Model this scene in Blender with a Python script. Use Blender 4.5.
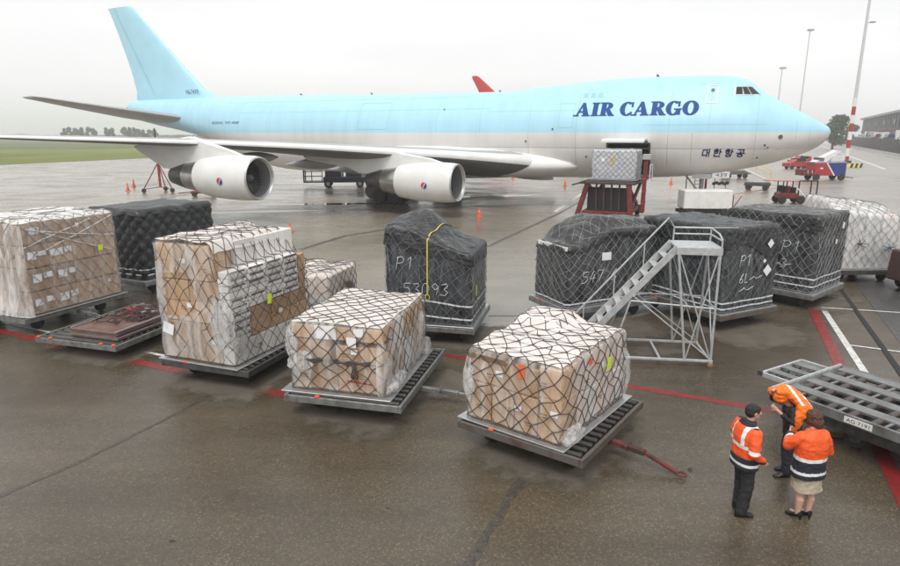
import bpy, bmesh, math, random
from mathutils import Vector, Matrix, noise
R = math.radians
random.seed(7)
sc = bpy.context.scene
col = sc.collection
for o in list(bpy.data.objects): bpy.data.objects.remove(o)

# ------------------------------------------------------------------ camera
FPX, PITCH, CAMH = 620.0, math.atan(148.5 / 620.0), 5.6
cam = bpy.data.cameras.new('camera'); camo = bpy.data.objects.new('camera', cam); col.objects.link(camo)
camo.location = (0, 0, CAMH); camo.rotation_euler = (math.pi / 2 - PITCH, 0, 0)
cam.sensor_width = 36; cam.lens = 36 * FPX / 900; cam.clip_start = 0.1; cam.clip_end = 9000
sc.camera = camo
sc.cycles.volume_bounces = 3

# ------------------------------------------------------------------ world: overcast daylight
SUN_EL, SUN_AZ = 58, 200
w = bpy.data.worlds.new('World'); sc.world = w; w.use_nodes = True
nt = w.node_tree; nt.nodes.clear()
N = nt.nodes.new; L = nt.links.new
sky = N('ShaderNodeTexSky'); sky.sky_type = 'NISHITA'; sky.sun_disc = False
sky.sun_elevation = R(SUN_EL); sky.sun_rotation = R(SUN_AZ); sky.dust_density = 4; sky.air_density = 1.0
hs = N('ShaderNodeHueSaturation'); hs.inputs['Saturation'].default_value = 0.12
L(sky.outputs[0], hs.inputs['Color'])
tc = N('ShaderNodeTexCoord'); mp = N('ShaderNodeMapping'); mp.inputs['Scale'].default_value = (1.2, 1.2, 5.0)
L(tc.outputs['Generated'], mp.inputs['Vector'])
nz = N('ShaderNodeTexNoise'); nz.inputs['Scale'].default_value = 1.6; nz.inputs['Detail'].default_value = 5; nz.inputs['Roughness'].default_value = 0.5
L(mp.outputs[0], nz.inputs['Vector'])
cr = N('ShaderNodeValToRGB')
cr.color_ramp.elements[0].position = 0.32; cr.color_ramp.elements[0].color = (7.55, 7.58, 7.66, 1)
cr.color_ramp.elements[1].position = 0.68; cr.color_ramp.elements[1].color = (8.75, 8.75, 8.7, 1)
L(nz.outputs['Fac'], cr.inputs['Fac'])
mx = N('ShaderNodeMix'); mx.data_type = 'RGBA'; mx.inputs['Factor'].default_value = 0.93
L(hs.outputs[0], mx.inputs['A']); L(cr.outputs[0], mx.inputs['B'])
bg = N('ShaderNodeBackground'); bg.inputs['Strength'].default_value = 0.1
L(mx.outputs['Result'], bg.inputs['Color'])
wo = N('ShaderNodeOutputWorld'); L(bg.outputs[0], wo.inputs['Surface'])

sun = bpy.data.lights.new('sun', 'SUN'); sun.energy = 1.5; sun.angle = R(28); sun.color = (1, 0.97, 0.93)
suno = bpy.data.objects.new('sun', sun); col.objects.link(suno)
_az = R(SUN_AZ); _el = R(SUN_EL)
sdir = Vector((math.sin(_az) * math.cos(_el), math.cos(_az) * math.cos(_el), math.sin(_el)))
suno.rotation_euler = sdir.to_track_quat('Z', 'Y').to_euler(); suno.location = (0, 0, 60)
sc.view_settings.view_transform = 'Standard'; sc.view_settings.look = 'None'; sc.view_settings.exposure = 0.42; sc.view_settings.gamma = 1

# ------------------------------------------------------------------ helpers
def pix(px, py, z=0.0):
    """photo pixel -> point on the horizontal plane z"""
    d = pray(px, py); t = (z - CAMH) / d.z
    return Vector((d.x * t, d.y * t, z))
def pray(px, py):
    a = (px - 450) / FPX; b = -(py - 283) / FPX; c, s = math.cos(PITCH), math.sin(PITCH)
    return Vector((a, c + b * s, -s + b * c))
def pdist(px, py, y):
    """photo pixel -> point at distance y in front of the camera"""
    d = pray(px, py); t = y / d.y
    return Vector((d.x * t, y, CAMH + d.z * t))

class MB:
    def __init__(s): s.v = []; s.f = []; s.m = []; s.mi = 0
    def add(s, vs, fs):
        b = len(s.v); s.v += [tuple(p) for p in vs]
        s.f += [tuple(i + b for i in f) for f in fs]; s.m += [s.mi] * len(fs); return s
    def box(s, c, d, M=None):
        hx, hy, hz = d[0] / 2, d[1] / 2, d[2] / 2
        vs = [Vector((x, y, z)) for x in (-hx, hx) for y in (-hy, hy) for z in (-hz, hz)]
        if M is not None: vs = [M @ p for p in vs]
        c = Vector(c); vs = [p + c for p in vs]
        return s.add(vs, [(0, 1, 3, 2), (4, 6, 7, 5), (0, 4, 5, 1), (2, 3, 7, 6), (0, 2, 6, 4), (1, 5, 7, 3)])
    def bar(s, a, b, wd, ht, up=(0, 0, 1)):
        a, b = Vector(a), Vector(b); d = b - a; l = d.length
        if l < 1e-6: return s
        x = d / l; u = Vector(up)
        if abs(x.dot(u)) > 0.98: u = Vector((1, 0, 0))
        y = u.cross(x).normalized(); z = x.cross(y)
        M = Matrix((x, y, z)).transposed()
        return s.box((a + b) / 2, (l, wd, ht), M)
    def tube(s, pts, r, n=8, cap=True, closed=False):
        pts = [Vector(p) for p in pts]; k = len(pts); rs = r if isinstance(r, (list, tuple)) else [r] * k
        vs = []; prev = None
        for i, p in enumerate(pts):
            if closed: t = pts[(i + 1) % k] - pts[i - 1]
            else: t = pts[min(i + 1, k - 1)] - pts[max(i - 1, 0)]
            if t.length < 1e-9: t = Vector((0, 0, 1))
            t.normalize()
            if prev is None:
                u = Vector((0, 0, 1)) if abs(t.z) < 0.9 else Vector((1, 0, 0))
                a = t.cross(u).normalized()
            else:
                a = (prev - t * prev.dot(t))
                a = a.normalized() if a.length > 1e-6 else t.orthogonal().normalized()
            prev = a; b = t.cross(a)
            for j in range(n):
                q = 2 * math.pi * j / n
                vs.append(p + (a * math.cos(q) + b * math.sin(q)) * rs[i])
        fs = []
        for i in range(k if closed else k - 1):
            i2 = (i + 1) % k
            for j in range(n):
                fs.append((i * n + j, i * n + (j + 1) % n, i2 * n + (j + 1) % n, i2 * n + j))
        if cap and not closed:
            fs.append(tuple(range(n - 1, -1, -1))); fs.append(tuple((k - 1) * n + j for j in range(n)))
        return s.add(vs, fs)
    def cyl(s, a, b, r, n=16): return s.tube([a, b], r, n)
    def rings(s, rs, closed=True, cap0=False, cap1=False):
        n = len(rs[0]); vs = [p for r_ in rs for p in r_]; fs = []
        for i in range(len(rs) - 1):
            for j in range(n if closed else n - 1):
                fs.append((i * n + j, i * n + (j + 1) % n, (i + 1) * n + (j + 1) % n, (i + 1) * n + j))
        if cap0: fs.append(tuple(range(n - 1, -1, -1)))
        if cap1: fs.append(tuple((len(rs) - 1) * n + j for j in range(n)))
        return s.add(vs, fs)
    def lathe(s, prof, c=(0, 0, 0), axis='Z', n=24, cap=True):
        rs = []
        for (h, r) in prof:
            ring = []
            for j in range(n):
                q = 2 * math.pi * j / n; a, b = r * math.cos(q), r * math.sin(q)
                p = {'Z': (a, b, h), 'X': (h, a, b), 'Y': (b, h, a)}[axis]
                ring.append(Vector(p) + Vector(c))
            rs.append(ring)
        return s.rings(rs, True, cap, cap)
    def wheel(s, c, r, wd, n=18, axis='Y'):
        h = wd / 2
        return s.lathe([(-h, r * .55), (-h, r * .88), (-h * .7, r), (h * .7, r), (h, r * .88), (h, r * .55)], c, axis, n)
    def prism(s, poly, a, b, fn):
        """poly of 2-D points, extruded from a to b through fn(u, v, w)"""
        n = len(poly)
        vs = [fn(u, v, a) for u, v in poly] + [fn(u, v, b) for u, v in poly]
        fs = [tuple(range(n)), tuple(range(2 * n - 1, n - 1, -1))] + [(i, i + n, (i + 1) % n + n, (i + 1) % n) for i in range(n)]
        return s.add(vs, fs)
    def build(s, name, mat, parent=None, smooth=False, bevel=0, fix=True):
        me = bpy.data.meshes.new(name)
        me.from_pydata(s.v, [], s.f); me.validate()
        mats = mat if isinstance(mat, (list, tuple)) else [mat]
        for m in mats: me.materials.append(m)
        if len(mats) > 1 and len(me.polygons) == len(s.m): me.polygons.foreach_set('material_index', s.m)
        if fix or bevel:
            bm = bmesh.new(); bm.from_mesh(me)
            if bevel:
                es = [e for e in bm.edges if len(e.link_faces) == 2 and e.calc_face_angle(0) > 0.6]
                bmesh.ops.bevel(bm, geom=es, offset=bevel, segments=1, affect='EDGES', profile=0.5, clamp_overlap=True)
            bmesh.ops.recalc_face_normals(bm, faces=bm.faces[:])
            bm.to_mesh(me); bm.free()
        if smooth:
            me.polygons.foreach_set('use_smooth', [True] * len(me.polygons))
            if smooth != 'all': me.set_sharp_from_angle(angle=R(smooth if smooth is not True else 40))
        o = bpy.data.objects.new(name, me); col.objects.link(o)
        if parent is not None: o.parent = parent
        return o

def tag(o, label=None, cat=None, group=None, kind=None):
    if label: o['label'] = label
    if cat: o['category'] = cat
    if group: o['group'] = group
    if kind: o['kind'] = kind
    return o
def empty(name, loc=(0, 0, 0), rz=0.0, label=None, cat=None, group=None):
    o = bpy.data.objects.new(name, None); col.objects.link(o); o.empty_display_size = 0.2
    o.location = loc; o.rotation_euler = (0, 0, rz)
    return tag(o, label, cat, group)
def kids(o): return [c for c in bpy.data.objects if c.parent == o]
def copy_tree(o, parent=None):
    c = o.copy(); col.objects.link(c); c.parent = parent
    for ch in kids(o): copy_tree(ch, c)
    return c
def link(name, me, parent, loc=(0, 0, 0), rz=0, scale=(1, 1, 1)):
    o = bpy.data.objects.new(name, me); col.objects.link(o); o.parent = parent
    o.location = loc; o.rotation_euler = (0, 0, rz); o.scale = scale; return o
def fbm(p, o=4): return noise.fractal(Vector(p), 1.0, 2.0, o, noise_basis='PERLIN_ORIGINAL')

# ------------------------------------------------------------------ materials
MAT = {}
def mat(name, c, rough=0.6, metal=0.0, c2=None, scale=3.0, bump=0.0, bscale=None, spec=0.5, coord='Object', detail=4, rvar=0.0, lo=0.35, hi=0.65, stretch=None, rand=0.0):
    if name in MAT: return MAT[name]
    m = bpy.data.materials.new(name); m.use_nodes = True; t = m.node_tree; b = t.nodes['Principled BSDF']
    b.inputs['Base Color'].default_value = (*c, 1); b.inputs['Roughness'].default_value = rough
    b.inputs['Metallic'].default_value = metal; b.inputs['Specular IOR Level'].default_value = spec
    if c2 or bump or rvar or rand:
        tcn = t.nodes.new('ShaderNodeTexCoord'); mpn = t.nodes.new('ShaderNodeMapping')
        if stretch: mpn.inputs['Scale'].default_value = stretch
        t.links.new(tcn.outputs[coord], mpn.inputs['Vector'])
        n1 = t.nodes.new('ShaderNodeTexNoise'); n1.inputs['Scale'].default_value = scale; n1.inputs['Detail'].default_value = detail
        n1.inputs['Roughness'].default_value = 0.6
        t.links.new(mpn.outputs[0], n1.inputs['Vector'])
        src = None
        if c2:
            r_ = t.nodes.new('ShaderNodeValToRGB'); r_.color_ramp.elements[0].position = lo; r_.color_ramp.elements[1].position = hi
            r_.color_ramp.elements[0].color = (*c, 1); r_.color_ramp.elements[1].color = (*c2, 1)
            t.links.new(n1.outputs['Fac'], r_.inputs['Fac']); src = r_.outputs[0]
        if rand:
            oi = t.nodes.new('ShaderNodeObjectInfo'); h = t.nodes.new('ShaderNodeHueSaturation')
            mr = t.nodes.new('ShaderNodeMapRange'); mr.inputs['To Min'].default_value = 1 - rand; mr.inputs['To Max'].default_value = 1 + rand
            t.links.new(oi.outputs['Random'], mr.inputs['Value']); t.links.new(mr.outputs[0], h.inputs['Value'])
            if src: t.links.new(src, h.inputs['Color'])
            else: h.inputs['Color'].default_value = (*c, 1)
            src = h.outputs[0]
        if src: t.links.new(src, b.inputs['Base Color'])
        if rvar:
            mr = t.nodes.new('ShaderNodeMapRange'); mr.inputs['From Min'].default_value = 0.3; mr.inputs['From Max'].default_value = 0.7
            mr.inputs['To Min'].default_value = max(0.03, rough - rvar); mr.inputs['To Max'].default_value = rough + rvar
            t.links.new(n1.outputs['Fac'], mr.inputs['Value']); t.links.new(mr.outputs[0], b.inputs['Roughness'])
        if bump:
            n2 = t.nodes.new('ShaderNodeTexNoise'); n2.inputs['Scale'].default_value = bscale or scale * 4; n2.inputs['Detail'].default_value = 4
            t.links.new(mpn.outputs[0], n2.inputs['Vector'])
            bp = t.nodes.new('ShaderNodeBump'); bp.inputs['Strength'].default_value = bump; bp.inputs['Distance'].default_value = 0.03
            t.links.new(n2.outputs['Fac'], bp.inputs['Height']); t.links.new(bp.outputs[0], b.inputs['Normal'])
    MAT[name] = m; return m

def film_mat(name, op_lo, op_hi, c=(0.86, 0.85, 0.83), rough=0.13, scale=2.2, bump=0.28):
    if name in MAT: return MAT[name]
    m = bpy.data.materials.new(name); m.use_nodes = True; t = m.node_tree; b = t.nodes['Principled BSDF']
    b.inputs['Base Color'].default_value = (*c, 1); b.inputs['Roughness'].default_value = rough
    tcn = t.nodes.new('ShaderNodeTexCoord')
    n1 = t.nodes.new('ShaderNodeTexNoise'); n1.inputs['Scale'].default_value = scale; n1.inputs['Detail'].default_value = 4; n1.inputs['Distortion'].default_value = 0.8
    mq = t.nodes.new('ShaderNodeMapping'); mq.inputs['Scale'].default_value = (1.9, 1.9, 0.45); mq.inputs['Rotation'].default_value = (0.5, 0.35, 0); t.links.new(tcn.outputs['Object'], mq.inputs['Vector']); t.links.new(mq.outputs[0], n1.inputs['Vector'])
    mr = t.nodes.new('ShaderNodeMapRange'); mr.inputs['From Min'].default_value = 0.34; mr.inputs['From Max'].default_value = 0.74
    mr.inputs['To Min'].default_value = op_lo; mr.inputs['To Max'].default_value = op_hi
    t.links.new(n1.outputs['Fac'], mr.inputs['Value'])
    wv = t.nodes.new('ShaderNodeTexNoise'); wv.inputs['Scale'].default_value = 9; wv.inputs['Detail'].default_value = 5; wv.inputs['Distortion'].default_value = 2.5
    mpn = t.nodes.new('ShaderNodeMapping'); mpn.inputs['Scale'].default_value = (1, 1, 0.45); mpn.inputs['Rotation'].default_value = (0.5, 0.4, 0)
    t.links.new(tcn.outputs['Object'], mpn.inputs['Vector']); t.links.new(mpn.outputs[0], wv.inputs['Vector'])
    bp = t.nodes.new('ShaderNodeBump'); bp.inputs['Strength'].default_value = bump; bp.inputs['Distance'].default_value = 0.05
    t.links.new(wv.outputs['Fac'], bp.inputs['Height']); t.links.new(bp.outputs[0], b.inputs['Normal'])
    tr = t.nodes.new('ShaderNodeBsdfTransparent'); ms = t.nodes.new('ShaderNodeMixShader')
    t.links.new(mr.outputs[0], ms.inputs['Fac']); t.links.new(tr.outputs[0], ms.inputs[1]); t.links.new(b.outputs[0], ms.inputs[2])
    t.links.new(ms.outputs[0], t.nodes['Material Output'].inputs['Surface'])
    MAT[name] = m; return m

steel = mat('galvanised', (0.24, 0.245, 0.24), 0.45, 0.35, (0.13, 0.13, 0.125), 5, 0.15, rvar=0.12)
darksteel = mat('dark_steel', (0.05, 0.052, 0.052), 0.5, 0.3, (0.10, 0.095, 0.09), 7, 0.2)
rustysteel = mat('worn_steel', (0.125, 0.115, 0.105), 0.55, 0.3, (0.11, 0.055, 0.035), 4, 0.2, lo=0.5, hi=0.7)
alu = mat('aluminium', (0.55, 0.56, 0.57), 0.35, 0.7, (0.42, 0.42, 0.42), 5, 0.1)
galv_light = mat('galvanised_light', (0.52, 0.54, 0.54), 0.45, 0.25, (0.40, 0.41, 0.41), 8, 0.1)
rubber = mat('rubber', (0.018, 0.018, 0.019), 0.75, 0, (0.035, 0.033, 0.03), 9)
rollerm = mat('roller', (0.035, 0.035, 0.036), 0.45, 0.2, (0.07, 0.065, 0.06), 9)
redpaint = mat('red_paint', (0.42, 0.025, 0.03), 0.4, 0, (0.30, 0.02, 0.025), 3)
darkred = mat('dark_red_paint', (0.20, 0.02, 0.022), 0.5, 0, (0.10, 0.018, 0.018), 3)
bluepaint = mat('blue_paint', (0.02, 0.045, 0.22), 0.4, 0, (0.015, 0.03, 0.15), 3)
navy = mat('navy_paint', (0.012, 0.016, 0.04), 0.4, 0, (0.03, 0.033, 0.05), 4)
whitepaint = mat('white_paint', (0.78, 0.78, 0.76), 0.4, 0, (0.66, 0.66, 0.63), 2)
yellowpaint = mat('yellow_paint', (0.65, 0.42, 0.06), 0.5)
orangep = mat('orange_plastic', (0.72, 0.10, 0.03), 0.5)
tagm = mat('lime_tag', (0.62, 0.85, 0.02), 0.5)
labelm = mat('paper_label', (0.82, 0.82, 0.84), 0.6)
blackm = mat('matt_black', (0.012, 0.012, 0.013), 0.7)
chalkm = mat('chalk', (0.62, 0.64, 0.66), 0.9)
strapw = mat('white_strap', (0.72, 0.74, 0.78), 0.5)
strapy = mat('yellow_strap', (0.55, 0.45, 0.10), 0.6)
cordm = mat('net_cord_dark', (0.055, 0.042, 0.036), 0.8, 0, (0.10, 0.08, 0.07), 6)
cordl = mat('net_cord_grey', (0.24, 0.255, 0.27), 0.8, 0, (0.10, 0.105, 0.11), 3)
cordw = mat('net_cord_pale', (0.42, 0.42, 0.41), 0.8, 0, (0.24, 0.24, 0.23), 3)
glassd = mat('dark_glass', (0.02, 0.024, 0.028), 0.08)

def carton_mat(name, c, c2, tape=True):
    m = mat(name, c, 0.75, 0, c2, 2.5, 0.05, rand=0.16)
    if tape and not m.get('tape'):
        t = m.node_tree; b = t.nodes['Principled BSDF']; old = b.inputs['Base Color'].links[0].from_socket
        g = t.nodes.new('ShaderNodeTexCoord'); sx = t.nodes.new('ShaderNodeSeparateXYZ'); t.links.new(g.outputs['Generated'], sx.inputs[0])
        a = t.nodes.new('ShaderNodeMath'); a.operation = 'SUBTRACT'; a.inputs[1].default_value = 0.5; t.links.new(sx.outputs[1], a.inputs[0])
        ab = t.nodes.new('ShaderNodeMath'); ab.operation = 'ABSOLUTE'; t.links.new(a.outputs[0], ab.inputs[0])
        lt = t.nodes.new('ShaderNodeMath'); lt.operation = 'LESS_THAN'; lt.inputs[1].default_value = 0.05; t.links.new(ab.outputs[0], lt.inputs[0])
        ml = t.nodes.new('ShaderNodeMath'); ml.operation = 'MULTIPLY'; ml.inputs[1].default_value = 0.35; t.links.new(lt.outputs[0], ml.inputs[0])
        mxn = t.nodes.new('ShaderNodeMix'); mxn.data_type = 'RGBA'; t.links.new(ml.outputs[0], mxn.inputs['Factor'])
        t.links.new(old, mxn.inputs['A']); mxn.inputs['B'].default_value = (c[0] * 0.75, c[1] * 0.62, c[2] * 0.5, 1)
        t.links.new(mxn.outputs['Result'], b.inputs['Base Color']); m['tape'] = 1
    return m
brown = carton_mat('brown_cardboard', (0.47, 0.29, 0.155), (0.40, 0.24, 0.125))
tan = carton_mat('tan_cardboard', (0.58, 0.38, 0.225), (0.51, 0.33, 0.19))
whitebox = carton_mat('white_cardboard', (0.80, 0.78, 0.76), (0.72, 0.70, 0.68), False)
pinkbox = carton_mat('pale_pink_cardboard', (0.76, 0.66, 0.60), (0.70, 0.58, 0.51))
#==STRUCT==
# ================================================================== THE SETTING
def ground_mat(name='wet_asphalt', stops=None, agg=1.0, r0=0.16, r1=0.5, bsc=0.11):
    m = bpy.data.materials.new(name); m.use_nodes = True; t = m.node_tree; b = t.nodes['Principled BSDF']
    n = t.nodes.new; l = t.links.new
    g = n('ShaderNodeTexCoord')
    def nse(scale, detail=4, st=None, rot=0, dist=0.0):
        mpn = n('ShaderNodeMapping')
        if st: mpn.inputs['Scale'].default_value = st
        mpn.inputs['Rotation'].default_value = (0, 0, rot); l(g.outputs['Object'], mpn.inputs['Vector'])
        x = n('ShaderNodeTexNoise'); x.inputs['Scale'].default_value = scale; x.inputs['Detail'].default_value = detail; x.inputs['Roughness'].default_value = 0.62; x.inputs['Distortion'].default_value = dist
        l(mpn.outputs[0], x.inputs['Vector']); return x.outputs['Fac']
    def ramp(f, stops):
        r = n('ShaderNodeValToRGB'); e = r.color_ramp.elements
        while len(e) < len(stops): e.new(0.5)
        for k, (p, c) in enumerate(stops): e[k].position = p; e[k].color = (*c, 1)
        l(f, r.inputs['Fac']); return r.outputs[0]
    def mix(f, a, bb, typ='MIX'):
        x = n('ShaderNodeMix'); x.data_type = 'RGBA'; x.blend_type = typ
        if isinstance(f, float): x.inputs['Factor'].default_value = f
        else: l(f, x.inputs['Factor'])
        l(a, x.inputs['A']); l(bb, x.inputs['B']); return x.outputs['Result']
    big = nse(bsc, 5, dist=0.6)
    base = ramp(big, stops or [(0.3, (0.060, 0.047, 0.031)), (0.5, (0.086, 0.070, 0.049)), (0.72, (0.120, 0.100, 0.072))])
    streak = ramp(nse(0.35, 5, (0.35, 2.2, 1), 0.45), [(0.35, (0.80, 0.78, 0.76)), (0.7, (1.15, 1.13, 1.10))])
    c1 = mix(0.3 + 0.7 * agg, base, streak, 'MULTIPLY')
    # aggregate: individual pale and dark stones
    vo = n('ShaderNodeTexVoronoi'); vo.inputs['Scale'].default_value = 46; l(g.outputs['Object'], vo.inputs['Vector'])
    sep = n('ShaderNodeSeparateColor'); l(vo.outputs['Color'], sep.inputs[0])
    st = ramp(sep.outputs[0], [(0.0, (0.74, 0.73, 0.72)), (0.6, (1.0, 1.0, 1.0)), (0.86, (1.12, 1.11, 1.09)), (0.96, (1.75, 1.7, 1.6))])
    c2 = mix(agg, c1, st, 'MULTIPLY')
    fine = ramp(nse(60, 3), [(0.3, (0.86, 0.86, 0.86)), (0.7, (1.14, 1.14, 1.14))])
    c3 = mix(agg, c2, fine, 'MULTIPLY')
    l(c3, b.inputs['Base Color'])
    # wetness
    mr = n('ShaderNodeMapRange'); mr.inputs['From Min'].default_value = 0.36; mr.inputs['From Max'].default_value = 0.66
    mr.inputs['To Min'].default_value = r0; mr.inputs['To Max'].default_value = r1
    l(nse(0.16, 6, (1, 1.6, 1), 0.4, 0.8), mr.inputs['Value']); l(mr.outputs[0], b.inputs['Roughness'])
    b.inputs['Specular IOR Level'].default_value = 0.5
    bp = n('ShaderNodeBump'); bp.inputs['Strength'].default_value = 0.35; bp.inputs['Distance'].default_value = 0.006
    l(vo.outputs['Distance'], bp.inputs['Height'])
    bp2 = n('ShaderNodeBump'); bp2.inputs['Strength'].default_value = 0.2; bp2.inputs['Distance'].default_value = 0.02
    l(nse(7, 4), bp2.inputs['Height']); l(bp.outputs[0], bp2.inputs['Normal']); l(bp2.outputs[0], b.inputs['Normal'])
    return m
wet = ground_mat()
conc = ground_mat('wet_concrete', [(0.3, (0.150, 0.126, 0.094)), (0.5, (0.21, 0.183, 0.143)), (0.72, (0.285, 0.255, 0.206))], 0.35, 0.08, 0.36, 0.05)
def sheet(name, poly, z, m, kind='structure'):
    o = MB().add([(x, y, z) for x, y in poly], [tuple(range(len(poly)))]).build(name, m); return tag(o, kind=kind)
ground = sheet('ground', [(-4000, -60), (4000, -60), (4000, 6000), (-4000, 6000)], 0, wet)

sheet('concrete_apron', [(-4000, 1900), (-60, 48), (-12, 24), (-3, 18.6), (1, 17.1), (3, 17.0), (9, 20.8), (15, 24.5), (30, 37), (4000, 620), (4000, 6000), (-4000, 6000)], 0.002, conc)
grassm = mat('grass', (0.115, 0.135, 0.035), 0.95, 0, (0.19, 0.215, 0.06), 0.02, 0.3, 2.0, spec=0.1, stretch=(1, 0.35, 1))
sheet('grass_field', [(-84.9, 119), (-73.5, 154.9), (-20, 322), (200, 1010), (-300, 3500), (-3000, 3500), (-3000, -60), (-142.5, -60)], 0.03, grassm)
grass_far = mat('far_grass', (0.11, 0.13, 0.06), 0.95, 0, (0.13, 0.15, 0.06), 0.02, spec=0.1)
sheet('far_field', [(-150, 240), (-60, 300), (60, 620), (-300, 3400), (-3000, 3400), (-3000, 260)], 0.06, grass_far)
roadm = mat('road_concrete', (0.25, 0.235, 0.215), 0.45, 0, (0.31, 0.295, 0.27), 0.12, 0.05, 3, rvar=0.12, stretch=(1, 0.3, 1))
sheet('service_road', [(30, 38), (400, 95), (400, 215), (213, 310), (170, 380), (75, 380), (48, 120)], 0.006, mat('apron_concrete', (0.20, 0.18, 0.15), 0.32, 0, (0.26, 0.235, 0.20), 0.08, 0.05, 3, rvar=0.14, stretch=(0.6, 2, 1)))

# thin painted lines
redline = mat('red_line_paint', (0.26, 0.022, 0.022), 0.4, 0, (0.17, 0.018, 0.018), 5, 0.1, 20, rvar=0.1)
whiteline = mat('white_line_paint', (0.74, 0.74, 0.72), 0.4, 0, (0.42, 0.42, 0.40), 7, 0.1, 20)
def line(name, a, b, wd, m, z=0.004):
    a, b = Vector(a).to_2d(), Vector(b).to_2d(); d = (b - a).normalized(); q = Vector((-d.y, d.x)) * wd / 2
    return sheet(name, [tuple(a + q), tuple(a - q), tuple(b - q), tuple(b + q)], z, m)
line('red_line', (-19.0, 20.12), (-3.2, 12.55), 0.26, redline)
line('red_line', (-6.0, 18.15), (8.6, 11.05), 0.22, redline)
line('red_line', (13.4, 23.0), (6.6, 7.4), 0.27, redline, 0.008)
line('white_line', (-19.0, 20.66), (-7.3, 15.18), 0.11, whiteline, 0.006)
line('white_line', (12.42, 19.95), (10.0, 14.0), 0.17, whiteline, 0.008)
line('white_line', (12.35, 19.85), (22, 17.2), 0.10, whiteline, 0.012)
line('white_line', (10.85, 16.1), (20, 11.2), 0.10, whiteline, 0.012)
line('white_line', pix(555, 212), pix(592, 187), 0.35, whiteline, 0.008)
line('white_line', pix(0, 230), pix(230, 186), 0.5, mat('faded_line', (0.24, 0.235, 0.22), 0.4, 0, (0.14, 0.13, 0.12), 2), 0.008)
line('yellow_line', pix(860, 176), pix(720, 196), 0.3, mat('orange_line', (0.40, 0.16, 0.08), 0.5), 0.016)
# drain slot, paver strip, asphalt seams
sheet('drain_slot', [tuple(pix(833, 281).xy), tuple(pix(836.5, 281).xy), tuple(pix(912, 384).xy), tuple(pix(905, 384).xy)], 0.016, blackm)
def paver_mat():
    m = mat('paver', (0.075, 0.072, 0.068), 0.4, 0, (0.11, 0.105, 0.10), 4, 0.0)
    t = m.node_tree; b = t.nodes['Principled BSDF']; g = t.nodes.new('ShaderNodeTexCoord'); mpn = t.nodes.new('ShaderNodeMapping'); mpn.inputs['Rotation'].default_value = (0, 0, R(66))
    t.links.new(g.outputs['Object'], mpn.inputs[0]); br = t.nodes.new('ShaderNodeTexBrick'); br.inputs['Scale'].default_value = 4.0
    br.inputs['Color1'].default_value = (0.06, 0.058, 0.055, 1); br.inputs['Color2'].default_value = (0.11, 0.105, 0.10, 1); br.inputs['Mortar'].default_value = (0.028, 0.026, 0.024, 1); br.inputs['Mortar Size'].default_value = 0.035
    t.links.new(mpn.outputs[0], br.inputs['Vector']); t.links.new(br.outputs['Color'], b.inputs['Base Color'])
    bp = t.nodes.new('ShaderNodeBump'); bp.inputs['Strength'].default_value = 0.5; bp.inputs['Distance'].default_value = 0.02; bp.invert = True
    t.links.new(br.outputs['Fac'], bp.inputs['Height']); t.links.new(bp.outputs[0], b.inputs['Normal']); return m
sheet('paved_strip', [tuple(pix(851, 278).xy), tuple(pix(960, 278).xy), tuple(pix(1010, 400).xy), tuple(pix(905, 350).xy)], 0.008, paver_mat())
seam = mat('asphalt_seam', (0.035, 0.03, 0.025), 0.35, 0, (0.085, 0.072, 0.058), 14, 0.4, 30)
def ragged(name, pts, wd, m, z=0.004, seed=0):
    """a ragged ribbon along a path"""
    vs = []; n = 0; P = [Vector((p[0], p[1])) for p in pts]; S = []
    for i in range(len(P) - 1):
        k = max(2, int((P[i + 1] - P[i]).length / 0.25))
        for j in range(k): S.append(P[i].lerp(P[i + 1], j / k))
    S.append(P[-1])
    for i, p in enumerate(S):
        d = (S[min(i + 1, len(S) - 1)] - S[max(i - 1, 0)]).normalized(); q = Vector((-d.y, d.x))
        a = wd * (0.5 + 0.35 * noise.noise((p.x * 2.3, p.y * 2.3, seed))); c = wd * (0.5 + 0.35 * noise.noise((p.x * 2.1, p.y * 2.6, seed + 9)))
        vs += [(*(p + q * a), z), (*(p - q * c), z)]
    fs = [(2 * i, 2 * i + 1, 2 * i + 3, 2 * i + 2) for i in range(len(S) - 1)]
    return tag(MB().add(vs, fs).build(name, m), kind='structure')
ragged('asphalt_seam', [pix(405, 590), pix(467, 566), pix(528, 470), pix(560, 420)], 0.14, seam, 0.004, 3)
ragged('asphalt_seam', [pix(-20, 505), pix(80, 462), pix(180, 412), pix(250, 372)], 0.09, seam, 0.004, 5)
ragged('asphalt_seam', [pix(300, 250), pix(345, 236), pix(395, 228)], 0.3, seam, 0.004, 6)
ragged('asphalt_seam', [pix(487, 247), pix(560, 213), pix(600, 190)], 0.25, seam, 0.004, 7)
ragged('asphalt_seam', [pix(488, 316), pix(548, 316)], 0.12, seam, 0.004, 8)
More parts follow.
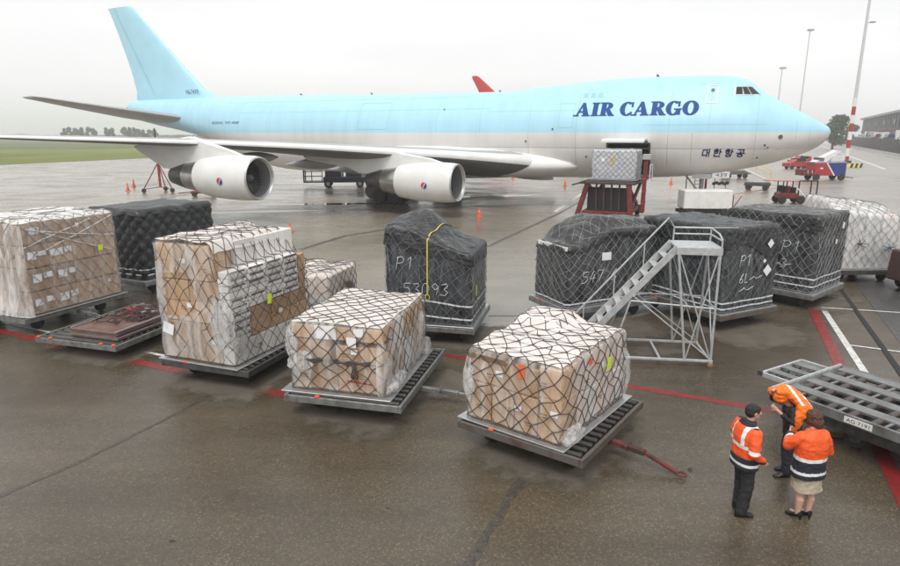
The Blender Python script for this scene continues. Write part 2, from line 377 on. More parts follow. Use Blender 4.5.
# drier pale patches that the parked dollies kept from the rain
drym = mat('dry_asphalt', (0.17, 0.152, 0.122), 0.8, 0, (0.125, 0.11, 0.087), 2.0, 0.3, 40, spec=0.25)
def soft_rim(m):
    t = m.node_tree; b = t.nodes['Principled BSDF']; at = t.nodes.new('ShaderNodeAttribute'); at.attribute_name = 'rim'
    g = t.nodes.new('ShaderNodeTexCoord'); n = t.nodes.new('ShaderNodeTexNoise'); n.inputs['Scale'].default_value = 3.5; n.inputs['Detail'].default_value = 6; t.links.new(g.outputs['Object'], n.inputs['Vector'])
    ad = t.nodes.new('ShaderNodeMath'); ad.operation = 'ADD'; t.links.new(at.outputs['Fac'], ad.inputs[0]); t.links.new(n.outputs['Fac'], ad.inputs[1])
    mr = t.nodes.new('ShaderNodeMapRange'); mr.inputs['From Min'].default_value = 0.66; mr.inputs['From Max'].default_value = 1.05; mr.inputs['To Max'].default_value = 0.72; t.links.new(ad.outputs[0], mr.inputs['Value'])
    tr = t.nodes.new('ShaderNodeBsdfTransparent'); ms = t.nodes.new('ShaderNodeMixShader'); t.links.new(mr.outputs[0], ms.inputs['Fac']); t.links.new(tr.outputs[0], ms.inputs[1]); t.links.new(b.outputs[0], ms.inputs[2])
    t.links.new(ms.outputs[0], t.nodes['Material Output'].inputs['Surface']); return m
soft_rim(drym)
def blob(name, c, rx, ry, rz, m, z, seed, pw=4, wob=1.0):
    """irregular patch: rings from centre to rim, with a 'rim' value of 1 inside falling to 0 at the edge"""
    vs = [(*c, z)]; n = 72; KS = (0.55, 0.78, 1.0); rim = [1.0]
    for kk in KS:
        for i in range(n):
            a = 2 * math.pi * i / n; k = (abs(math.cos(a)) ** pw + abs(math.sin(a)) ** pw) ** (-1 / pw)
            k *= 1 + wob * 0.16 * noise.noise((math.cos(a) * 1.6, math.sin(a) * 1.6, seed)) + wob * 0.12 * noise.noise((math.cos(a) * 5, math.sin(a) * 5, seed + 4)) + 0.05 * noise.noise((math.cos(a) * 14, math.sin(a) * 14, seed))
            x, y = rx * k * kk * math.cos(a), ry * k * kk * math.sin(a); rim.append({0.55: 0.75, 0.78: 0.42, 1.0: 0.0}[kk])
            vs.append((c[0] + x * math.cos(rz) - y * math.sin(rz), c[1] + x * math.sin(rz) + y * math.cos(rz), z))
    fs = [(0, i + 1, (i + 1) % n + 1) for i in range(n)]
    for q in range(len(KS) - 1): fs += [(1 + q * n + i, 1 + (q + 1) * n + i, 1 + (q + 1) * n + (i + 1) % n, 1 + q * n + (i + 1) % n) for i in range(n)]
    o = tag(MB().add(vs, fs).build(name, m, fix=False), kind='structure')
    at = o.data.attributes.new('rim', 'FLOAT', 'POINT'); at.data.foreach_set('value', rim); return o
stainm = soft_rim(mat('oil_stain', (0.022, 0.019, 0.016), 0.35, 0, (0.04, 0.034, 0.028), 4))
for k, (px, py, rx, ry) in enumerate([(172, 541, 0.06, 0.04), (388, 508, 0.035, 0.025), (630, 430, 0.12, 0.07), (690, 470, 0.10, 0.05)]):
    blob('oil_stain', pix(px, py).xy, rx, ry, 0.4 * k, stainm, 0.0035, 140 + k, 2, 1.6)
tyrem = mat('tyre_mark', (0.04, 0.034, 0.027), 0.4, 0, (0.075, 0.064, 0.05), 6)
# wet puddle sheen far out on the apron
pudm = mat('puddle_water', (0.035, 0.03, 0.026), 0.05, 0, (0.05, 0.045, 0.04), 0.6)
for k, (px, py, rx, ry) in enumerate([(330, 204, 6.5, 0.7), (250, 212, 5, 0.5), (470, 197, 6, 1.0), (560, 190, 5, 0.8)]):
    blob('puddle', pix(px, py).xy, rx, ry, 0.1 + 0.1 * k, pudm, 0.004, 30 + k, 2, 2.2)
# ================================================================== PEOPLE
def cap_chain(mb, pts, rs, n=12):
    """tapered limb with rounded ends"""
    pts = [Vector(p) for p in pts]; P, Q = [], []
    d0 = (pts[0] - pts[1]).normalized(); d1 = (pts[-1] - pts[-2]).normalized()
    for a in (1.0, 0.8, 0.45): P.append(pts[0] + d0 * rs[0] * a); Q.append(rs[0] * math.sqrt(max(0.0004, 1 - a * a)))
    for p, r in zip(pts, rs): P.append(p); Q.append(r)
    for a in (0.45, 0.8, 1.0): P.append(pts[-1] + d1 * rs[-1] * a); Q.append(rs[-1] * math.sqrt(max(0.0004, 1 - a * a)))
    mb.tube(P, Q, n)
def ell(mb, c, r, M=None, n=14):
    rs = []
    for k in range(n + 1):
        th = math.pi * (k + 0.02) / (n + 0.04); ring = []
        for j in range(n):
            ph = 2 * math.pi * j / n; v = Vector((r[0] * math.sin(th) * math.cos(ph), r[1] * math.sin(th) * math.sin(ph), r[2] * math.cos(th)))
            if M is not None: v = M @ v
            ring.append(v + Vector(c))
        rs.append(ring)
    mb.rings(rs, True, True, True)
def loft(mb, secs, n=20):
    """secs: (centre, rx, ry) rings across the line of the centres; x stays sideways"""
    rs = []
    for i, (c, rx, ry) in enumerate(secs):
        t = (Vector(secs[min(i + 1, len(secs) - 1)][0]) - Vector(secs[max(i - 1, 0)][0])).normalized()
        x = Vector((1, 0, 0)); x = (x - t * x.dot(t)).normalized(); y = t.cross(x)
        rs.append([Vector(c) + x * rx * math.copysign(abs(math.cos(2 * math.pi * j / n)) ** 0.85, math.cos(2 * math.pi * j / n)) + y * ry * math.copysign(abs(math.sin(2 * math.pi * j / n)) ** 0.85, math.sin(2 * math.pi * j / n)) for j in range(n)])
    mb.rings(rs, True, True, True)
def melt(mb, name, mats, parent, voxel=0.01, smooth_it=3, pick=None, wrinkle=0.0, wf=9.0):
    o = mb.build(name, mats[0], None); md = o.modifiers.new('r', 'REMESH'); md.mode = 'VOXEL'; md.voxel_size = voxel
    ms = o.modifiers.new('s', 'SMOOTH'); ms.factor = 0.5; ms.iterations = smooth_it
    dg = bpy.context.evaluated_depsgraph_get(); me = bpy.data.meshes.new_from_object(o.evaluated_get(dg)); old = o.data
    me.name = name; bpy.data.objects.remove(o); bpy.data.meshes.remove(old)
    if wrinkle:
        nrm = [v.normal.copy() for v in me.vertices]; cos = [v.co.copy() for v in me.vertices]; out_ = []
        for p, vn in zip(cos, nrm):
            q_ = p + vn * wrinkle * (1 - 2 * abs(noise.noise(Vector((p.x * wf, p.y * wf, p.z * wf * 1.5)))) + 0.6 * noise.noise(Vector((p.x * wf * 2.3, p.y * wf * 2.3, p.z * wf * 2)))); out_ += list(q_)
        me.vertices.foreach_set('co', out_); me.update()
    me.materials.clear()
    for m in mats: me.materials.append(m)
    if pick:
        for p in me.polygons: p.material_index = pick(p.center)
    me.polygons.foreach_set('use_smooth', [True] * len(me.polygons))
    r = bpy.data.objects.new(name, me); col.objects.link(r); r.parent = parent; return r
skinm = mat('skin', (0.56, 0.33, 0.24), 0.5, 0, (0.50, 0.28, 0.20), 9); hivis = mat('hivis_orange', (0.88, 0.115, 0.015), 0.6, 0, (0.75, 0.085, 0.012), 5, 0.3, 14)
hivis2 = mat('hivis_amber', (0.92, 0.20, 0.01), 0.6, 0, (0.80, 0.15, 0.01), 5, 0.3, 14)
navycloth = mat('navy_cloth', (0.012, 0.014, 0.024), 0.75, 0, (0.02, 0.023, 0.035), 5, 0.3, 14); blackcloth = mat('black_cloth', (0.012, 0.012, 0.013), 0.8, 0, (0.02, 0.02, 0.021), 5, 0.3, 14)
reflect = mat('reflective_band', (0.78, 0.78, 0.80), 0.35); leather = mat('black_leather', (0.01, 0.01, 0.01), 0.35); hairb = mat('brown_hair', (0.06, 0.022, 0.012), 0.5, 0, (0.10, 0.04, 0.02), 30, 0.6, 60); hairk = mat('dark_hair', (0.008, 0.007, 0.006), 0.55, 0, (0.018, 0.015, 0.012), 25, 0.6, 60)
khaki = mat('beige_cloth', (0.46, 0.40, 0.30), 0.8, 0, (0.40, 0.34, 0.26), 6, 0.2, 20); browncloth = mat('brown_cloth', (0.07, 0.05, 0.035), 0.8)

def head_geo(mb, c, yaw=0.0, pitch=0.0):
    M = Matrix.Rotation(yaw, 3, 'Z') @ Matrix.Rotation(pitch, 3, 'X'); c = Vector(c)
    ell(mb, c + M @ Vector((0, -0.008, 0.025)), (0.077, 0.098, 0.098), M); ell(mb, c + M @ Vector((0, 0.022, -0.045)), (0.060, 0.070, 0.078), M)
    cap_chain(mb, [c + M @ Vector((0, 0.090, 0.015)), c + M @ Vector((0, 0.110, -0.022))], [0.012, 0.017], 8)
    for s_ in (-1, 1): ell(mb, c + M @ Vector((s_ * 0.080, -0.008, -0.005)), (0.014, 0.024, 0.034), M, 8)
    return M
def face_parts(parent, c, M):
    c = Vector(c)
    for s_ in (-1, 1):
        e = MB(); ell(e, c + M @ Vector((s_ * 0.032, 0.083, 0.008)), (0.013, 0.008, 0.008), M, 8); e.build('eye', mat('eye_white', (0.7, 0.68, 0.66), 0.3), parent, smooth='all')
    e = MB(); ell(e, c + M @ Vector((0, 0.089, -0.062)), (0.025, 0.008, 0.007), M, 8); e.build('mouth', mat('lips', (0.42, 0.16, 0.14), 0.5), parent, smooth='all')
def hand_geo(mb, wrist, d, palm_n, side=1, curl=0.5):
    """palm and five fingers; d: direction of the hand, palm_n: palm normal"""
    w_ = Vector(wrist); d = Vector(d).normalized(); n = Vector(palm_n); n = (n - d * n.dot(d)).normalized(); x = d.cross(n) * side
    M = Matrix((x, d, n)).transposed()
    ell(mb, w_ + d * 0.05, (0.042, 0.055, 0.016), M, 10)
    for k, (o_, l) in enumerate(((-0.030, 0.066), (-0.010, 0.076), (0.011, 0.071), (0.031, 0.055))):
        b = w_ + d * 0.092 + x * o_; q1 = d * math.cos(curl * 0.5) + n * math.sin(curl * 0.5); q2 = d * math.cos(curl * 1.4) + n * math.sin(curl * 1.4); q3 = d * math.cos(curl * 2.2) + n * math.sin(curl * 2.2)
        a1 = b + q1 * l * 0.45; a2 = a1 + q2 * l * 0.33; a3 = a2 + q3 * l * 0.25; cap_chain(mb, [b, a1, a2, a3], [0.0095, 0.009, 0.0085, 0.0075], 8)
    t0 = w_ + d * 0.03 - x * 0.035; t1 = t0 + (d * 0.6 - x * 0.7 + n * 0.25).normalized() * 0.04; t2 = t1 + (d * 0.85 - x * 0.25 + n * 0.35).normalized() * 0.032; cap_chain(mb, [t0, t1, t2], [0.013, 0.011, 0.009], 8)
def shoe(parent, c, yaw, m, ln=0.28, heel=0.0):
    tall = 0.0 if heel else 0.05
    mb = MB(); M = Matrix.Rotation(yaw, 3, 'Z'); c = Vector(c); rs = []
    for (y, wd, ht) in ((-0.3, 0.028, 0.075), (-0.27, 0.036, 0.1), (-0.1, 0.038, 0.105), (0.15, 0.042, 0.075), (0.42, 0.048, 0.058), (0.6, 0.04, 0.045), (0.68, 0.02, 0.03)):
        lift = heel * max(0, (0.25 - y)) / 0.55
        rs.append([c + M @ Vector((wd * (1.25 if not heel else 1) * math.cos(2 * math.pi * j / 14), y * ln, 0.002 + lift + (ht + (tall if y < 0.3 else 0)) * (0.5 + 0.5 * math.sin(2 * math.pi * j / 14)))) for j in range(14)])
    mb.rings(rs, True, True, True); o = mb.build('shoe', m, parent, smooth=60)
    if heel:
        MB().tube([c + M @ Vector((0, -0.24 * ln, 0.0)), c + M @ Vector((0, -0.22 * ln, heel))], [0.009, 0.02], 8).build('heel', m, o)
    return o

# man in black cap, standing on the left, turned to the others
P1_ = pix(738, 512); man = empty('person', (P1_.x, P1_.y, 0), R(-84), 'standing person in orange and navy jacket, black trousers and black hair', 'person')
bd = MB(); M = head_geo(bd, (0.01, 0.05, 1.655), R(-6), R(-8))
cap_chain(bd, [(0, 0.0, 1.42), (0.005, 0.03, 1.58)], [0.062, 0.055])
loft(bd, [((0, 0, 0.90), 0.16, 0.11), ((0, 0, 1.05), 0.15, 0.10), ((0, 0, 1.25), 0.17, 0.115), ((0, 0, 1.40), 0.17, 0.10), ((0, 0, 1.46), 0.10, 0.07)])
legs = {1: [(0.09, 0, 0.92), (0.105, 0.03, 0.50), (0.11, -0.03, 0.09)], -1: [(-0.09, 0, 0.92), (-0.11, 0.06, 0.50), (-0.115, 0.06, 0.09)]}
arms = {1: [(0.20, 0, 1.40), (0.29, -0.06, 1.13), (0.24, 0.14, 0.96)], -1: [(-0.20, 0, 1.40), (-0.27, -0.02, 1.13), (-0.17, 0.20, 1.02)]}
for s_ in (1, -1):
    cap_chain(bd, legs[s_], [0.085, 0.055, 0.04]); cap_chain(bd, arms[s_], [0.052, 0.042, 0.03]); d = Vector(arms[s_][2]) - Vector(arms[s_][1]); hand_geo(bd, arms[s_][2], d, (-s_, 0.2, -0.2), s_, 0.6)
    ell(bd, (legs[s_][2][0], legs[s_][2][1] + 0.04, 0.05), (0.028, 0.08, 0.026))
body = melt(bd, 'body', [skinm], man, 0.008, 2); face_parts(body, (0.01, 0.05, 1.655), M)
jk = MB(); loft(jk, [((0, 0, 0.80), 0.235, 0.165), ((0, 0, 0.95), 0.23, 0.165), ((0, 0, 1.12), 0.225, 0.16), ((0, -0.01, 1.30), 0.235, 0.165), ((0, -0.01, 1.41), 0.21, 0.14), ((0, 0, 1.48), 0.13, 0.10), ((0, 0.01, 1.53), 0.085, 0.085)])
for s_ in (1, -1): cap_chain(jk, [arms[s_][0], ((arms[s_][0][0] + arms[s_][1][0]) / 2 + 0.01 * s_, -0.03, 1.27), arms[s_][1], Vector(arms[s_][1]).lerp(Vector(arms[s_][2]), 0.88)], [0.085, 0.078, 0.072, 0.055])
def pk(c):
    if c.z > 1.475: return 1
    arm = abs(c.x) > 0.24 or c.y > 0.17
    if 0.86 < c.z < 0.905 and not (arm and c.y > 0.19): return 2
    if c.z < 1.0: return 1
    if arm and abs(c.x) > 0.235 and 1.13 < c.z < 1.185: return 2
    if not arm and 1.14 < c.z < 1.195: return 2
    if abs(abs(c.x) - 0.13) < 0.026 and c.z > 1.19 and abs(c.x) < 0.2: return 2
    return 0
melt(jk, 'jacket', [hivis, navycloth, reflect], man, 0.011, 3, pk, 0.006)
tr = MB(); loft(tr, [((0, 0, 0.80), 0.17, 0.125), ((0, 0, 0.95), 0.17, 0.12), ((0, 0, 1.0), 0.15, 0.10)])
for s_ in (1, -1): cap_chain(tr, [legs[s_][0], legs[s_][1], (legs[s_][2][0], legs[s_][2][1], 0.10)], [0.105, 0.088, 0.082])
melt(tr, 'trousers', [blackcloth], man, 0.012, 3, None, 0.006)
hr = MB(); ell(hr, (0.01, 0.032, 1.695), (0.086, 0.106, 0.088), M); ell(hr, (0.01, 0.0, 1.655), (0.082, 0.075, 0.08), M); ell(hr, (0.0, 0.10, 1.715), (0.06, 0.06, 0.02), M); melt(hr, 'hair', [hairk], man, 0.009, 2, None, 0.004, 30)
for s_ in (1, -1): shoe(man, (legs[s_][2][0], legs[s_][2][1] + 0.0, 0), R(-6 * s_), leather)

# woman seen from behind
P2_ = pix(801, 517); wom = empty('person', (P2_.x, P2_.y, 0), R(8), 'person seen from behind in orange and navy jacket, beige skirt and bare legs', 'person')
S = 0.955; bd = MB(); hc = Vector((0.03, 0.06, 1.655 * S)); M = head_geo(bd, hc, R(6), R(-22))
cap_chain(bd, [(0, 0.0, 1.42 * S), (0.015, 0.03, 1.57 * S)], [0.052, 0.048]); loft(bd, [((0, 0, 0.86), 0.17, 0.12), ((0, 0, 1.0), 0.14, 0.10), ((0, 0, 1.2), 0.15, 0.11), ((0, 0, 1.33), 0.15, 0.095), ((0, 0, 1.39), 0.09, 0.06)])
legs = {1: [(0.085, 0, 0.86), (0.085, 0.02, 0.46), (0.075, -0.02, 0.09)], -1: [(-0.085, 0, 0.86), (-0.09, 0.02, 0.46), (-0.09, -0.02, 0.09)]}
arms = {1: [(0.17, 0, 1.33), (0.30, 0.0, 1.08), (0.17, 0.24, 1.06)], -1: [(-0.17, 0, 1.33), (-0.31, 0.08, 1.17), (-0.14, 0.30, 1.24)]}
for s_ in (1, -1):
    cap_chain(bd, [legs[s_][0], legs[s_][1], (legs[s_][1][0], -0.03, 0.33), legs[s_][2]], [0.09, 0.058, 0.060, 0.036], 14); cap_chain(bd, arms[s_], [0.047, 0.038, 0.028]); d = Vector(arms[s_][2]) - Vector(arms[s_][1]); hand_geo(bd, arms[s_][2], d, (-s_, 0, 0.1), s_, 0.6); ell(bd, (legs[s_][2][0], 0.045, 0.055), (0.03, 0.10, 0.028))
body = melt(bd, 'body', [mat('leg_skin', (0.60, 0.36, 0.29), 0.5, 0, (0.55, 0.31, 0.24), 7)], wom, 0.008, 2); face_parts(body, hc, M)
jk = MB(); loft(jk, [((0, 0, 0.70), 0.245, 0.175), ((0, 0, 0.85), 0.235, 0.17), ((0, -0.005, 1.02), 0.225, 0.165), ((0, -0.01, 1.2), 0.225, 0.165), ((0, -0.01, 1.33), 0.20, 0.14), ((0, 0, 1.40), 0.12, 0.10), ((0, 0.01, 1.44), 0.08, 0.08)])
for s_ in (1, -1): cap_chain(jk, [arms[s_][0], Vector(arms[s_][0]).lerp(Vector(arms[s_][1]), 0.5), arms[s_][1], Vector(arms[s_][1]).lerp(Vector(arms[s_][2]), 0.85)], [0.085, 0.083, 0.08, 0.058])
def pk(c):
    if abs(c.x) > 0.245 or c.y > 0.18:
        if c.x < 0 and c.y > 0.17 and c.z > 1.08: return 2 if 0.19 < c.y < 0.23 else (1 if c.y >= 0.23 else 0)
        if c.z > 1.0: return 0
    if 0.985 < c.z < 1.035 or 0.775 < c.z < 0.825: return 2
    return 0 if c.z >= 1.035 else 1
melt(jk, 'jacket', [hivis, navycloth, reflect], wom, 0.011, 3, pk, 0.006)
sk = MB(); loft(sk, [((0, 0, 0.47), 0.205, 0.155), ((0, 0, 0.6), 0.20, 0.15), ((0, 0, 0.8), 0.19, 0.145), ((0, 0, 0.92), 0.15, 0.11)]); ell(sk, (0.16, -0.02, 0.50), (0.07, 0.1, 0.06)); melt(sk, 'skirt', [khaki], wom, 0.011, 3, None, 0.009, 7)
hr = MB(); Mh = M; ell(hr, hc + M @ Vector((0, -0.012, 0.03)), (0.098, 0.112, 0.104), M); ell(hr, hc + M @ Vector((0, -0.055, -0.055)), (0.088, 0.06, 0.085), M); ell(hr, hc + M @ Vector((0.055, 0.0, -0.03)), (0.045, 0.06, 0.08), M); ell(hr, hc + M @ Vector((-0.055, 0.0, -0.03)), (0.045, 0.06, 0.08), M); melt(hr, 'hair', [hairb], wom, 0.009, 2, None, 0.008, 26)
for s_ in (1, -1): shoe(wom, (legs[s_][2][0], -0.01, 0), R(-8 * s_ + 12), leather, 0.25, 0.045)

# man bending with his jacket pulled up over his head
P3_ = pix(783, 474); mn = empty('person', (P3_.x + 0.02, P3_.y, 0), R(78), 'bent person with amber jacket pulled up over the head, dark trousers', 'person'); mn.scale = (0.9, 0.9, 0.9)
bd = MB(); hc = Vector((0.0, 0.19, 1.52)); M = head_geo(bd, hc, 0, R(-42)); cap_chain(bd, [(0, 0.06, 1.38), (0, 0.14, 1.48)], [0.06, 0.055])
loft(bd, [((0, -0.04, 0.88), 0.16, 0.11), ((0, -0.03, 1.03), 0.15, 0.10), ((0, 0.01, 1.2), 0.17, 0.115), ((0, 0.04, 1.34), 0.17, 0.10), ((0, 0.06, 1.40), 0.10, 0.07)])
legs = {1: [(0.09, -0.04, 0.90), (0.11, 0.0, 0.50), (0.12, -0.06, 0.09)], -1: [(-0.09, -0.04, 0.90), (-0.11, 0.03, 0.50), (-0.12, 0.03, 0.09)]}
arms = {1: [(0.19, 0.05, 1.37), (0.24, 0.30, 1.42), (0.08, 0.36, 1.60)], -1: [(-0.19, 0.05, 1.37), (-0.29, 0.08, 1.16), (-0.16, 0.31, 1.34)]}
for s_ in (1, -1):
    cap_chain(bd, legs[s_], [0.085, 0.055, 0.04]); cap_chain(bd, arms[s_], [0.052, 0.042, 0.03]); d = Vector(arms[s_][2]) - Vector(arms[s_][1]); hand_geo(bd, arms[s_][2], d, (-s_, -0.5, 0), s_, 0.9); ell(bd, (legs[s_][2][0], legs[s_][2][1] + 0.04, 0.05), (0.028, 0.08, 0.026))
body = melt(bd, 'body', [skinm], mn, 0.008, 2); face_parts(body, hc, M)
jm = MB(); loft(jm, [((0, -0.04, 0.82), 0.20, 0.15), ((0, -0.03, 1.0), 0.195, 0.145), ((0, 0.01, 1.18), 0.205, 0.15), ((0, 0.04, 1.33), 0.20, 0.13), ((0, 0.06, 1.40), 0.12, 0.09)])
for s_ in (1, -1): cap_chain(jm, [arms[s_][0], arms[s_][1], Vector(arms[s_][1]).lerp(Vector(arms[s_][2]), 0.6)], [0.075, 0.066, 0.05])
melt(jm, 'sweater', [blackcloth], mn, 0.012, 3, None, 0.006)
jk = MB()
loft(jk, [((0.0, -0.27, 1.10), 0.20, 0.05), ((0, -0.25, 1.22), 0.25, 0.075), ((0, -0.19, 1.38), 0.28, 0.09), ((0, -0.07, 1.52), 0.27, 0.10), ((0, 0.08, 1.63), 0.21, 0.10), ((0, 0.22, 1.68), 0.15, 0.085), ((0, 0.32, 1.64), 0.11, 0.06)])
ell(jk, (0, 0.21, 1.58), (0.135, 0.165, 0.125), M)
cap_chain(jk, [(0.20, 0.02, 1.48), (0.25, 0.28, 1.47), (0.14, 0.36, 1.60)], [0.10, 0.085, 0.06])
cap_chain(jk, [(-0.22, -0.08, 1.46), (-0.27, -0.02, 1.28), (-0.24, 0.02, 1.08), (-0.22, 0.02, 0.98)], [0.10, 0.085, 0.07, 0.04])
cap_chain(jk, [(0.22, -0.2, 1.32), (0.24, -0.2, 1.12), (0.20, -0.18, 0.98)], [0.08, 0.075, 0.05])
def pk(c):
    if abs((c.y - 0.75 * c.z) + 1.20) < 0.026 and abs(c.x) < 0.30 and c.z > 1.25: return 1
    if abs(abs(c.x) - 0.12) < 0.026 and c.z > 1.15 and -0.3 < c.y < -0.02: return 1
    return 0
melt(jk, 'jacket', [hivis2, reflect], mn, 0.011, 3, pk, 0.016, 8)
tr = MB(); loft(tr, [((0, -0.04, 0.80), 0.17, 0.125), ((0, -0.04, 0.93), 0.165, 0.12)])
for s_ in (1, -1): cap_chain(tr, [legs[s_][0], legs[s_][1], (legs[s_][2][0], legs[s_][2][1], 0.11)], [0.105, 0.085, 0.075])
melt(tr, 'trousers', [navycloth], mn, 0.012, 3, None, 0.006)
for s_ in (1, -1): shoe(mn, (legs[s_][2][0], legs[s_][2][1], 0), R(-8 * s_), leather, 0.30)
#==PLANE==
# ================================================================== THE AIRLINER
AC_A = R(25.12)
plane = empty('cargo_airplane', (26.0, 43.58, 0), math.pi - AC_A, 'huge pale blue and white four-engined cargo jet with AIR CARGO lettering parked across the apron', 'airplane')
def interp(tab, x):
    if x <= tab[0][0]: return tab[0][1]
    if x >= tab[-1][0]: return tab[-1][1]
    for i in range(len(tab) - 1):
        x0, y0 = tab[i]; x1, y1 = tab[i + 1]
        if x0 <= x <= x1:
            h = x1 - x0; t = (x - x0) / h
            def sl(k):
                if k <= 0: return (tab[1][1] - tab[0][1]) / (tab[1][0] - tab[0][0])
                if k >= len(tab) - 1: return (tab[-1][1] - tab[-2][1]) / (tab[-1][0] - tab[-2][0])
                a = (tab[k][1] - tab[k - 1][1]) / (tab[k][0] - tab[k - 1][0]); b = (tab[k + 1][1] - tab[k][1]) / (tab[k + 1][0] - tab[k][0])
                if a * b <= 0: return 0.0
                return 2 * a * b / (a + b)
            m0, m1 = sl(i), sl(i + 1)
            return (2*t**3-3*t*t+1)*y0 + (t**3-2*t*t+t)*h*m0 + (-2*t**3+3*t*t)*y1 + (t**3-t*t)*h*m1
ZB = [(0, 5.72), (0.12, 5.35), (0.4, 5.0), (1.1, 4.5), (2.3, 4.0), (4.1, 3.42), (6.7, 2.88), (9.5, 2.52), (12.5, 2.34), (18.7, 2.2), (24, 2.12), (45, 2.15), (48, 2.45), (52, 3.6), (56, 4.85), (58.3, 5.55), (60.8, 6.02), (65.7, 6.85), (68.3, 7.5), (68.75, 8.1)]
HW = [(0, 0.02), (0.12, 0.42), (0.4, 0.78), (1.1, 1.32), (2.3, 1.9), (4.1, 2.45), (6.7, 2.92), (9.5, 3.15), (12.5, 3.25), (46, 3.25), (50, 3.05), (54, 2.65), (58, 2.15), (62, 1.6), (66, 0.98), (68.3, 0.6), (68.75, 0.3)]
ZM = [(0, 5.76), (3, 5.5), (8, 5.45), (45, 5.6), (55, 6.6), (62, 7.6), (68.75, 8.4)]
ZT = [(0, 5.80), (0.12, 6.05), (0.4, 6.25), (1.35, 6.8), (2.65, 7.5), (4.3, 8.3), (6, 8.7), (10, 8.95), (20, 9.02), (33, 9.1), (45, 9.3), (54, 9.4), (66, 9.32), (68.3, 9.15), (68.75, 8.7)]
HT = [(2.65, 7.5), (4.3, 8.5), (5.34, 9.27), (6.0, 9.55), (7.2, 9.72), (9.4, 9.78), (12.9, 9.78), (15.9, 9.66), (19, 9.42), (22.4, 9.12), (25, 8.8), (27, 8.5)]
HR = [(2.65, 0.9), (4.3, 1.35), (5.34, 1.65), (7, 1.95), (9.4, 2.15), (13, 2.25), (19, 2.3), (27, 2.3)]
NSEG = 96
def section(X):
    zb, hw, zm, zt = interp(ZB, X), interp(HW, X), interp(ZM, X), interp(ZT, X)
    pts = []
    for j in range(180):
        q = 2 * math.pi * j / 180; c, s = math.cos(q), math.sin(q)
        pts.append((hw * c, zm + (s * (zt - zm) if s > 0 else s * (zm - zb))))
    if 2.65 < X < 27:
        r = interp(HR, X); t = interp(HT, X)
        pts += [(r * math.cos(2 * math.pi * j / 90), t - r * 1.08 + r * 1.08 * math.sin(2 * math.pi * j / 90)) for j in range(90)]
    pts.sort(); lo, up = [], []
    for P, seq in ((lo, pts), (up, pts[::-1])):
        for q in seq:
            while len(P) >= 2 and (P[-1][0]-P[-2][0])*(q[1]-P[-2][1]) - (P[-1][1]-P[-2][1])*(q[0]-P[-2][0]) <= 0: P.pop()
            P.append(q)
    hull = lo[:-1] + up[:-1]
    out = []
    for k in range(NSEG):
        q = 2 * math.pi * k / NSEG; dx, dz = math.cos(q), math.sin(q); best = 0
        for i in range(len(hull)):
            ax, az = hull[i][0], hull[i][1] - zm; bx, bz = hull[(i + 1) % len(hull)][0] - ax, hull[(i + 1) % len(hull)][1] - zm - az
            den = dx * bz - dz * bx
            if abs(den) < 1e-12: continue
            t = (ax * bz - az * bx) / den; u = (ax * dz - az * dx) / den
            if t > 0 and -1e-6 <= u <= 1 + 1e-6: best = max(best, t)
        out.append((dx * best, zm + dz * best))
    return out
XS = [0, 0.06, 0.12, 0.22, 0.4, 0.7, 1.1, 1.7, 2.3, 3, 3.6, 4.1, 4.6, 5.1, 5.6, 6.2, 6.9, 7.7, 8.6, 9.6, 10.5, 11.45, 12.4, 13.4, 14.4, 15.5, 17, 18.5, 20, 21.5, 23, 25, 27, 30, 34, 38, 42, 45, 46.5, 48, 50, 52, 54, 56, 58, 60, 62, 64, 66, 67.4, 68.3, 68.6, 68.75]
SEC = [section(x) for x in XS]
def fus_y(X, z):
    """half width of the fuselage at station X and height z"""
    X = min(max(X, 0.01), 68.7)
    for i in range(len(XS) - 1):
        if XS[i] <= X <= XS[i + 1]: break
    def hwid(S):
        best = 0.0
        for k in range(NSEG):
            (y0, z0), (y1, z1) = S[k], S[(k + 1) % NSEG]
            if y0 < -0.01 or y1 < -0.01: continue
            if (z0 - z) * (z1 - z) <= 0 and abs(z1 - z0) > 1e-9: best = max(best, y0 + (y1 - y0) * (z - z0) / (z1 - z0))
        return best
    t = (X - XS[i]) / (XS[i + 1] - XS[i]); return hwid(SEC[i]) * (1 - t) + hwid(SEC[i + 1]) * t

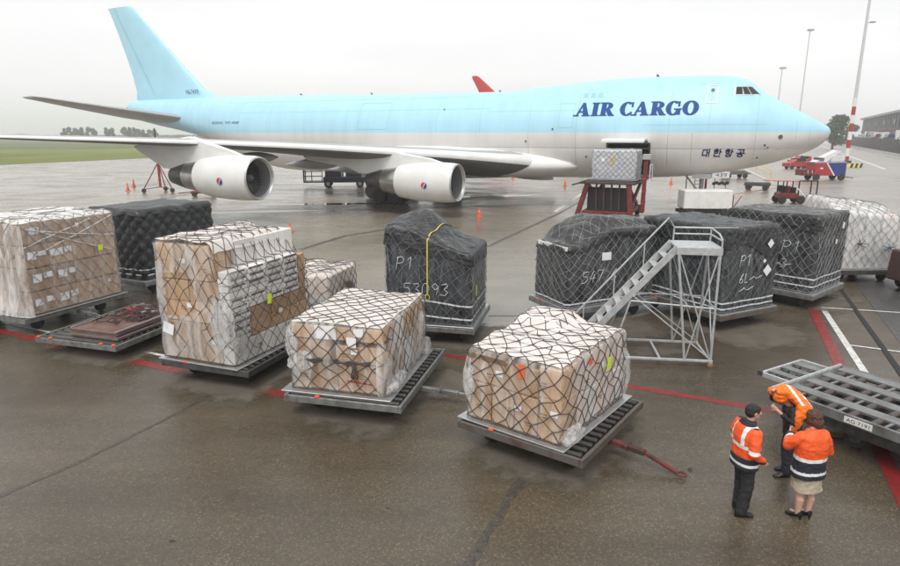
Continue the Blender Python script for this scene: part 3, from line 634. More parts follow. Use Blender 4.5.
def livery():
    m = bpy.data.materials.new('airliner_livery'); m.use_nodes = True; t = m.node_tree; b = t.nodes['Principled BSDF']; n = t.nodes.new; l = t.links.new
    g = n('ShaderNodeTexCoord'); sx = n('ShaderNodeSeparateXYZ'); l(g.outputs['Object'], sx.inputs[0])
    def step(v):
        a = n('ShaderNodeMath'); a.operation = 'GREATER_THAN'; a.inputs[1].default_value = v; l(sx.outputs[2], a.inputs[0]); return a.outputs[0]
    def mix(f, a, bb):
        x = n('ShaderNodeMix'); x.data_type = 'RGBA'; l(f, x.inputs['Factor'])
        for s_, v in (('A', a), ('B', bb)):
            if isinstance(v, tuple): x.inputs[s_].default_value = (*v, 1)
            else: l(v, x.inputs[s_])
        return x.outputs['Result']
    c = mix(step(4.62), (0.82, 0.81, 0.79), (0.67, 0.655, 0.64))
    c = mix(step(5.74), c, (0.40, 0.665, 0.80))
    ns = n('ShaderNodeTexNoise'); ns.inputs['Scale'].default_value = 0.7; ns.inputs['Detail'].default_value = 6
    mpn = n('ShaderNodeMapping'); mpn.inputs['Scale'].default_value = (1.6, 1, 0.22); l(g.outputs['Object'], mpn.inputs[0]); l(mpn.outputs[0], ns.inputs['Vector'])
    r = n('ShaderNodeValToRGB'); r.color_ramp.elements[0].position = 0.3; r.color_ramp.elements[1].position = 0.6; r.color_ramp.elements[0].color = (0.92, 0.92, 0.91, 1); r.color_ramp.elements[1].color = (1, 1, 1, 1)
    l(ns.outputs['Fac'], r.inputs['Fac'])
    x = n('ShaderNodeMix'); x.data_type = 'RGBA'; x.blend_type = 'MULTIPLY'; x.inputs['Factor'].default_value = 1; l(c, x.inputs['A']); l(r.outputs[0], x.inputs['B'])
    l(x.outputs['Result'], b.inputs['Base Color']); b.inputs['Roughness'].default_value = 0.38; b.inputs['Specular IOR Level'].default_value = 0.35
    return m
liv = livery()
acblue = mat('aircraft_blue', (0.40, 0.665, 0.80), 0.38, 0, (0.365, 0.63, 0.73), 0.5, spec=0.35)
acwhite = mat('aircraft_white', (0.74, 0.74, 0.73), 0.38, 0, (0.66, 0.66, 0.65), 0.8, spec=0.4)
acgrey = mat('aircraft_grey', (0.40, 0.405, 0.41), 0.42, 0, (0.34, 0.345, 0.35), 0.7)
acdark = mat('aircraft_dark_grey', (0.07, 0.07, 0.072), 0.5, 0, (0.11, 0.11, 0.11), 2)
letterm = mat('letter_blue', (0.012, 0.065, 0.235), 0.55, spec=0.2)
inkm = mat('ink_blue', (0.015, 0.018, 0.11), 0.6, spec=0.2)
seamm = mat('panel_seam', (0.29, 0.54, 0.63), 0.5)
seamg = mat('panel_seam_grey', (0.44, 0.43, 0.42), 0.5)
nozzlem = mat('exhaust_metal', (0.055, 0.052, 0.048), 0.4, 0.5, (0.10, 0.095, 0.085), 3)
corem = mat('core_metal', (0.50, 0.49, 0.47), 0.28, 0.9, (0.36, 0.35, 0.34), 2)

fu = MB()
n_ = NSEG
vs = [(X, y, z) for X, S in zip(XS, SEC) for (y, z) in S]
DX0, DX1, DZ0, DZ1 = 11.45, 14.4, 2.75, 4.95
fs = []
for i in range(len(XS) - 1):
    for k in range(n_):
        k2 = (k + 1) % n_
        q = (i * n_ + k, i * n_ + k2, (i + 1) * n_ + k2, (i + 1) * n_ + k)
        cz = sum(vs[a][2] for a in q) / 4; cy = sum(vs[a][1] for a in q) / 4; cx = sum(vs[a][0] for a in q) / 4
        if DX0 < cx < DX1 and DZ0 < cz < DZ1 and cy > 0: continue
        fs.append(q)
fs.append(tuple((len(XS) - 1) * n_ + j for j in range(n_)))
fu.add(vs, fs)
fuse = fu.build('fuselage', liv, plane, smooth='all')

def skin(X, z, off=0.015):
    e = 0.05; y = fus_y(X, z)
    dyx = (fus_y(X + e, z) - fus_y(X - e, z)) / (2 * e); dyz = (fus_y(X, z + e) - fus_y(X, z - e)) / (2 * e)
    n = Vector((-dyx, 1, -dyz)).normalized()
    return Vector((X, y, z)) + n * off
def patch(mb, x0, x1, z0, z1, off=0.015, nx=4, nz=4, side=1, sh=0.0, sh1=None):
    if sh1 is None: sh1 = sh
    vs = []
    for a in range(nx + 1):
        for c in range(nz + 1):
            z = z0 + (z1 - z0) * c / nz; X = x0 + (x1 - x0) * a / nx + (sh + (sh1 - sh) * a / nx) * (z - z0)
            p = skin(X, z, off); vs.append((p.x, p.y * side, p.z))
    mb.add(vs, [(a * (nz + 1) + c, (a + 1) * (nz + 1) + c, (a + 1) * (nz + 1) + c + 1, a * (nz + 1) + c + 1) for a in range(nx) for c in range(nz)])
    return mb
def outline(mb, x0, x1, z0, z1, t, off=0.018, side=1):
    patch(mb, x0, x1, z0, z0 + t, off, 4, 1, side); patch(mb, x0, x1, z1 - t, z1, off, 4, 1, side)
    patch(mb, x0, x0 + t, z0 + t, z1 - t, off, 1, 6, side); patch(mb, x1 - t, x1, z0 + t, z1 - t, off, 1, 6, side)
    return mb
# hold behind the open lower cargo door
mb = MB(); yi = 0.4
a = []
for (X, Y, z) in [(DX0, 3.0, 2.75), (DX1, 3.0, 2.75), (DX1, 3.0, 5.0), (DX0, 3.0, 5.0), (DX0, yi, 2.75), (DX1, yi, 2.75), (DX1, yi, 5.0), (DX0, yi, 5.0)]: a.append((X, Y, z))
mb.add(a, [(4, 5, 6, 7), (0, 1, 5, 4), (3, 7, 6, 2), (0, 4, 7, 3), (1, 2, 6, 5)])
mb.build('cargo_hold', mat('hold_lining', (0.05, 0.055, 0.05), 0.7), plane, fix=False)
mb = MB(); outline(mb, DX0 - 0.1, DX1 + 0.1, 2.7, 5.02, 0.12, 0.03); mb.build('cargo_door_frame', acdark, plane)
# open door, hinged along its top edge
hz = skin(13, 5.0, 0); mb = MB(); prof = []
for k in range(9):
    u = k / 8; prof.append((hz.y + 2.5 * u, hz.z + 0.12 + 0.22 * math.sin(math.pi * u * 0.9)))
mb.rings([[(DX0 + 0.02, y, z) for y, z in prof] + [(DX0 + 0.02, y, z - 0.13) for y, z in prof[::-1]], [(DX1 - 0.02, y, z) for y, z in prof] + [(DX1 - 0.02, y, z - 0.13) for y, z in prof[::-1]]], True, True, True)
mb.build('cargo_door', acwhite, plane, smooth=30)
# skin seams, doors and small fittings
mb = MB()
for X in (2.15, 4.6, 7.6, 10.2, 16.8, 20.5, 24.6, 28.5, 33, 37.4, 42, 46, 50, 54, 58.5):
    zt = (interp(HT, X) if 2.65 < X < 25 else interp(ZT, X)) - 0.35
    patch(mb, X, X + 0.035, 5.78, zt, 0.006, 1, 10)
for (x0, x1, z) in ((8, 24, 7.35), (24, 50, 7.6), (4, 12, 6.25), (26, 52, 8.6)): patch(mb, x0, x1, z, z + 0.03, 0.006, 24, 1)
mb.build('blue_skin_seam', seamm, plane)
mb = MB()
for X in (2.15, 4.6, 8.6, 10.2, 16.8, 20.5): patch(mb, X, X + 0.035, 3.4, 5.7, 0.006, 1, 8)
patch(mb, 3.0, 40, 4.60, 4.635, 0.007, 40, 1)
mb.build('belly_skin_seam', seamg, plane)
mb = MB(); outline(mb, 7.25, 7.98, 7.72, 8.98, 0.06); d = mb.build('crew_door', acwhite, plane)
mb = MB(); patch(mb, 7.5, 7.72, 8.5, 8.72, 0.02, 1, 1); mb.build('door_window', acdark, d)
for x in (15.2, 15.75, 16.3):
    mb = MB(); patch(mb, x, x + 0.3, 8.32, 8.62, 0.014, 1, 1); mb.build('window_plug', seamm, plane)
mb = MB(); outline(mb, 33.2, 36.2, 6.0, 8.3, 0.05, 0.01); mb.build('side_door_seam', seamm, plane)
mb = MB(); outline(mb, 17.1, 18.2, 6.1, 7.9, 0.035, 0.01); mb.build('door_seam', seamm, plane)
for (x, z, r_) in ((3.1, 5.45, 0.14), (4.0, 4.9, 0.07), (3.8, 4.75, 0.05), (4.4, 4.05, 0.06), (18.6, 6.0, 0.07), (16.0, 4.0, 0.06), (20.7, 5.1, 0.07), (28, 7.6, 0.06)):
    p = skin(x, z, 0.0); q = skin(x, z, 0.05); MB().cyl(p, q, r_, 10).build('vent_port', acdark, plane)
for (x, z, h) in ((11.5, 9.75, 0.35), (24, 9.0, 0.3), (36.5, 9.13, 0.3), (44.5, 9.3, 0.25)):
    MB().prism([(-0.15, -0.1), (0.2, -0.1), (0.2, h * 0.6), (0.1, h * 0.6)], -0.03, 0.03, lambda u, v, w_, x=x, z=z: (x + u, w_, z + v)).build('antenna', acdark, plane)
# cockpit windows
for side in (1, -1):
    frame = MB(); patch(frame, 4.5, 6.25, 8.22, 8.86, 0.012, 12, 6, side, 1.15, 0.0)
    frm = frame.build('cockpit_window_frame', mat('window_frame', (0.50, 0.52, 0.50), 0.4, 0.3), plane)
    for (x0, x1, s0, s1) in ((4.66, 5.12, 1.05, 0.66), (5.2, 5.6, 0.62, 0.36), (5.7, 6.14, 0.2, 0.0)):
        mb = MB(); patch(mb, x0, x1, 8.3, 8.79, 0.03, 4, 4, side, s0, s1); mb.build('pane', glassd, frm)
# nose radome seam
mb = MB(); rr = [skin(1.35, z, 0.008) for z in [5.0 + 0.1 * k for k in range(13)]]
vs = []
for p in rr: vs += [p, p + Vector((0.04, 0, 0))]
mb.add(vs, [(2 * i, 2 * i + 1, 2 * i + 3, 2 * i + 2) for i in range(len(rr) - 1)]); mb.build('radome_seam', seamg, plane)

# ---- lettering
def arcstrip(cx, cz, ao, bo, ai, bi, a0, a1, n=26):
    q = []
    for k in range(n):
        t0, t1 = R(a0 + (a1 - a0) * k / n), R(a0 + (a1 - a0) * (k + 1) / n)
        q.append([(cx + ao * math.cos(t0), cz + bo * math.sin(t0)), (cx + ao * math.cos(t1), cz + bo * math.sin(t1)), (cx + ai * math.cos(t1), cz + bi * math.sin(t1)), (cx + ai * math.cos(t0), cz + bi * math.sin(t0))])
    return q
def band(a, b, wa, wb):   # a horizontal-ended slanted stem from a to b (widths along u), cut in steps
    q = []; n = 4
    for k in range(n):
        t0, t1 = k / n, (k + 1) / n
        f = lambda t: (a[0] + (b[0] - a[0]) * t, a[1] + (b[1] - a[1]) * t, wa + (wb - wa) * t)
        x0, z0, w0 = f(t0); x1, z1, w1 = f(t1)
        q.append([(x0, z0), (x0 + w0, z0), (x1 + w1, z1), (x1, z1)])
    return q
def rect(x0, x1, z0, z1): return [[(x0, z0), (x1, z0), (x1, z1), (x0, z1)]]
def letter(ch):
    if ch == 'A': return 1.16, [band((0.02, 0.05), (0.44, 1.0), 0.15, 0.18), band((0.58, 0.05), (0.40, 1.0), 0.44, 0.24), rect(0.24, 0.70, 0.26, 0.38), rect(-0.18, 0.26, 0, 0.09), rect(0.48, 1.10, 0, 0.09)]
    if ch == 'I': return 0.64, [rect(0.11, 0.49, 0.06, 0.94), rect(0.0, 0.60, 0, 0.09), rect(0.0, 0.60, 0.91, 1.0)]
    if ch == 'R': return 1.10, [rect(0.11, 0.48, 0.06, 0.94), rect(0.0, 0.58, 0, 0.09), rect(0.0, 0.52, 0.91, 1.0), arcstrip(0.48, 0.735, 0.48, 0.265, 0.12, 0.17, -90, 90), band((0.68, 0.02), (0.42, 0.50), 0.42, 0.32), rect(0.72, 1.14, 0.0, 0.08)]
    if ch == 'C': return 1.02, [arcstrip(0.52, 0.5, 0.54, 0.52, 0.16, 0.40, 46, 314, 34), rect(0.80, 0.95, 0.60, 0.98), rect(0.74, 0.90, 0.08, 0.28)]
    if ch == 'G': return 1.14, [arcstrip(0.52, 0.5, 0.54, 0.52, 0.16, 0.40, 46, 314, 34), rect(0.80, 0.95, 0.60, 0.98), rect(0.68, 1.02, 0.03, 0.42), rect(0.56, 1.10, 0.38, 0.47)]
    if ch == 'O': return 1.12, [arcstrip(0.54, 0.5, 0.56, 0.52, 0.19, 0.40, 0, 360, 44)]
    return 0.42, []
def write_big(word, x_start, z0, h, wid):
    tot = sum(letter(c)[0] for c in word); k = wid / tot; u = 0.0
    for c in word:
        adv, pieces = letter(c)
        if pieces:
            mb = MB()
            for pi_, pc in enumerate(pieces):
                for q in pc:
                    zz = [p_[1] for p_ in q]; nn = max(1, int((max(zz) - min(zz)) / 0.12)); vs = []
                    for j in range(nn + 1):
                        t = j / nn
                        for (pa, pb) in ((q[0], q[3]), (q[1], q[2])):
                            a, b_ = pa[0] + (pb[0] - pa[0]) * t, pa[1] + (pb[1] - pa[1]) * t
                            X = x_start - (u + a) * k - 0.02 * (b_ - 0.5) * h; vs.append(skin(X, z0 + b_ * h, 0.018 + 0.004 * pi_))
                    mb.add(vs, [(2 * j, 2 * j + 1, 2 * j + 3, 2 * j + 2) for j in range(nn)])
            mb.build('letter', letterm, plane, fix=False)
        u += adv
write_big('AIR CARGO', 16.95, 6.92, 0.98, 8.6)
# hangul drawn as strokes: 대 한 항 공
def strokes_to(mb, strokes, fn, r_):
    for s_ in strokes:
        for (a, b_) in zip(s_[:-1], s_[1:]):
            a, b_ = Vector(a), Vector(b_); d = (b_ - a).normalized(); q = Vector((-d.y, d.x)) * r_; e = d * r_ * 0.8; vs = []
            for j in range(5):
                p = (a - e).lerp(b_ + e, j / 4); vs += [fn(*(p + q)), fn(*(p - q))]
            mb.add(vs, [(2 * j, 2 * j + 1, 2 * j + 3, 2 * j + 2) for j in range(4)])
def circ(cx, cz, rx, rz, n=14): return [(cx + rx * math.cos(2 * math.pi * k / n), cz + rz * math.sin(2 * math.pi * k / n)) for k in range(n + 1)]
hg = [
 [[(0.42, 0.86), (0.06, 0.86), (0.06, 0.16), (0.44, 0.16)], [(0.60, 0.98), (0.60, 0.02)], [(0.60, 0.52), (0.86, 0.52)], [(0.88, 0.98), (0.88, 0.02)]],
 [[(0.18, 0.98), (0.46, 0.98)], [(0.02, 0.82), (0.60, 0.82)], circ(0.32, 0.58, 0.2, 0.13), [(0.80, 1.0), (0.80, 0.3)], [(0.80, 0.64), (1.0, 0.64)], [(0.14, 0.3), (0.14, 0.04), (0.88, 0.04)]],
 [[(0.18, 0.98), (0.46, 0.98)], [(0.02, 0.82), (0.60, 0.82)], circ(0.32, 0.60, 0.2, 0.13), [(0.80, 1.0), (0.80, 0.36)], [(0.80, 0.66), (1.0, 0.66)], circ(0.48, 0.15, 0.3, 0.14)],
 [[(0.12, 0.94), (0.84, 0.94), (0.80, 0.66)], [(0.48, 0.72), (0.48, 0.50)], [(0.0, 0.48), (1.0, 0.48)], circ(0.48, 0.17, 0.3, 0.15)]]
for k, g_ in enumerate(hg):
    mb = MB(); strokes_to(mb, g_, lambda u, v, k=k: skin(7.92 - k * 0.73 - u * 0.50 - 0.08 * v, 4.10 + v * 0.52, 0.022), 0.075); mb.build('hangul_letter', inkm, plane, fix=False)
def bfont(txt):
    """flat mesh of a short text from the built-in font, width and verts"""
    cu = bpy.data.curves.new('t', 'FONT'); cu.body = txt; ob = bpy.data.objects.new('t', cu); col.objects.link(ob)
    dg = bpy.context.evaluated_depsgraph_get(); me = bpy.data.meshes.new_from_object(ob.evaluated_get(dg))
    V = [v.co.copy() for v in me.vertices]; Fc = [tuple(p.vertices) for p in me.polygons]
    bpy.data.objects.remove(ob); bpy.data.curves.remove(cu); bpy.data.meshes.remove(me)
    x0 = min(v.x for v in V); x1 = max(v.x for v in V); y0 = min(v.y for v in V); y1 = max(v.y for v in V)
    return [((v.x - x0) / (x1 - x0), (v.y - y0) / (y1 - y0)) for v in V], Fc
def text_on(name, txt, m, parent, fn):
    V, Fc = bfont(txt); return MB().add([fn(u, v) for u, v in V], Fc).build(name, m, parent, fix=False)
text_on('type_lettering', 'BOEING', letterm, plane, lambda u, v: skin(53.7 - 1.55 * u, 6.6 + 0.24 * v, 0.015)); text_on('type_lettering', '747-400F', letterm, plane, lambda u, v: skin(51.85 - 1.95 * u, 6.6 + 0.24 * v, 0.015))

# ---- fin and tailplanes
def foil(ch, tr, n=14, camber=0.0):
    up, lo = [], []
    for k in range(n + 1):
        x = 0.5 * (1 - math.cos(math.pi * k / n)); t = 5 * tr * (0.2969 * math.sqrt(x) - 0.126 * x - 0.3516 * x * x + 0.2843 * x ** 3 - 0.1036 * x ** 4)
        c = camber * 4 * x * (1 - x); up.append((x * ch, (c + t) * ch)); lo.append((x * ch, (c - t) * ch))
    return up + lo[::-1][1:-1]
finp = [(9.0, 54.3, 13.6), (9.4, 55.2, 12.2), (10.2, 57.0, 10.2), (12, 59.0, 8.6), (14, 61.1, 7.15), (16, 63.25, 5.75), (18, 65.4, 4.4), (18.85, 66.3, 3.9), (19.05, 66.8, 3.5)]
finp[0] = (9.0, 53.4, 13.0); 
mb = MB(); mb.rings([[(xl + a, t, z) for a, t in foil(ch, 0.10)] for z, xl, ch in finp], True, False, True)
fin = mb.build('tail_fin', acblue, plane, smooth=50)
mb = MB()
for sg in (1, -1):
    vs = []
    for z in (9.9, 19.0):
        xl = interp([(q[0], q[1]) for q in finp], z); ch = interp([(q[0], q[2]) for q in finp], z)
        t = 5 * 0.10 * ch * 0.062
        vs += [(xl + ch * 0.70, sg * (t * 1.22 + 0.02), z), (xl + ch * 0.70 + 0.06, sg * (t * 1.2 + 0.02), z)]
    mb.add(vs, [(0, 1, 3, 2)])
mb.build('rudder_seam', seamm, fin)
text_on('registration', 'HL7439', inkm, fin, lambda u, v: (59.05 - 1.75 * u, 0.66, 9.75 + 0.42 * v))
for sg, nm in ((1, 'tailplane'), (-1, 'tailplane')):
    mb = MB(); rs = []
    for (Y, xl, ch, z, tr) in [(1.0, 57.6, 9.2, 7.2, 0.10), (2.2, 58.7, 8.3, 7.35, 0.10), (6.5, 63.0, 5.6, 8.2, 0.09), (10.6, 67.0, 3.0, 9.05, 0.085), (11.05, 67.8, 2.0, 9.15, 0.07)]:
        rs.append([(xl + a, sg * Y, z + t) for a, t in foil(ch, tr)])
    mb.rings(rs, True, True, True).build(nm, acgrey, plane, smooth=50)
MB().lathe([(68.6, 0.34), (69.0, 0.28), (69.05, 0.15)], (0, 0, 8.35), 'X', 16).build('tail_cone_exhaust', nozzlem, plane, smooth=40)

# ---- wings
WT = [(2.6, 19.3, 16.2, 3.35, 0.135, 3.0), (5, 21.2, 13.6, 3.62, 0.125, 2.5), (8.5, 24.3, 11.4, 4.02, 0.115, 1.6), (12, 27.4, 9.6, 4.34, 0.105, 1.0), (16.5, 31.4, 8.2, 4.74, 0.088, 0.4), (21.2, 35.6, 6.9, 5.06, 0.076, 0), (26, 39.9, 5.6, 5.30, 0.066, -0.5), (30, 43.6, 4.5, 5.50, 0.06, -1.0), (31.8, 45.3, 3.9, 5.58, 0.06, -1)]
wlow = mat('wing_underside_shade', (0.15, 0.152, 0.155), 0.5, 0, (0.12, 0.122, 0.125), 0.6)  # darker copy of the wing grey, underside shade put into the colour
ledge = mat('bare_leading_edge', (0.55, 0.55, 0.55), 0.4, 0.2, (0.46, 0.46, 0.46), 1)
def wing_pt(Y, fx, fz=0.0):
    xl = interp([(q[0], q[1]) for q in WT], Y); ch = interp([(q[0], q[2]) for q in WT], Y); z = interp([(q[0], q[3]) for q in WT], Y)
    inc = R(interp([(q[0], q[5]) for q in WT], Y)); return Vector((xl + ch * fx * math.cos(inc), Y, z - ch * fx * math.sin(inc) + fz))
for sg in (1, -1):
    mb = MB(); rs = []
    for (Y, xl, ch, z, tr, inc) in WT:
        ci, si = math.cos(R(inc)), math.sin(R(inc))
        rs.append([(xl + a * ci + t * si, sg * Y, z - a * si + t * ci) for a, t in foil(ch, tr, 16, 0.01)])
    mb.rings(rs, True, True, True)
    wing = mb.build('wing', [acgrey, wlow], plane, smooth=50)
    for p_ in wing.data.polygons: p_.material_index = 1 if p_.normal.z < 0.02 else 0  # downward faces take the painted shade tone
    # white strip along the leading edge
    mb = MB(); rs = []
    for k in range(40):
        Y = 3.3 + k * (31.4 - 3.3) / 39; ch = interp([(q[0], q[2]) for q in WT], Y); tr = interp([(q[0], q[4]) for q in WT], Y); inc = R(interp([(q[0], q[5]) for q in WT], Y))
        p0 = wing_pt(Y, 0); ring = []
        for x in (0.06, 0.035, 0.018, 0.006, 0.0, -0.004):
            s_ = 1 if x >= 0 else -1; x = abs(x); t = s_ * 5 * tr * (0.2969 * math.sqrt(x) - 0.126 * x - 0.3516 * x * x) * ch + 0.04 * x * ch
            a = x * ch - 0.012
            ring.append((p0.x + a * math.cos(inc) + t * math.sin(inc), sg * Y, p0.z - a * math.sin(inc) + t * math.cos(inc) + s_ * 0.012))
        rs.append(ring)
    mb.rings(rs, False).build('leading_edge', acwhite, wing, smooth='all', fix=False)
    # flap track fairings
    for Y, ln in ((7.2, 6.0), (11.0, 5.6), (15.2, 5.2), (19.0, 4.8)):
        c = wing_pt(Y, 0.86, -0.62); mb = MB(); rs = []
        for k in range(11):
            u = k / 10; rr = 0.42 * math.sin(math.pi * min(1, max(0.02, u ** 0.8))) + 0.02
            rs.append([(c.x - ln * 0.5 + ln * u, sg * (c.y + rr * 0.7 * math.cos(2 * math.pi * j / 12)), c.z + 0.1 - 0.25 * u + rr * math.sin(2 * math.pi * j / 12)) for j in range(12)])
        mb.rings(rs, True, True, True).build('flap_track_fairing', acgrey, wing, smooth=60)
    # winglet
    mb = MB(); rs = []
    for (dy, dz, xl, ch) in ((0, 0, 45.6, 3.4), (0.35, 0.7, 46.6, 2.5), (0.6, 1.75, 48.0, 1.3)):
        rs.append([(xl + a, sg * (31.8 + dy + t), 5.55 + dz) for a, t in foil(ch, 0.07)])
    mb.rings(rs, True, True, True).build('winglet', acwhite, wing, smooth=50)
# body fairing over the wing root
for sg in (1, -1):
    mb = MB(); rs = []
    for k in range(25):
        u = k / 24; X = 16.2 + 27 * u; s_ = math.sin(math.pi * u) ** 0.5 if 0 < u < 1 else 0.02
        s_ = max(s_, 0.03)
        rs.append([(X, sg * (1.7 + 2.95 * s_ * math.cos(q)), 3.2 + (1.7 * s_ if math.sin(q) > 0 else 1.25 * s_) * math.sin(q)) for q in [2 * math.pi * j / 24 for j in range(24)]])
    mb.rings(rs, True, True, True).build('wing_root_fairing', mat('fairing_white', (0.82, 0.81, 0.79), 0.38, 0, (0.74, 0.73, 0.71), 0.8, spec=0.35), plane, smooth='all')

# ---- engines
def emblem(parent, c, rad, sg):
    redm = mat('emblem_red', (0.55, 0.03, 0.05), 0.5); blm = mat('emblem_blue', (0.02, 0.04, 0.25), 0.5)
    for m, ph, nm in ((redm, 0, 'emblem_red_half'), (blm, 180, 'emblem_blue_half')):
        mb = MB(); vs = []; n = 14; r_ = 0.22
        pts = []
        for k in range(n + 1):
            t = k / n; a = R(ph + 75 + 175 * t); wd = 0.22 * math.sin(math.pi * min(1, t * 0.95 + 0.05)) * (1.2 - 0.5 * t)
            pts.append(((r_ - wd) * math.cos(a), (r_ - wd) * math.sin(a), r_ * math.cos(a), r_ * math.sin(a)))
        def put(u, v):
            ang = -v / rad + R(4); rr = rad + 0.02
            return (c[0] - u, c[1] + sg * rr * math.cos(ang), c[2] - rr * math.sin(ang))
        for q in pts: vs += [put(q[0], q[1]), put(q[2], q[3])]
        mb.add(vs, [(2 * i, 2 * i + 1, 2 * i + 3, 2 * i + 2) for i in range(n)]).build(nm, m, parent, fix=False)
def engine(X0, Y, Z, sg):
    c = (X0, sg * Y, Z); RO = 1.34
    fairY = sg * Y
    mb = MB(); mb.lathe([(1.1, 1.06), (0.75, 1.10), (0.35, 1.10), (0.12, 1.14), (0.0, 1.205), (0.03, 1.255), (0.14, 1.29), (0.5, 1.335), (1.2, 1.36), (2.2, 1.355), (3.2, 1.30), (4.0, 1.20), (4.45, 1.12), (4.45, 1.0)], c, 'X', 44, False)
    cowl = mb.build('engine_cowl', acwhite, plane, smooth=50)
    MB().lathe([(0.16, 1.13), (0.08, 1.15), (0.0, 1.21), (-0.012, 1.225), (0.03, 1.262), (0.09, 1.285)], c, 'X', 44, False).build('intake_lip', alu, cowl, smooth='all', fix=False)
    MB().lathe([(1.0, 1.07), (1.02, 0.02)], c, 'X', 32, False).build('intake_disc', blackm, cowl, fix=False)
    MB().lathe([(0.98, 1.065), (0.75, 1.095), (0.35, 1.095), (0.2, 1.115)], c, 'X', 40, False).build('intake_liner', mat('liner_grey', (0.16, 0.16, 0.165), 0.6), cowl, smooth='all', fix=False)
    MB().lathe([(0.55, 0.02), (0.62, 0.12), (0.8, 0.24), (1.0, 0.3)], c, 'X', 20).build('spinner', acdark, cowl, smooth='all')
    mb = MB()
    for k in range(26):
        a = 2 * math.pi * k / 26; ca, sa = math.cos(a), math.sin(a); cb, sb = math.cos(a + 0.12), math.sin(a + 0.12)
        mb.add([(c[0] + 0.80, c[1] + 0.28 * ca, c[2] + 0.28 * sa), (c[0] + 0.97, c[1] + 0.28 * cb, c[2] + 0.28 * sb), (c[0] + 0.98, c[1] + 1.05 * cb, c[2] + 1.05 * sb), (c[0] + 0.80, c[1] + 1.05 * ca, c[2] + 1.05 * sa)], [(0, 1, 2, 3)])
    mb.build('fan_blades', acdark, cowl, fix=False)
    MB().lathe([(3.9, 1.0), (4.5, 1.02), (5.2, 0.93), (5.75, 0.84), (5.75, 0.7)], c, 'X', 32, False).build('core_cowl', corem, cowl, smooth=40)
    MB().lathe([(5.70, 0.845), (5.9, 0.83), (6.6, 0.66), (7.15, 0.52), (7.15, 0.44), (6.5, 0.42)], c, 'X', 32, False).build('exhaust_nozzle', nozzlem, cowl, smooth=40)
    MB().lathe([(6.3, 0.32), (7.1, 0.22), (7.6, 0.05)], c, 'X', 20).build('exhaust_plug', nozzlem, cowl, smooth=40)
    emblem(cowl, (X0 + 1.95, sg * Y, Z - 0.05), 1.355, sg)
    # pylon: a slim wedge from the cowl's crown up and back under the wing
    wl = wing_pt(Y, 0.02); wm = wing_pt(Y, 0.30); we = wing_pt(Y, 0.66)
    prof = [(X0 + 0.9, Z + 1.28), (X0 + 2.2, Z + 1.62), (wl.x - 0.7, wl.z - 0.02), (wl.x + 0.9, wl.z + 0.42), (we.x + 1.9, we.z - 0.2), (we.x + 1.6, we.z - 0.45), (X0 + 8.7, Z + 0.82), (X0 + 7.8, Z + 0.45), (X0 + 6.9, Z + 0.42), (X0 + 5.6, Z + 0.72), (X0 + 3.6, Z + 0.95), (X0 + 1.2, Z + 1.15)]
    mb = MB(); n = len(prof); vs = []
    for s2 in (-1, 1):
        for (x, z) in prof:
            wd = 0.30 if X0 + 1.5 < x < we.x - 0.6 else 0.06
            vs.append((x, sg * Y + s2 * wd, z))
    mb.add(vs, [tuple(range(n - 1, -1, -1)), tuple(range(n, 2 * n))] + [(i, (i + 1) % n, (i + 1) % n + n, i + n) for i in range(n)])
    mb.build('pylon', acwhite, plane, smooth=35, bevel=0.08)
for sg in (1, -1):
    engine(22.55, 11.8, 2.40, sg); engine(31.35, 21.2, 3.03, sg)

# ---- landing gear
def bogie(X, Y, big=True):
    g = MB(); g.cyl((X, Y, 0.62), (X, Y * 0.9, 3.2), 0.2, 12); g.cyl((X - 0.75, Y, 0.62), (X + 0.75, Y, 0.62), 0.13, 10)
    g.bar((X + 0.2, Y, 1.3), (X + 1.7, Y * 0.9, 3.0), 0.12, 0.12)
    for dx in (-0.74, 0.74): g.cyl((X + dx, Y - 0.75, 0.62), (X + dx, Y + 0.75, 0.62), 0.09, 8)
    gear = g.build('main_landing_gear', acdark, plane, smooth=40)
    for dx in (-0.74, 0.74):
        for dy in (-0.56, 0.56):
            wh = MB().wheel((X + dx, Y + dy, 0.62), 0.62, 0.45, 24).build('wheel', rubber, gear, smooth=30)
            MB().lathe([(-0.2, 0.33), (0.2, 0.33)], (X + dx, Y + dy, 0.62), 'Y', 18).build('rim', acgrey, wh, smooth=30)
    MB().prism([(-1.4, 1.7), (1.5, 1.9), (1.5, 3.2), (-1.6, 3.1)], -0.03, 0.03, lambda u, v, w_: (X + u, Y + (0.95 if Y > 0 else -0.95) + w_, v)).build('gear_door', acgrey, gear)
for X, Y in ((31.6, 5.5), (31.6, -5.5), (34.6, 1.95), (34.6, -1.95)): bogie(X, Y)
g = MB(); g.cyl((7.9, 0, 0.6), (7.9, 0, 3.0), 0.16, 12); g.cyl((7.9, -0.55, 0.6), (7.9, 0.55, 0.6), 0.08, 8); g.bar((7.9, 0, 1.2), (9.2, 0, 2.8), 0.12, 0.12)
gear = g.build('nose_landing_gear', acgrey, plane, smooth=40)
for dy in (-0.42, 0.42):
    wh = MB().wheel((7.9, dy, 0.6), 0.6, 0.38, 22).build('wheel', rubber, gear, smooth=30)
    MB().lathe([(-0.16, 0.3), (0.16, 0.3)], (7.9, dy, 0.6), 'Y', 16).build('rim', acgrey, wh)
for dy in (-0.75, 0.75): MB().box((7.9, dy, 2.6), (1.3, 0.05, 0.35)).build('gear_door', acwhite, gear)

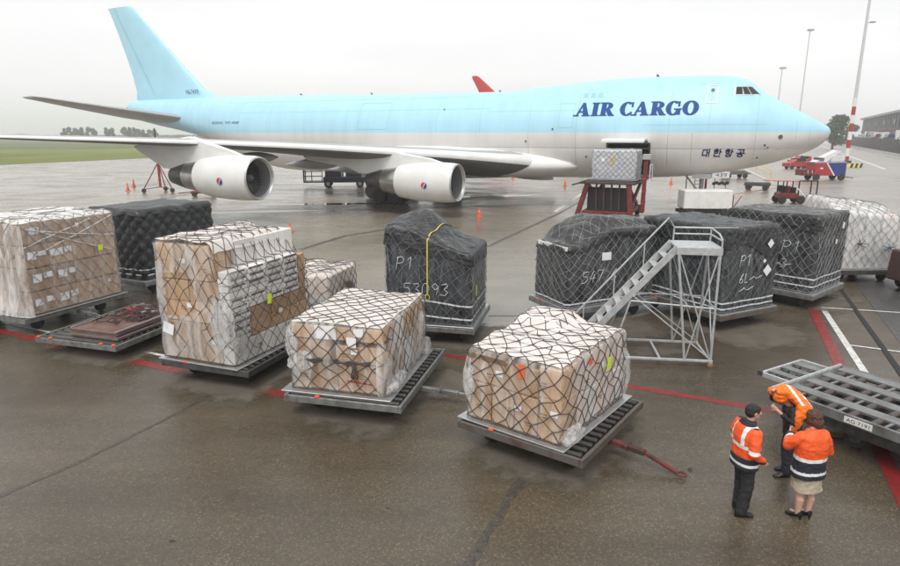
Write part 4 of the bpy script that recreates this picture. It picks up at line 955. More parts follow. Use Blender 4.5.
# ---- a second jet parked behind: only the tip of its red fin shows over the fuselage
bp_ = pdist(480, 134, 138); jet2 = empty('distant_airplane', (bp_.x, bp_.y, 0), math.pi - R(12), 'distant parked jet whose red tail fin shows above the blue fuselage', 'airplane')
mb = MB(); rs = []
for X, r_, z in ((-52, 0.05, 5.2), (-51, 1.0, 5.3), (-48, 2.2, 5.5), (-43, 2.9, 5.6), (-20, 2.95, 5.6), (-10, 2.8, 5.8), (-2, 1.7, 6.7), (4, 0.5, 7.4)):
    rs.append([(X, r_ * math.cos(2 * math.pi * j / 24), z + r_ * math.sin(2 * math.pi * j / 24)) for j in range(24)])
mb.rings(rs, True, True, True).build('fuselage', acwhite, jet2, smooth='all')
mb = MB(); mb.rings([[(xl + a, t, z) for a, t in foil(ch, 0.1)] for z, xl, ch in ((8, -10.1, 7.8), (15, -2.5, 3.1), (17.4, 0.2, 1.7), (17.7, 0.7, 1.0))], True, False, True)
mb.build('tail_fin', [mat('fin_red', (0.50, 0.03, 0.03), 0.4)], jet2, smooth=50)
for sg in (1, -1):
    mb = MB(); mb.rings([[(xl + a, sg * Y, z + t) for a, t in foil(ch, 0.11)] for Y, xl, ch, z in ((2.5, -36, 11, 4.2), (10, -30, 7, 4.9), (25, -18.5, 3, 6.2))], True, True, True).build('wing', acgrey, jet2, smooth=50)
    MB().lathe([(0, 1.2), (0.1, 1.35), (2, 1.4), (4, 1.1), (5.4, 0.6)], (-35, sg * 9, 2.4), 'X', 20).build('engine', acwhite, jet2, smooth=40)
    MB().wheel((-22, sg * 4, 0.6), 0.6, 0.9).build('wheel', rubber, jet2); MB().cyl((-22, sg * 4, 0.6), (-22, sg * 3.6, 4), 0.2).build('gear_leg', acdark, jet2)
MB().wheel((-46, 0, 0.5), 0.5, 0.7).build('wheel', rubber, jet2); MB().cyl((-46, 0, 0.5), (-46, 0, 4), 0.15).build('gear_leg', acdark, jet2)
#==CARGO==
# ================================================================== CARGO
UNIT = MB().box((0, 0, 0), (1, 1, 1)).build('unit', brown, None, bevel=0.015); UNIT_ME = UNIT.data; bpy.data.objects.remove(UNIT)
BOXME = {}
def boxme(m):
    if m.name not in BOXME:
        me = UNIT_ME.copy(); me.materials.clear(); me.materials.append(m); BOXME[m.name] = me
    return BOXME[m.name]
def carton(parent, c, d, m, rz=0, name='carton'): return link(name, boxme(m), parent, c, rz, d)
def block(parent, x0, x1, y0, y1, z0, z1, nx, ny, nz, m, rnd, gap=0.012, name='carton', jit=0.012):
    """cartons filling a block; those inside it are left out"""
    ms = m if isinstance(m, list) else [m]
    dx, dy, dz = (x1 - x0) / nx, (y1 - y0) / ny, (z1 - z0) / nz
    for i in range(nx):
        for j in range(ny):
            for k in range(nz):
                if 0 < i < nx - 1 and 0 < j < ny - 1 and k < nz - 1: continue
                jx, jy = rnd.uniform(-jit, jit), rnd.uniform(-jit, jit)
                carton(parent, (x0 + (i + .5) * dx + jx, y0 + (j + .5) * dy + jy, z0 + (k + .5) * dz), (dx - gap, dy - gap, dz - gap * 0.6), rnd.choice(ms), rnd.uniform(-0.012, 0.012), name)

class Hull:
    """draped outline of a load: rectangle hx, hy, bottom z0, top height Hf(x, y)"""
    def __init__(s, hx, hy, z0, Hf, rc=0.09, rt=0.07, bulge=0.03, seed=1, nx=7, ny=5, m=5):
        s.hx, s.hy, s.z0, s.Hf, s.rc, s.rt, s.bulge, s.seed = hx, hy, z0, Hf, rc, rt, bulge, seed
        s.nx, s.ny, s.M = nx, ny, 2 * m
        s.lens = [2 * hx, 2 * hy, 2 * hx, 2 * hy]; s.cnt = [2 * nx, 2 * ny, 2 * nx, 2 * ny]; s.NC = sum(s.cnt)
    def per(s, i):
        """perimeter half-cell coordinate -> x, y, nx, ny  (0 at (-hx,-hy), counter-clockwise)"""
        i = i % s.NC; k = 0
        while i >= s.cnt[k] and k < 3: i -= s.cnt[k]; k += 1
        t = i / s.cnt[k]
        x, y = [(-s.hx + 2 * s.hx * t, -s.hy), (s.hx, -s.hy + 2 * s.hy * t), (s.hx - 2 * s.hx * t, s.hy), (-s.hx, s.hy - 2 * s.hy * t)][k]
        n = [(0, -1), (1, 0), (0, 1), (-1, 0)][k]
        cx, cy = max(abs(x) - (s.hx - s.rc), 0), max(abs(y) - (s.hy - s.rc), 0)
        if cx > 0 and cy > 0:
            l = math.hypot(cx, cy); f = s.rc / l; sx, sy = math.copysign(1, x), math.copysign(1, y)
            x, y = sx * (s.hx - s.rc + cx * f), sy * (s.hy - s.rc + cy * f); n = (sx * cx / l, sy * cy / l)
        return x, y, n[0], n[1]
    def side(s, i, t, off=0.0):
        x, y, a, b = s.per(i); top = s.Hf(x * 0.97, y * 0.97) - s.rt; z = s.z0 + t * (top - s.z0)
        bu = s.bulge * (math.sin(math.pi * min(1, t * 1.02)) + 0.9 * noise.noise((x * 1.4, y * 1.4, z * 1.6 + s.seed)))
        o = off + bu; return Vector((x + a * o, y + b * o, z))
    def top(s, x, y, off=0.0):
        d = min(s.hx - abs(x), s.hy - abs(y)); z = s.Hf(x * 0.97, y * 0.97); r_ = s.rt
        if d < r_: d = max(d, 0); z -= r_ - math.sqrt(max(0, r_ * r_ - (r_ - d) ** 2))
        return Vector((x, y, z + off + 0.35 * s.bulge * noise.noise((x * 1.7, y * 1.7, s.seed))))
def drape(h, name, m, parent, off=0.012, crinkle=0.012, freq=5.0, t0=0.0, pillow=0.0, ns=None, ntt=22, nk=12, skirt=None, smooth='all', fold=0.0):
    """film or tarpaulin over the load: side rings then rings closing over the top"""
    mb = MB(); ns = ns or h.NC * 4; rs = []
    def pil(i, j):
        if not pillow: return 0
        p_, q_ = (i + j) / 2, (i - j) / 2; return pillow * (abs(math.sin(math.pi * p_)) * abs(math.sin(math.pi * q_))) ** 0.55
    def cr(p):
        a = noise.noise(p * freq + Vector((h.seed, 0, 0))); b = noise.noise(p * freq * 2.6 + Vector((0, h.seed, 3)))
        rid = (1 - 2 * abs(noise.noise(p * freq * 0.7 + Vector((5, h.seed, 1)))))
        return crinkle * (0.55 * a + 0.35 * b + 0.5 * rid)
    for k in range(ntt + 1):
        ring = []
        for c in range(ns):
            i = c * h.NC / ns; tb = t0
            if skirt: tb = skirt(i / h.NC)
            t = tb + (1 - tb) * k / ntt
            p = h.side(i, t, off); x, y, a, b = h.per(i); d = cr(p) + pil(i, t * h.M)
            if fold and skirt: d += fold * (1 - k / ntt) ** 0.8 * (0.6 + 0.8 * noise.noise((x * 3, y * 3, h.seed)) + 0.5 * math.sin(i * 2.3 + 2 * noise.noise((x, y, 3))))
            ring.append(p + Vector((a, b, 0)) * d)
        rs.append(ring)
    for k in range(1, nk + 1):
        f = 1 - k / nk; ring = []
        if k == 1: f = 1 - 0.35 * h.rt / max(h.hx, h.hy)
        for c in range(ns):
            i = c * h.NC / ns; x, y, a, b = h.per(i); x, y = x * f, y * f
            p = h.top(x, y, off); p.z += cr(p) + (pil(x / h.hx * h.nx, y / h.hy * h.ny) * 0.6 if pillow else 0); ring.append(p)
        rs.append(ring)
    mb.rings(rs, True)
    return mb.build(name, m, parent, smooth=smooth)
def net(h, m, parent, r=0.012, off=0.03, jit=0.03, t0=0.0, seed=0, topsub=3, name='cargo_net', skipbottom=0, knots=True):
    mb = MB(); rnd = random.Random(seed); cache = {}
    def snode(i, j):
        i = i % h.NC; k = (i, j)
        if k not in cache:
            w_ = 0 if j in (0, h.M) else 1
            cache[k] = (i + w_ * rnd.uniform(-1, 1) * jit * 8, min(1, max(0, (j + w_ * rnd.uniform(-1, 1) * jit * 8) / h.M)))
        return cache[k]
    for j in range(skipbottom, h.M):
        for i in range(h.NC):
            if (i + j) % 2: continue
            for di in (-1, 1):
                a = snode(i, j); b = list(snode(i + di, j + 1))
                if abs(b[0] - a[0]) > h.NC / 2: b[0] += h.NC if b[0] < a[0] else -h.NC
                pts = [h.side(a[0] + (b[0] - a[0]) * t, t0 + (1 - t0) * (a[1] + (b[1] - a[1]) * t), off) for t in (0, 0.5, 1)]
                mb.tube(pts, r, 4, False)
    A, B = 2 * h.nx, 2 * h.ny; tc_ = {}
    def tnode(a, b):
        if (a, b) not in tc_:
            e = a in (0, A) or b in (0, B); w_ = 0 if e else 1
            tc_[(a, b)] = ((a + w_ * rnd.uniform(-1, 1) * jit * 8) / A * 2 - 1, (b + w_ * rnd.uniform(-1, 1) * jit * 8) / B * 2 - 1)
        return tc_[(a, b)]
    def tp(u, v):
        x, y = u * h.hx, v * h.hy; q = h.top(x, y, off * 0.75)
        return q
    for a in range(A + 1):
        for b in range(B):
            if (a + b) % 2: continue
            for da in (-1, 1):
                if not 0 <= a + da <= A: continue
                p0, p1 = tnode(a, b), tnode(a + da, b + 1)
                mb.tube([tp(p0[0] + (p1[0] - p0[0]) * t / topsub, p0[1] + (p1[1] - p0[1]) * t / topsub) for t in range(topsub + 1)], r, 4, False)
    if knots:
        for (i, t) in cache.values():
            p = h.side(i, t0 + (1 - t0) * t, off); q = r * 2.0; mb.add([p + Vector(v) * q for v in ((1, 0, 0), (-1, 0, 0), (0, 1, 0), (0, -1, 0), (0, 0, 1), (0, 0, -1))], [(0, 2, 4), (2, 1, 4), (1, 3, 4), (3, 0, 4), (2, 0, 5), (1, 2, 5), (3, 1, 5), (0, 3, 5)])
        for (u, v_) in tc_.values():
            p = tp(u, v_); q = r * 2.0; mb.add([p + Vector(v) * q for v in ((1, 0, 0), (-1, 0, 0), (0, 1, 0), (0, -1, 0), (0, 0, 1), (0, 0, -1))], [(0, 2, 4), (2, 1, 4), (1, 3, 4), (3, 0, 4), (2, 0, 5), (1, 2, 5), (3, 1, 5), (0, 3, 5)])
    # edge ropes
    mb.tube([h.side(i / 2, 0.01 + t0, off) for i in range(h.NC * 2)], r * 1.3, 4, closed=True)
    return mb.build(name, m, parent, smooth='all', fix=False)
def band_around(h, t, ht, m, parent, off=0.03, name='strap'):
    mb = MB(); n = h.NC * 4; rs = [[], []]
    for c in range(n):
        i = c * h.NC / n; p = h.side(i, t, off + 0.006 * noise.noise((c * 0.3, t * 9, h.seed)))
        dz = 0.02 * noise.noise((c * 0.08, t * 7, h.seed))
        rs[0].append(p + Vector((0, 0, dz - ht / 2))); rs[1].append(p + Vector((0, 0, dz + ht / 2)))
    return mb.rings(rs, True).build(name, m, parent, fix=False)
GLYPH = {
 'P': [[(0.05, 0), (0.1, 1.0)], [(0.0, 0.9), (0.45, 1.0), (0.62, 0.8), (0.45, 0.55), (0.08, 0.5)]],
 '1': [[(0.12, 0.75), (0.35, 1.0), (0.3, 0.0)]],
 '5': [[(0.6, 1.0), (0.12, 0.98), (0.08, 0.58), (0.42, 0.62), (0.6, 0.36), (0.45, 0.06), (0.05, 0.04)]],
 '3': [[(0.05, 0.92), (0.4, 1.0), (0.58, 0.8), (0.25, 0.54), (0.6, 0.36), (0.42, 0.02), (0.02, 0.08)]],
 '0': [circ(0.32, 0.5, 0.28, 0.5, 12)],
 '9': [[(0.58, 0.7), (0.3, 0.48), (0.06, 0.72), (0.3, 1.0), (0.58, 0.78), (0.5, 0.0)]],
 '4': [[(0.4, 1.0), (0.02, 0.35), (0.62, 0.38)], [(0.46, 0.7), (0.4, 0.0)]],
 '7': [[(0.02, 0.95), (0.6, 1.0), (0.25, 0.0)]],
 '6': [[(0.5, 1.0), (0.1, 0.5), (0.12, 0.1), (0.45, 0.04), (0.55, 0.35), (0.3, 0.5), (0.1, 0.34)]],
 '~': [[(0.0, 0.2), (0.6, 0.5), (1.1, 0.25), (1.9, 0.55)]], 'U': [[(0.0, 1.0), (0.05, 0.15), (0.3, 0.0), (0.55, 0.2), (0.58, 1.0)]], 'L': [[(0.1, 1.0), (0.05, 0.02), (0.55, 0.05)]],
}
def chalk(parent, h, txt, face, u0, z, ht, off=0.045, r=0.013):
    """hand-drawn strokes on face 'L' (x=-hx, read from +y to -y) or 'R' (y=-hy, read from -x to +x)"""
    u = u0
    for ch in txt:
        if ch == ' ': u += ht * 0.4; continue
        mb = MB()
        for st in GLYPH[ch]:
            P = []
            for a, b in zip(st[:-1], st[1:]):
                for t in (0, 0.34, 0.67): P.append((a[0] + (b[0] - a[0]) * t, a[1] + (b[1] - a[1]) * t))
            P.append(st[-1]); Q = []
            for (a, b) in P:
                uu = u + (a + 0.06 * noise.noise((a * 3 + u, b * 3, 1)) + 0.12 * b) * ht; zz = z + (b + 0.07 * noise.noise((a * 3, b * 3 + u * 5, 7)) + 0.10 * (u - u0)) * ht
                if face == 'L': i = h.cnt[0] + h.cnt[1] + h.cnt[2] + uu / (2 * h.hy) * h.cnt[3]
                else: i = uu / (2 * h.hx) * h.cnt[0]
                p0 = h.side(i, 0, 0); p1 = h.side(i, 1, 0); t = (zz - p0.z) / (p1.z - p0.z); Q.append(h.side(i, t, off))
            mb.tube(Q, [r * (0.55 + 0.7 * abs(noise.noise((k * 0.7, u, z)))) for k in range(len(Q))], 5)
        mb.build('chalk_mark', chalkm, parent, smooth='all')
        u += ht * 0.78
def sticker(parent, h, face, u, z, wd, ht, m, off=0.05, rot=0.0, name='tag'):
    if face == 'L': i = h.cnt[0] + h.cnt[1] + h.cnt[2] + u / (2 * h.hy) * h.cnt[3]
    else: i = u / (2 * h.hx) * h.cnt[0]
    p0 = h.side(i, 0, 0); p1 = h.side(i, 1, 0); p = h.side(i, (z - p0.z) / (p1.z - p0.z), off)
    mb = MB()
    if face == 'L': M_ = Matrix.Rotation(rot, 3, 'X'); mb.box(p, (0.006, wd, ht), M_)
    else: M_ = Matrix.Rotation(rot, 3, 'Y'); mb.box(p, (wd, 0.006, ht), M_)
    return mb.build(name, m, parent)

# ---- pallet dollies
def make_dolly(ln, wd, zt=0.5, body=None, bar=1, label=None, loc=(0, 0, 0), rz=0, rollers=True, stops=True, group='pallet dollies under the loads', barm=None, barlen=1.7, bary=0.0):
    """x along the length; the front corner of the photo is at -x,-y; bar=1 puts the drawbar on the y=-w/2 side"""
    body = body or steel; d = empty('pallet_dolly', loc, rz, label, 'dolly', group)
    hx, hy = ln / 2, wd / 2; ht = 0.15
    for sy in (-1, 1):
        mb = MB(); mb.box((0, sy * (hy - 0.03), zt - ht / 2), (ln, 0.06, ht)); mb.box((0, sy * (hy - 0.055), zt - ht + 0.012), (ln - 0.004, 0.11, 0.02)); mb.build('side_beam', body, d, bevel=0.008)
    for sx in (-1, 1):
        mb = MB(); mb.box((sx * (hx - 0.03), 0, zt - ht / 2 - 0.002), (0.06, wd - 0.125, ht - 0.01)); mb.build('end_beam', body, d, bevel=0.008)
    for y in (-0.42, 0, 0.42): MB().box((0, y * wd, zt - 0.105), (ln - 0.13, 0.07, 0.07)).build('deck_rail', body, d)
    if rollers:
        me = None; n = int((ln - 0.2) / 0.2)
        for k in range(n):
            x = -hx + 0.16 + k * (ln - 0.32) / (n - 1)
            if me is None:
                o = MB().cyl((0, -hy + 0.09, 0), (0, hy - 0.09, 0), 0.045, 10).build('roller', rollerm, d, smooth=40); me = o.data; o.location = (x, 0, zt - 0.03)
            else: link('roller', me, d, (x, 0, zt - 0.03))
    mb = MB()
    for sx in (-0.62, 0.62):
        mb.box((sx * hx, 0, 0.24), (0.1, wd * 0.66, 0.1))
        for sy in (-0.6, 0.6): mb.box((sx * hx, sy * hy * 0.8, 0.32), (0.14, 0.08, 0.12))
    mb.build('axle', darksteel, d)
    for sx in (-0.62, 0.62):
        for sy in (-0.66, 0.66):
            MB().wheel((sx * hx, sy * hy, 0.19), 0.19, 0.13, 16).build('wheel', rubber, d, smooth=30)
    if stops:
        for sx, sy in (((-1, 0.42),) if stops is True else stops):
            MB().box((sx * (hx - 0.02), sy * hy, zt + 0.015), (0.06, 0.10, 0.05)).build('stop_lug', orangep, d, bevel=0.01)
    if bar:
        s_ = -1 if bar > 0 else 1
        mb = MB(); y0 = s_ * (hy - 0.1); y1 = s_ * (hy + barlen)
        mb.bar((bary, y0, 0.3), (bary, y0 + (y1 - y0) * 0.55, 0.26), 0.11, 0.09); mb.bar((bary, y0 + (y1 - y0) * 0.55, 0.26), (bary, y1, 0.2 if bar != 2 else 0.07), 0.07, 0.06)
        mb.tube([(bary + 0.07 * math.cos(2 * math.pi * k / 10), y1 + s_ * 0.07 + 0.07 * math.sin(2 * math.pi * k / 10), 0.2 if bar != 2 else 0.07) for k in range(10)], 0.02, 6, closed=True)
        mb.bar((bary - 0.12, y0 + (y1 - y0) * 0.3, 0.3), (bary + 0.12, y0 + (y1 - y0) * 0.3, 0.3), 0.05, 0.08)
        mb.build('drawbar', barm or body, d, bevel=0.006)
    return d
def place(front, yaw, ln, wd):
    """centre of a rectangle given its photo-front corner"""
    a = R(yaw); return (front[0] + math.cos(a) * ln / 2 - math.sin(a) * wd / 2, front[1] + math.sin(a) * ln / 2 + math.cos(a) * wd / 2, 0)
def pallet(parent, hx, hy, z, m=None):
    return MB().box((0, 0, z - 0.012), (2 * hx, 2 * hy, 0.03)).build('pallet_sheet', m or alu, parent, bevel=0.006)

film = film_mat('clear_film', 0.04, 0.52, bump=0.3); film2 = film_mat('milky_film', 0.12, 0.72); film3 = film_mat('thin_film', 0.0, 0.2, bump=0.15); filmw = film_mat('white_film', 0.75, 1.0, (0.80, 0.79, 0.77))
blackfilm = mat('black_plastic', (0.016, 0.0175, 0.020), 0.22, 0, (0.040, 0.043, 0.047), 5, 0.9, 6, rvar=0.12, stretch=(1, 1, 0.6))
tarpm = mat('dark_tarpaulin', (0.014, 0.0145, 0.015), 0.36, 0, (0.028, 0.029, 0.030), 4, 0.9, 7, rvar=0.12, stretch=(1, 1, 2.2))
quiltm = mat('black_quilted_cover', (0.016, 0.019, 0.021), 0.42, 0, (0.03, 0.034, 0.037), 3, 0.2, 9)
sheetw = mat('white_cover_sheet', (0.68, 0.635, 0.60), 0.45, 0, (0.60, 0.55, 0.51), 3, 0.4, 6)
#==LOADS==
ZP = 0.53
def load_root(front, yaw, ln, wd, label, cat='cargo', group=None):
    c = place(front, yaw, ln, wd); return empty('netted_cargo_pallet', (c[0], c[1], ZP), R(yaw), label, cat, group), ln / 2, wd / 2
def smooth01(t): t = min(1, max(0, t)); return t * t * (3 - 2 * t)
GL = 'netted cargo pallets of cartons'; GB = 'black wrapped cargo pallets'

# ---- load G, nearest: brown boxes at the end, pale boxes along the side
dG = make_dolly(2.85, 2.48, 0.5, rustysteel, 2, 'rusty grey pallet dolly nearest the camera with red drawbar lying on the asphalt', place((2.14, 9.03), 54, 2.85, 2.48), R(54), barm=mat('red_rust', (0.14, 0.028, 0.022), 0.7, 0, (0.045, 0.028, 0.024), 5, lo=0.4, hi=0.55), barlen=1.15, bary=-0.15)
lg, hx, hy = load_root((1.83, 9.42), 52, 2.64, 1.92, 'netted pallet of brown and pale pink boxes nearest the camera, in the middle', group=GL)
rnd = random.Random(3)
pallet(lg, hx + 0.12, hy + 0.14, 0)
block(lg, -hx + 0.03, -hx + 0.62, -hy + 0.45, hy - 0.03, 0.02, 0.70, 1, 3, 1, tan, rnd, 0.03, jit=0.025)
block(lg, -hx + 0.05, -hx + 0.60, -hy + 0.45, hy - 0.03, 0.71, 1.22, 1, 2, 1, [tan, brown], rnd, 0.03, jit=0.03)
block(lg, -hx + 0.02, -hx + 0.62, -hy + 0.03, -hy + 0.44, 0.02, 0.78, 1, 1, 2, tan, rnd)
block(lg, -hx + 0.03, -hx + 0.60, -hy + 0.03, -hy + 0.44, 0.78, 1.32, 1, 1, 1, tan, rnd)
block(lg, -hx + 0.64, hx - 0.02, -hy + 0.03, -hy + 0.44, 0.02, 0.66, 5, 1, 1, [whitebox, pinkbox], rnd, 0.03)
block(lg, -hx + 0.64, hx - 0.02, -hy + 0.05, -hy + 0.44, 0.67, 1.36, 7, 1, 1, pinkbox, rnd, 0.04, jit=0.03)
block(lg, -hx + 0.64, hx - 0.02, -hy + 0.46, hy - 0.03, 0.02, 1.40, 4, 2, 1, [pinkbox, whitebox], rnd, 0.02)
block(lg, 0.35, hx - 0.1, 0.1, hy - 0.12, 1.41, 1.58, 2, 2, 1, [whitebox], rnd)
Hg = lambda x, y: 1.33 + 0.09 * smooth01((x + hxG) / 0.8) + 0.16 * smooth01((x - 0.15) / 0.3) * smooth01((y + 0.1) / 0.25) + 0.02 * math.sin(x * 9)
hxG = hx
hG = Hull(hx, hy, 0.03, Hg, bulge=0.02, seed=3, nx=8, ny=6, m=4)
drape(hG, 'plastic_film', film, lg, 0.006, 0.014)
Hs = Hull(hx - 0.02, hy - 0.02, 1.0, Hg, bulge=0.005, seed=4, nx=8, ny=6, m=4)
mb = MB()
for k in range(9):
    x0 = -hx + 0.06 + k * (2 * hx - 0.12) / 9; x1 = x0 + (2 * hx - 0.12) / 9 - 0.02; vs = []
    for a in range(4):
        for b in range(13):
            x = x0 + (x1 - x0) * a / 3; y = -hy + 0.05 + (2 * hy - 0.1) * b / 12; p = hG.top(x, y, 0.012 + 0.012 * math.sin(math.pi * a / 3) + 0.008 * noise.noise((x * 5, y * 5, 2))); vs.append(p)
    MB().add(vs, [(a * 13 + b, (a + 1) * 13 + b, (a + 1) * 13 + b + 1, a * 13 + b + 1) for a in range(3) for b in range(12)]).build('top_sheet', sheetw, lg, smooth='all')
net(hG, cordm, lg, 0.0095, 0.028, 0.05, seed=5)
sticker(lg, hG, 'R', 1.72, 0.98, 0.16, 0.24, tagm, 0.04, 0.1, 'lime_tag')
sticker(lg, hG, 'R', 1.0, 1.22, 0.14, 0.12, mat('orange_label', (0.75, 0.16, 0.05), 0.6), 0.02, 0, 'label'); sticker(lg, hG, 'L', 1.15, 1.16, 0.13, 0.26, mat('orange_label', (0.75, 0.16, 0.05), 0.6), 0.02, 0, 'label')
sticker(lg, hG, 'L', 0.45, 1.22, 0.75, 0.10, mat('brown_tape', (0.20, 0.13, 0.09), 0.5), 0.012, 0.0, 'tape')
def film_bunch(parent, c, d, seed, m, n=14):
    if m is film2: m = film_mat('gathered_film', 0.10, 0.62, (0.86, 0.85, 0.84), 0.2, 5.0, 0.8)
    """crumpled film gathered at a corner"""
    mb = MB(); rs = []
    for k in range(n + 1):
        th = math.pi * k / n; ring = []
        for j in range(20):
            ph = 2 * math.pi * j / 20; v = Vector((math.sin(th) * math.cos(ph), math.sin(th) * math.sin(ph), math.cos(th)))
            q = 1 + 0.35 * noise.noise(v * 1.8 + Vector((seed, 0, 0))) + 0.14 * (1 - 2 * abs(noise.noise(v * 3.2 + Vector((0, seed, 0)))))
            ring.append((c[0] + v.x * d[0] * q, c[1] + v.y * d[1] * q, c[2] + v.z * d[2] * q))
        rs.append(ring)
    return mb.rings(rs, True, True, True).build('crumpled_film', m, parent, smooth=60)
film_bunch(lg, (-hx + 0.25, -hy - 0.12, 0.16), (0.30, 0.10, 0.15), 2, film2); film_bunch(lg, (hx - 0.1, -hy - 0.03, 0.55), (0.10, 0.10, 0.45), 4, film2); film_bunch(lg, (-hx - 0.02, hy - 0.05, 0.75), (0.08, 0.12, 0.38), 6, film2)

# ---- load F
dF = make_dolly(3.45, 2.49, 0.5, steel, 1, 'grey pallet dolly with drawbar, second from the camera', place((-0.94, 11.05), 76, 3.45, 2.49), R(76), barlen=1.55, bary=-0.3)
lf, hx, hy = load_root((-1.30, 11.42), 76, 2.80, 2.0, 'low netted pallet of brown cartons under a flat white sheet, second nearest', group=GL)
rnd = random.Random(11); pallet(lf, hx + 0.15, hy + 0.18, 0)
block(lf, -hx + 0.04, -hx + 0.75, -hy + 0.05, hy - 0.05, 0.02, 0.60, 1, 2, 1, [tan, brown], rnd, 0.03)
block(lf, -hx + 0.06, -hx + 0.72, -hy + 0.05, 0.05, 0.62, 0.98, 1, 1, 1, [tan], rnd)
block(lf, -hx + 0.05, -hx + 0.72, 0.12, hy - 0.06, 0.62, 1.08, 1, 1, 1, [brown], rnd)
block(lf, -hx + 0.03, -hx + 0.74, -hy + 0.03, hy - 0.03, 1.10, 1.38, 1, 4, 1, [tan, whitebox], rnd)
block(lf, -hx + 0.76, hx - 0.03, -hy + 0.03, hy - 0.03, 0.02, 1.38, 3, 3, 2, [whitebox, tan], rnd, 0.02)
Hf_ = lambda x, y: 1.44 + 0.015 * math.sin(x * 4 + y * 3)
hF = Hull(hx, hy, 0.03, Hf_, bulge=0.035, seed=8, nx=8, ny=6, m=4)
drape(hF, 'plastic_film', film, lf, 0.008, 0.02)
mb = MB(); vs = []; nn = 18
for a in range(nn + 1):
    for b in range(nn + 1):
        x = (-1 + 2 * a / nn) * (hx - 0.02); y = (-1 + 2 * b / nn) * (hy - 0.02); vs.append(hF.top(x, y, 0.018 + 0.008 * noise.noise((x * 4, y * 4, 1))))
mb.add(vs, [(a * (nn + 1) + b, (a + 1) * (nn + 1) + b, (a + 1) * (nn + 1) + b + 1, a * (nn + 1) + b + 1) for a in range(nn) for b in range(nn)]).build('top_sheet', sheetw, lf, smooth='all')
net(hF, cordm, lf, 0.0092, 0.032, 0.045, seed=6)
Hw = Hull(hx + 0.02, hy + 0.02, 0.03, lambda x, y: 1.3, bulge=0.05, seed=19, nx=8, ny=6, m=4)
mb = MB(); vs = []
for a in range(41):
    for b in range(19):
        i = -0.8 + a / 40 * 15.5; t = b / 18 * (0.86 + 0.08 * math.sin(a * 0.9)); p = Hw.side(i, t, 0.02 + 0.035 * noise.noise((a * 0.2, b * 0.2, 3)) + 0.015 * math.sin(a * 1.1 + b * 0.25)); vs.append(p)
mb.add(vs, [(a * 19 + b, (a + 1) * 19 + b, (a + 1) * 19 + b + 1, a * 19 + b + 1) for a in range(40) for b in range(18)]).build('loose_film', film2, lf, smooth='all')
film_bunch(lf, (-hx + 0.5, -hy - 0.1, 0.16), (0.5, 0.12, 0.15), 12, film2); film_bunch(lf, (hx - 0.15, -hy - 0.08, 0.2), (0.25, 0.12, 0.2), 13, film2); film_bunch(lf, (-hx - 0.03, hy - 0.25, 0.62), (0.06, 0.28, 0.22), 14, film2); film_bunch(lf, (-hx - 0.02, hy - 0.05, 1.0), (0.06, 0.12, 0.3), 15, film2)
mb = MB()
for q in range(3): mb.tube([(-hx - 0.05 - 0.02 * math.sin(k), hy - 0.3 - k * 0.12, 0.66 + 0.03 * math.sin(k * 2.1 + q) + 0.02 * q) for k in range(13)], 0.022, 5)
for q in range(4): mb.tube([(-hx - 0.06, -hy + 0.55 + 0.03 * q + 0.02 * math.sin(k + q), 0.66 - k * 0.05) for k in range(7)], 0.016, 5)
mb.build('net_gather', cordm, lf, smooth='all')
sticker(lf, hF, 'L', 0.75, 1.22, 0.26, 0.18, labelm, 0.02, 0, 'label'); sticker(lf, hF, 'L', 1.35, 1.1, 0.2, 0.2, labelm, 0.02, 0.05, 'label'); sticker(lf, hF, 'L', 1.5, 1.3, 0.2, 0.16, labelm, 0.02, 0, 'label')
sticker(lf, hF, 'L', 1.5, 0.27, 0.55, 0.03, redpaint, 0.02, 0.06, 'tape')

# ---- load D: tall
dD = make_dolly(3.3, 2.41, 0.5, darksteel, 1, 'dark pallet dolly under the tallest white and brown carton pallet', place((-4.46, 12.86), 71, 3.3, 2.41), R(71), barlen=1.3)
ld, hx, hy = load_root((-4.78, 13.02), 69, 2.95, 2.02, 'tall netted pallet of white flat boxes over brown cartons with torn film on its end', group=GL)
rnd = random.Random(21); pallet(ld, hx + 0.1, hy + 0.12, 0)
block(ld, -hx + 0.03, -hx + 0.7, -hy + 0.36, hy - 0.03, 0.02, 0.92, 1, 2, 1, brown, rnd); block(ld, -hx + 0.04, -hx + 0.7, -hy + 0.36, hy - 0.03, 0.94, 1.9, 1, 2, 2, [brown, tan], rnd); block(ld, -hx + 0.03, -hx + 0.7, -hy + 0.5, hy - 0.03, 1.92, 2.72, 1, 3, 2, [tan, brown], rnd)
block(ld, -hx + 0.03, hx - 0.03, -hy + 0.03, -hy + 0.34, 0.02, 0.52, 3, 1, 1, [tan, whitebox], rnd)
block(ld, -hx + 0.72, hx - 0.03, -hy + 0.04, -hy + 0.34, 0.54, 1.2, 3, 1, 2, [brown, tan], rnd)
block(ld, -hx + 0.03, -hx + 0.7, -hy + 0.04, -hy + 0.34, 0.54, 1.2, 1, 1, 4, [whitebox], rnd, 0.035)
block(ld, -hx + 0.03, hx - 0.3, -hy + 0.04, -hy + 0.34, 1.22, 2.16, 4, 1, 6, [whitebox], rnd, 0.035, jit=0.02)
slotm = mat('dark_slot', (0.06, 0.05, 0.045), 0.8)
for i_ in range(4):
    for k_ in range(6):
        if rnd.random() < 0.85: MB().box((-hx + 0.03 + (i_ + 0.45) * (2 * hx - 0.33) / 4, -hy + 0.022, 1.22 + (k_ + 0.80) * 0.157), ((2 * hx - 0.33) / 4 * 0.72, 0.012, 0.042)).build('box_slot', slotm, ld)
for k_ in range(4): MB().box((-hx + 0.36, -hy + 0.022, 0.54 + (k_ + 0.8) * 0.165), (0.5, 0.012, 0.045)).build('box_slot', slotm, ld)
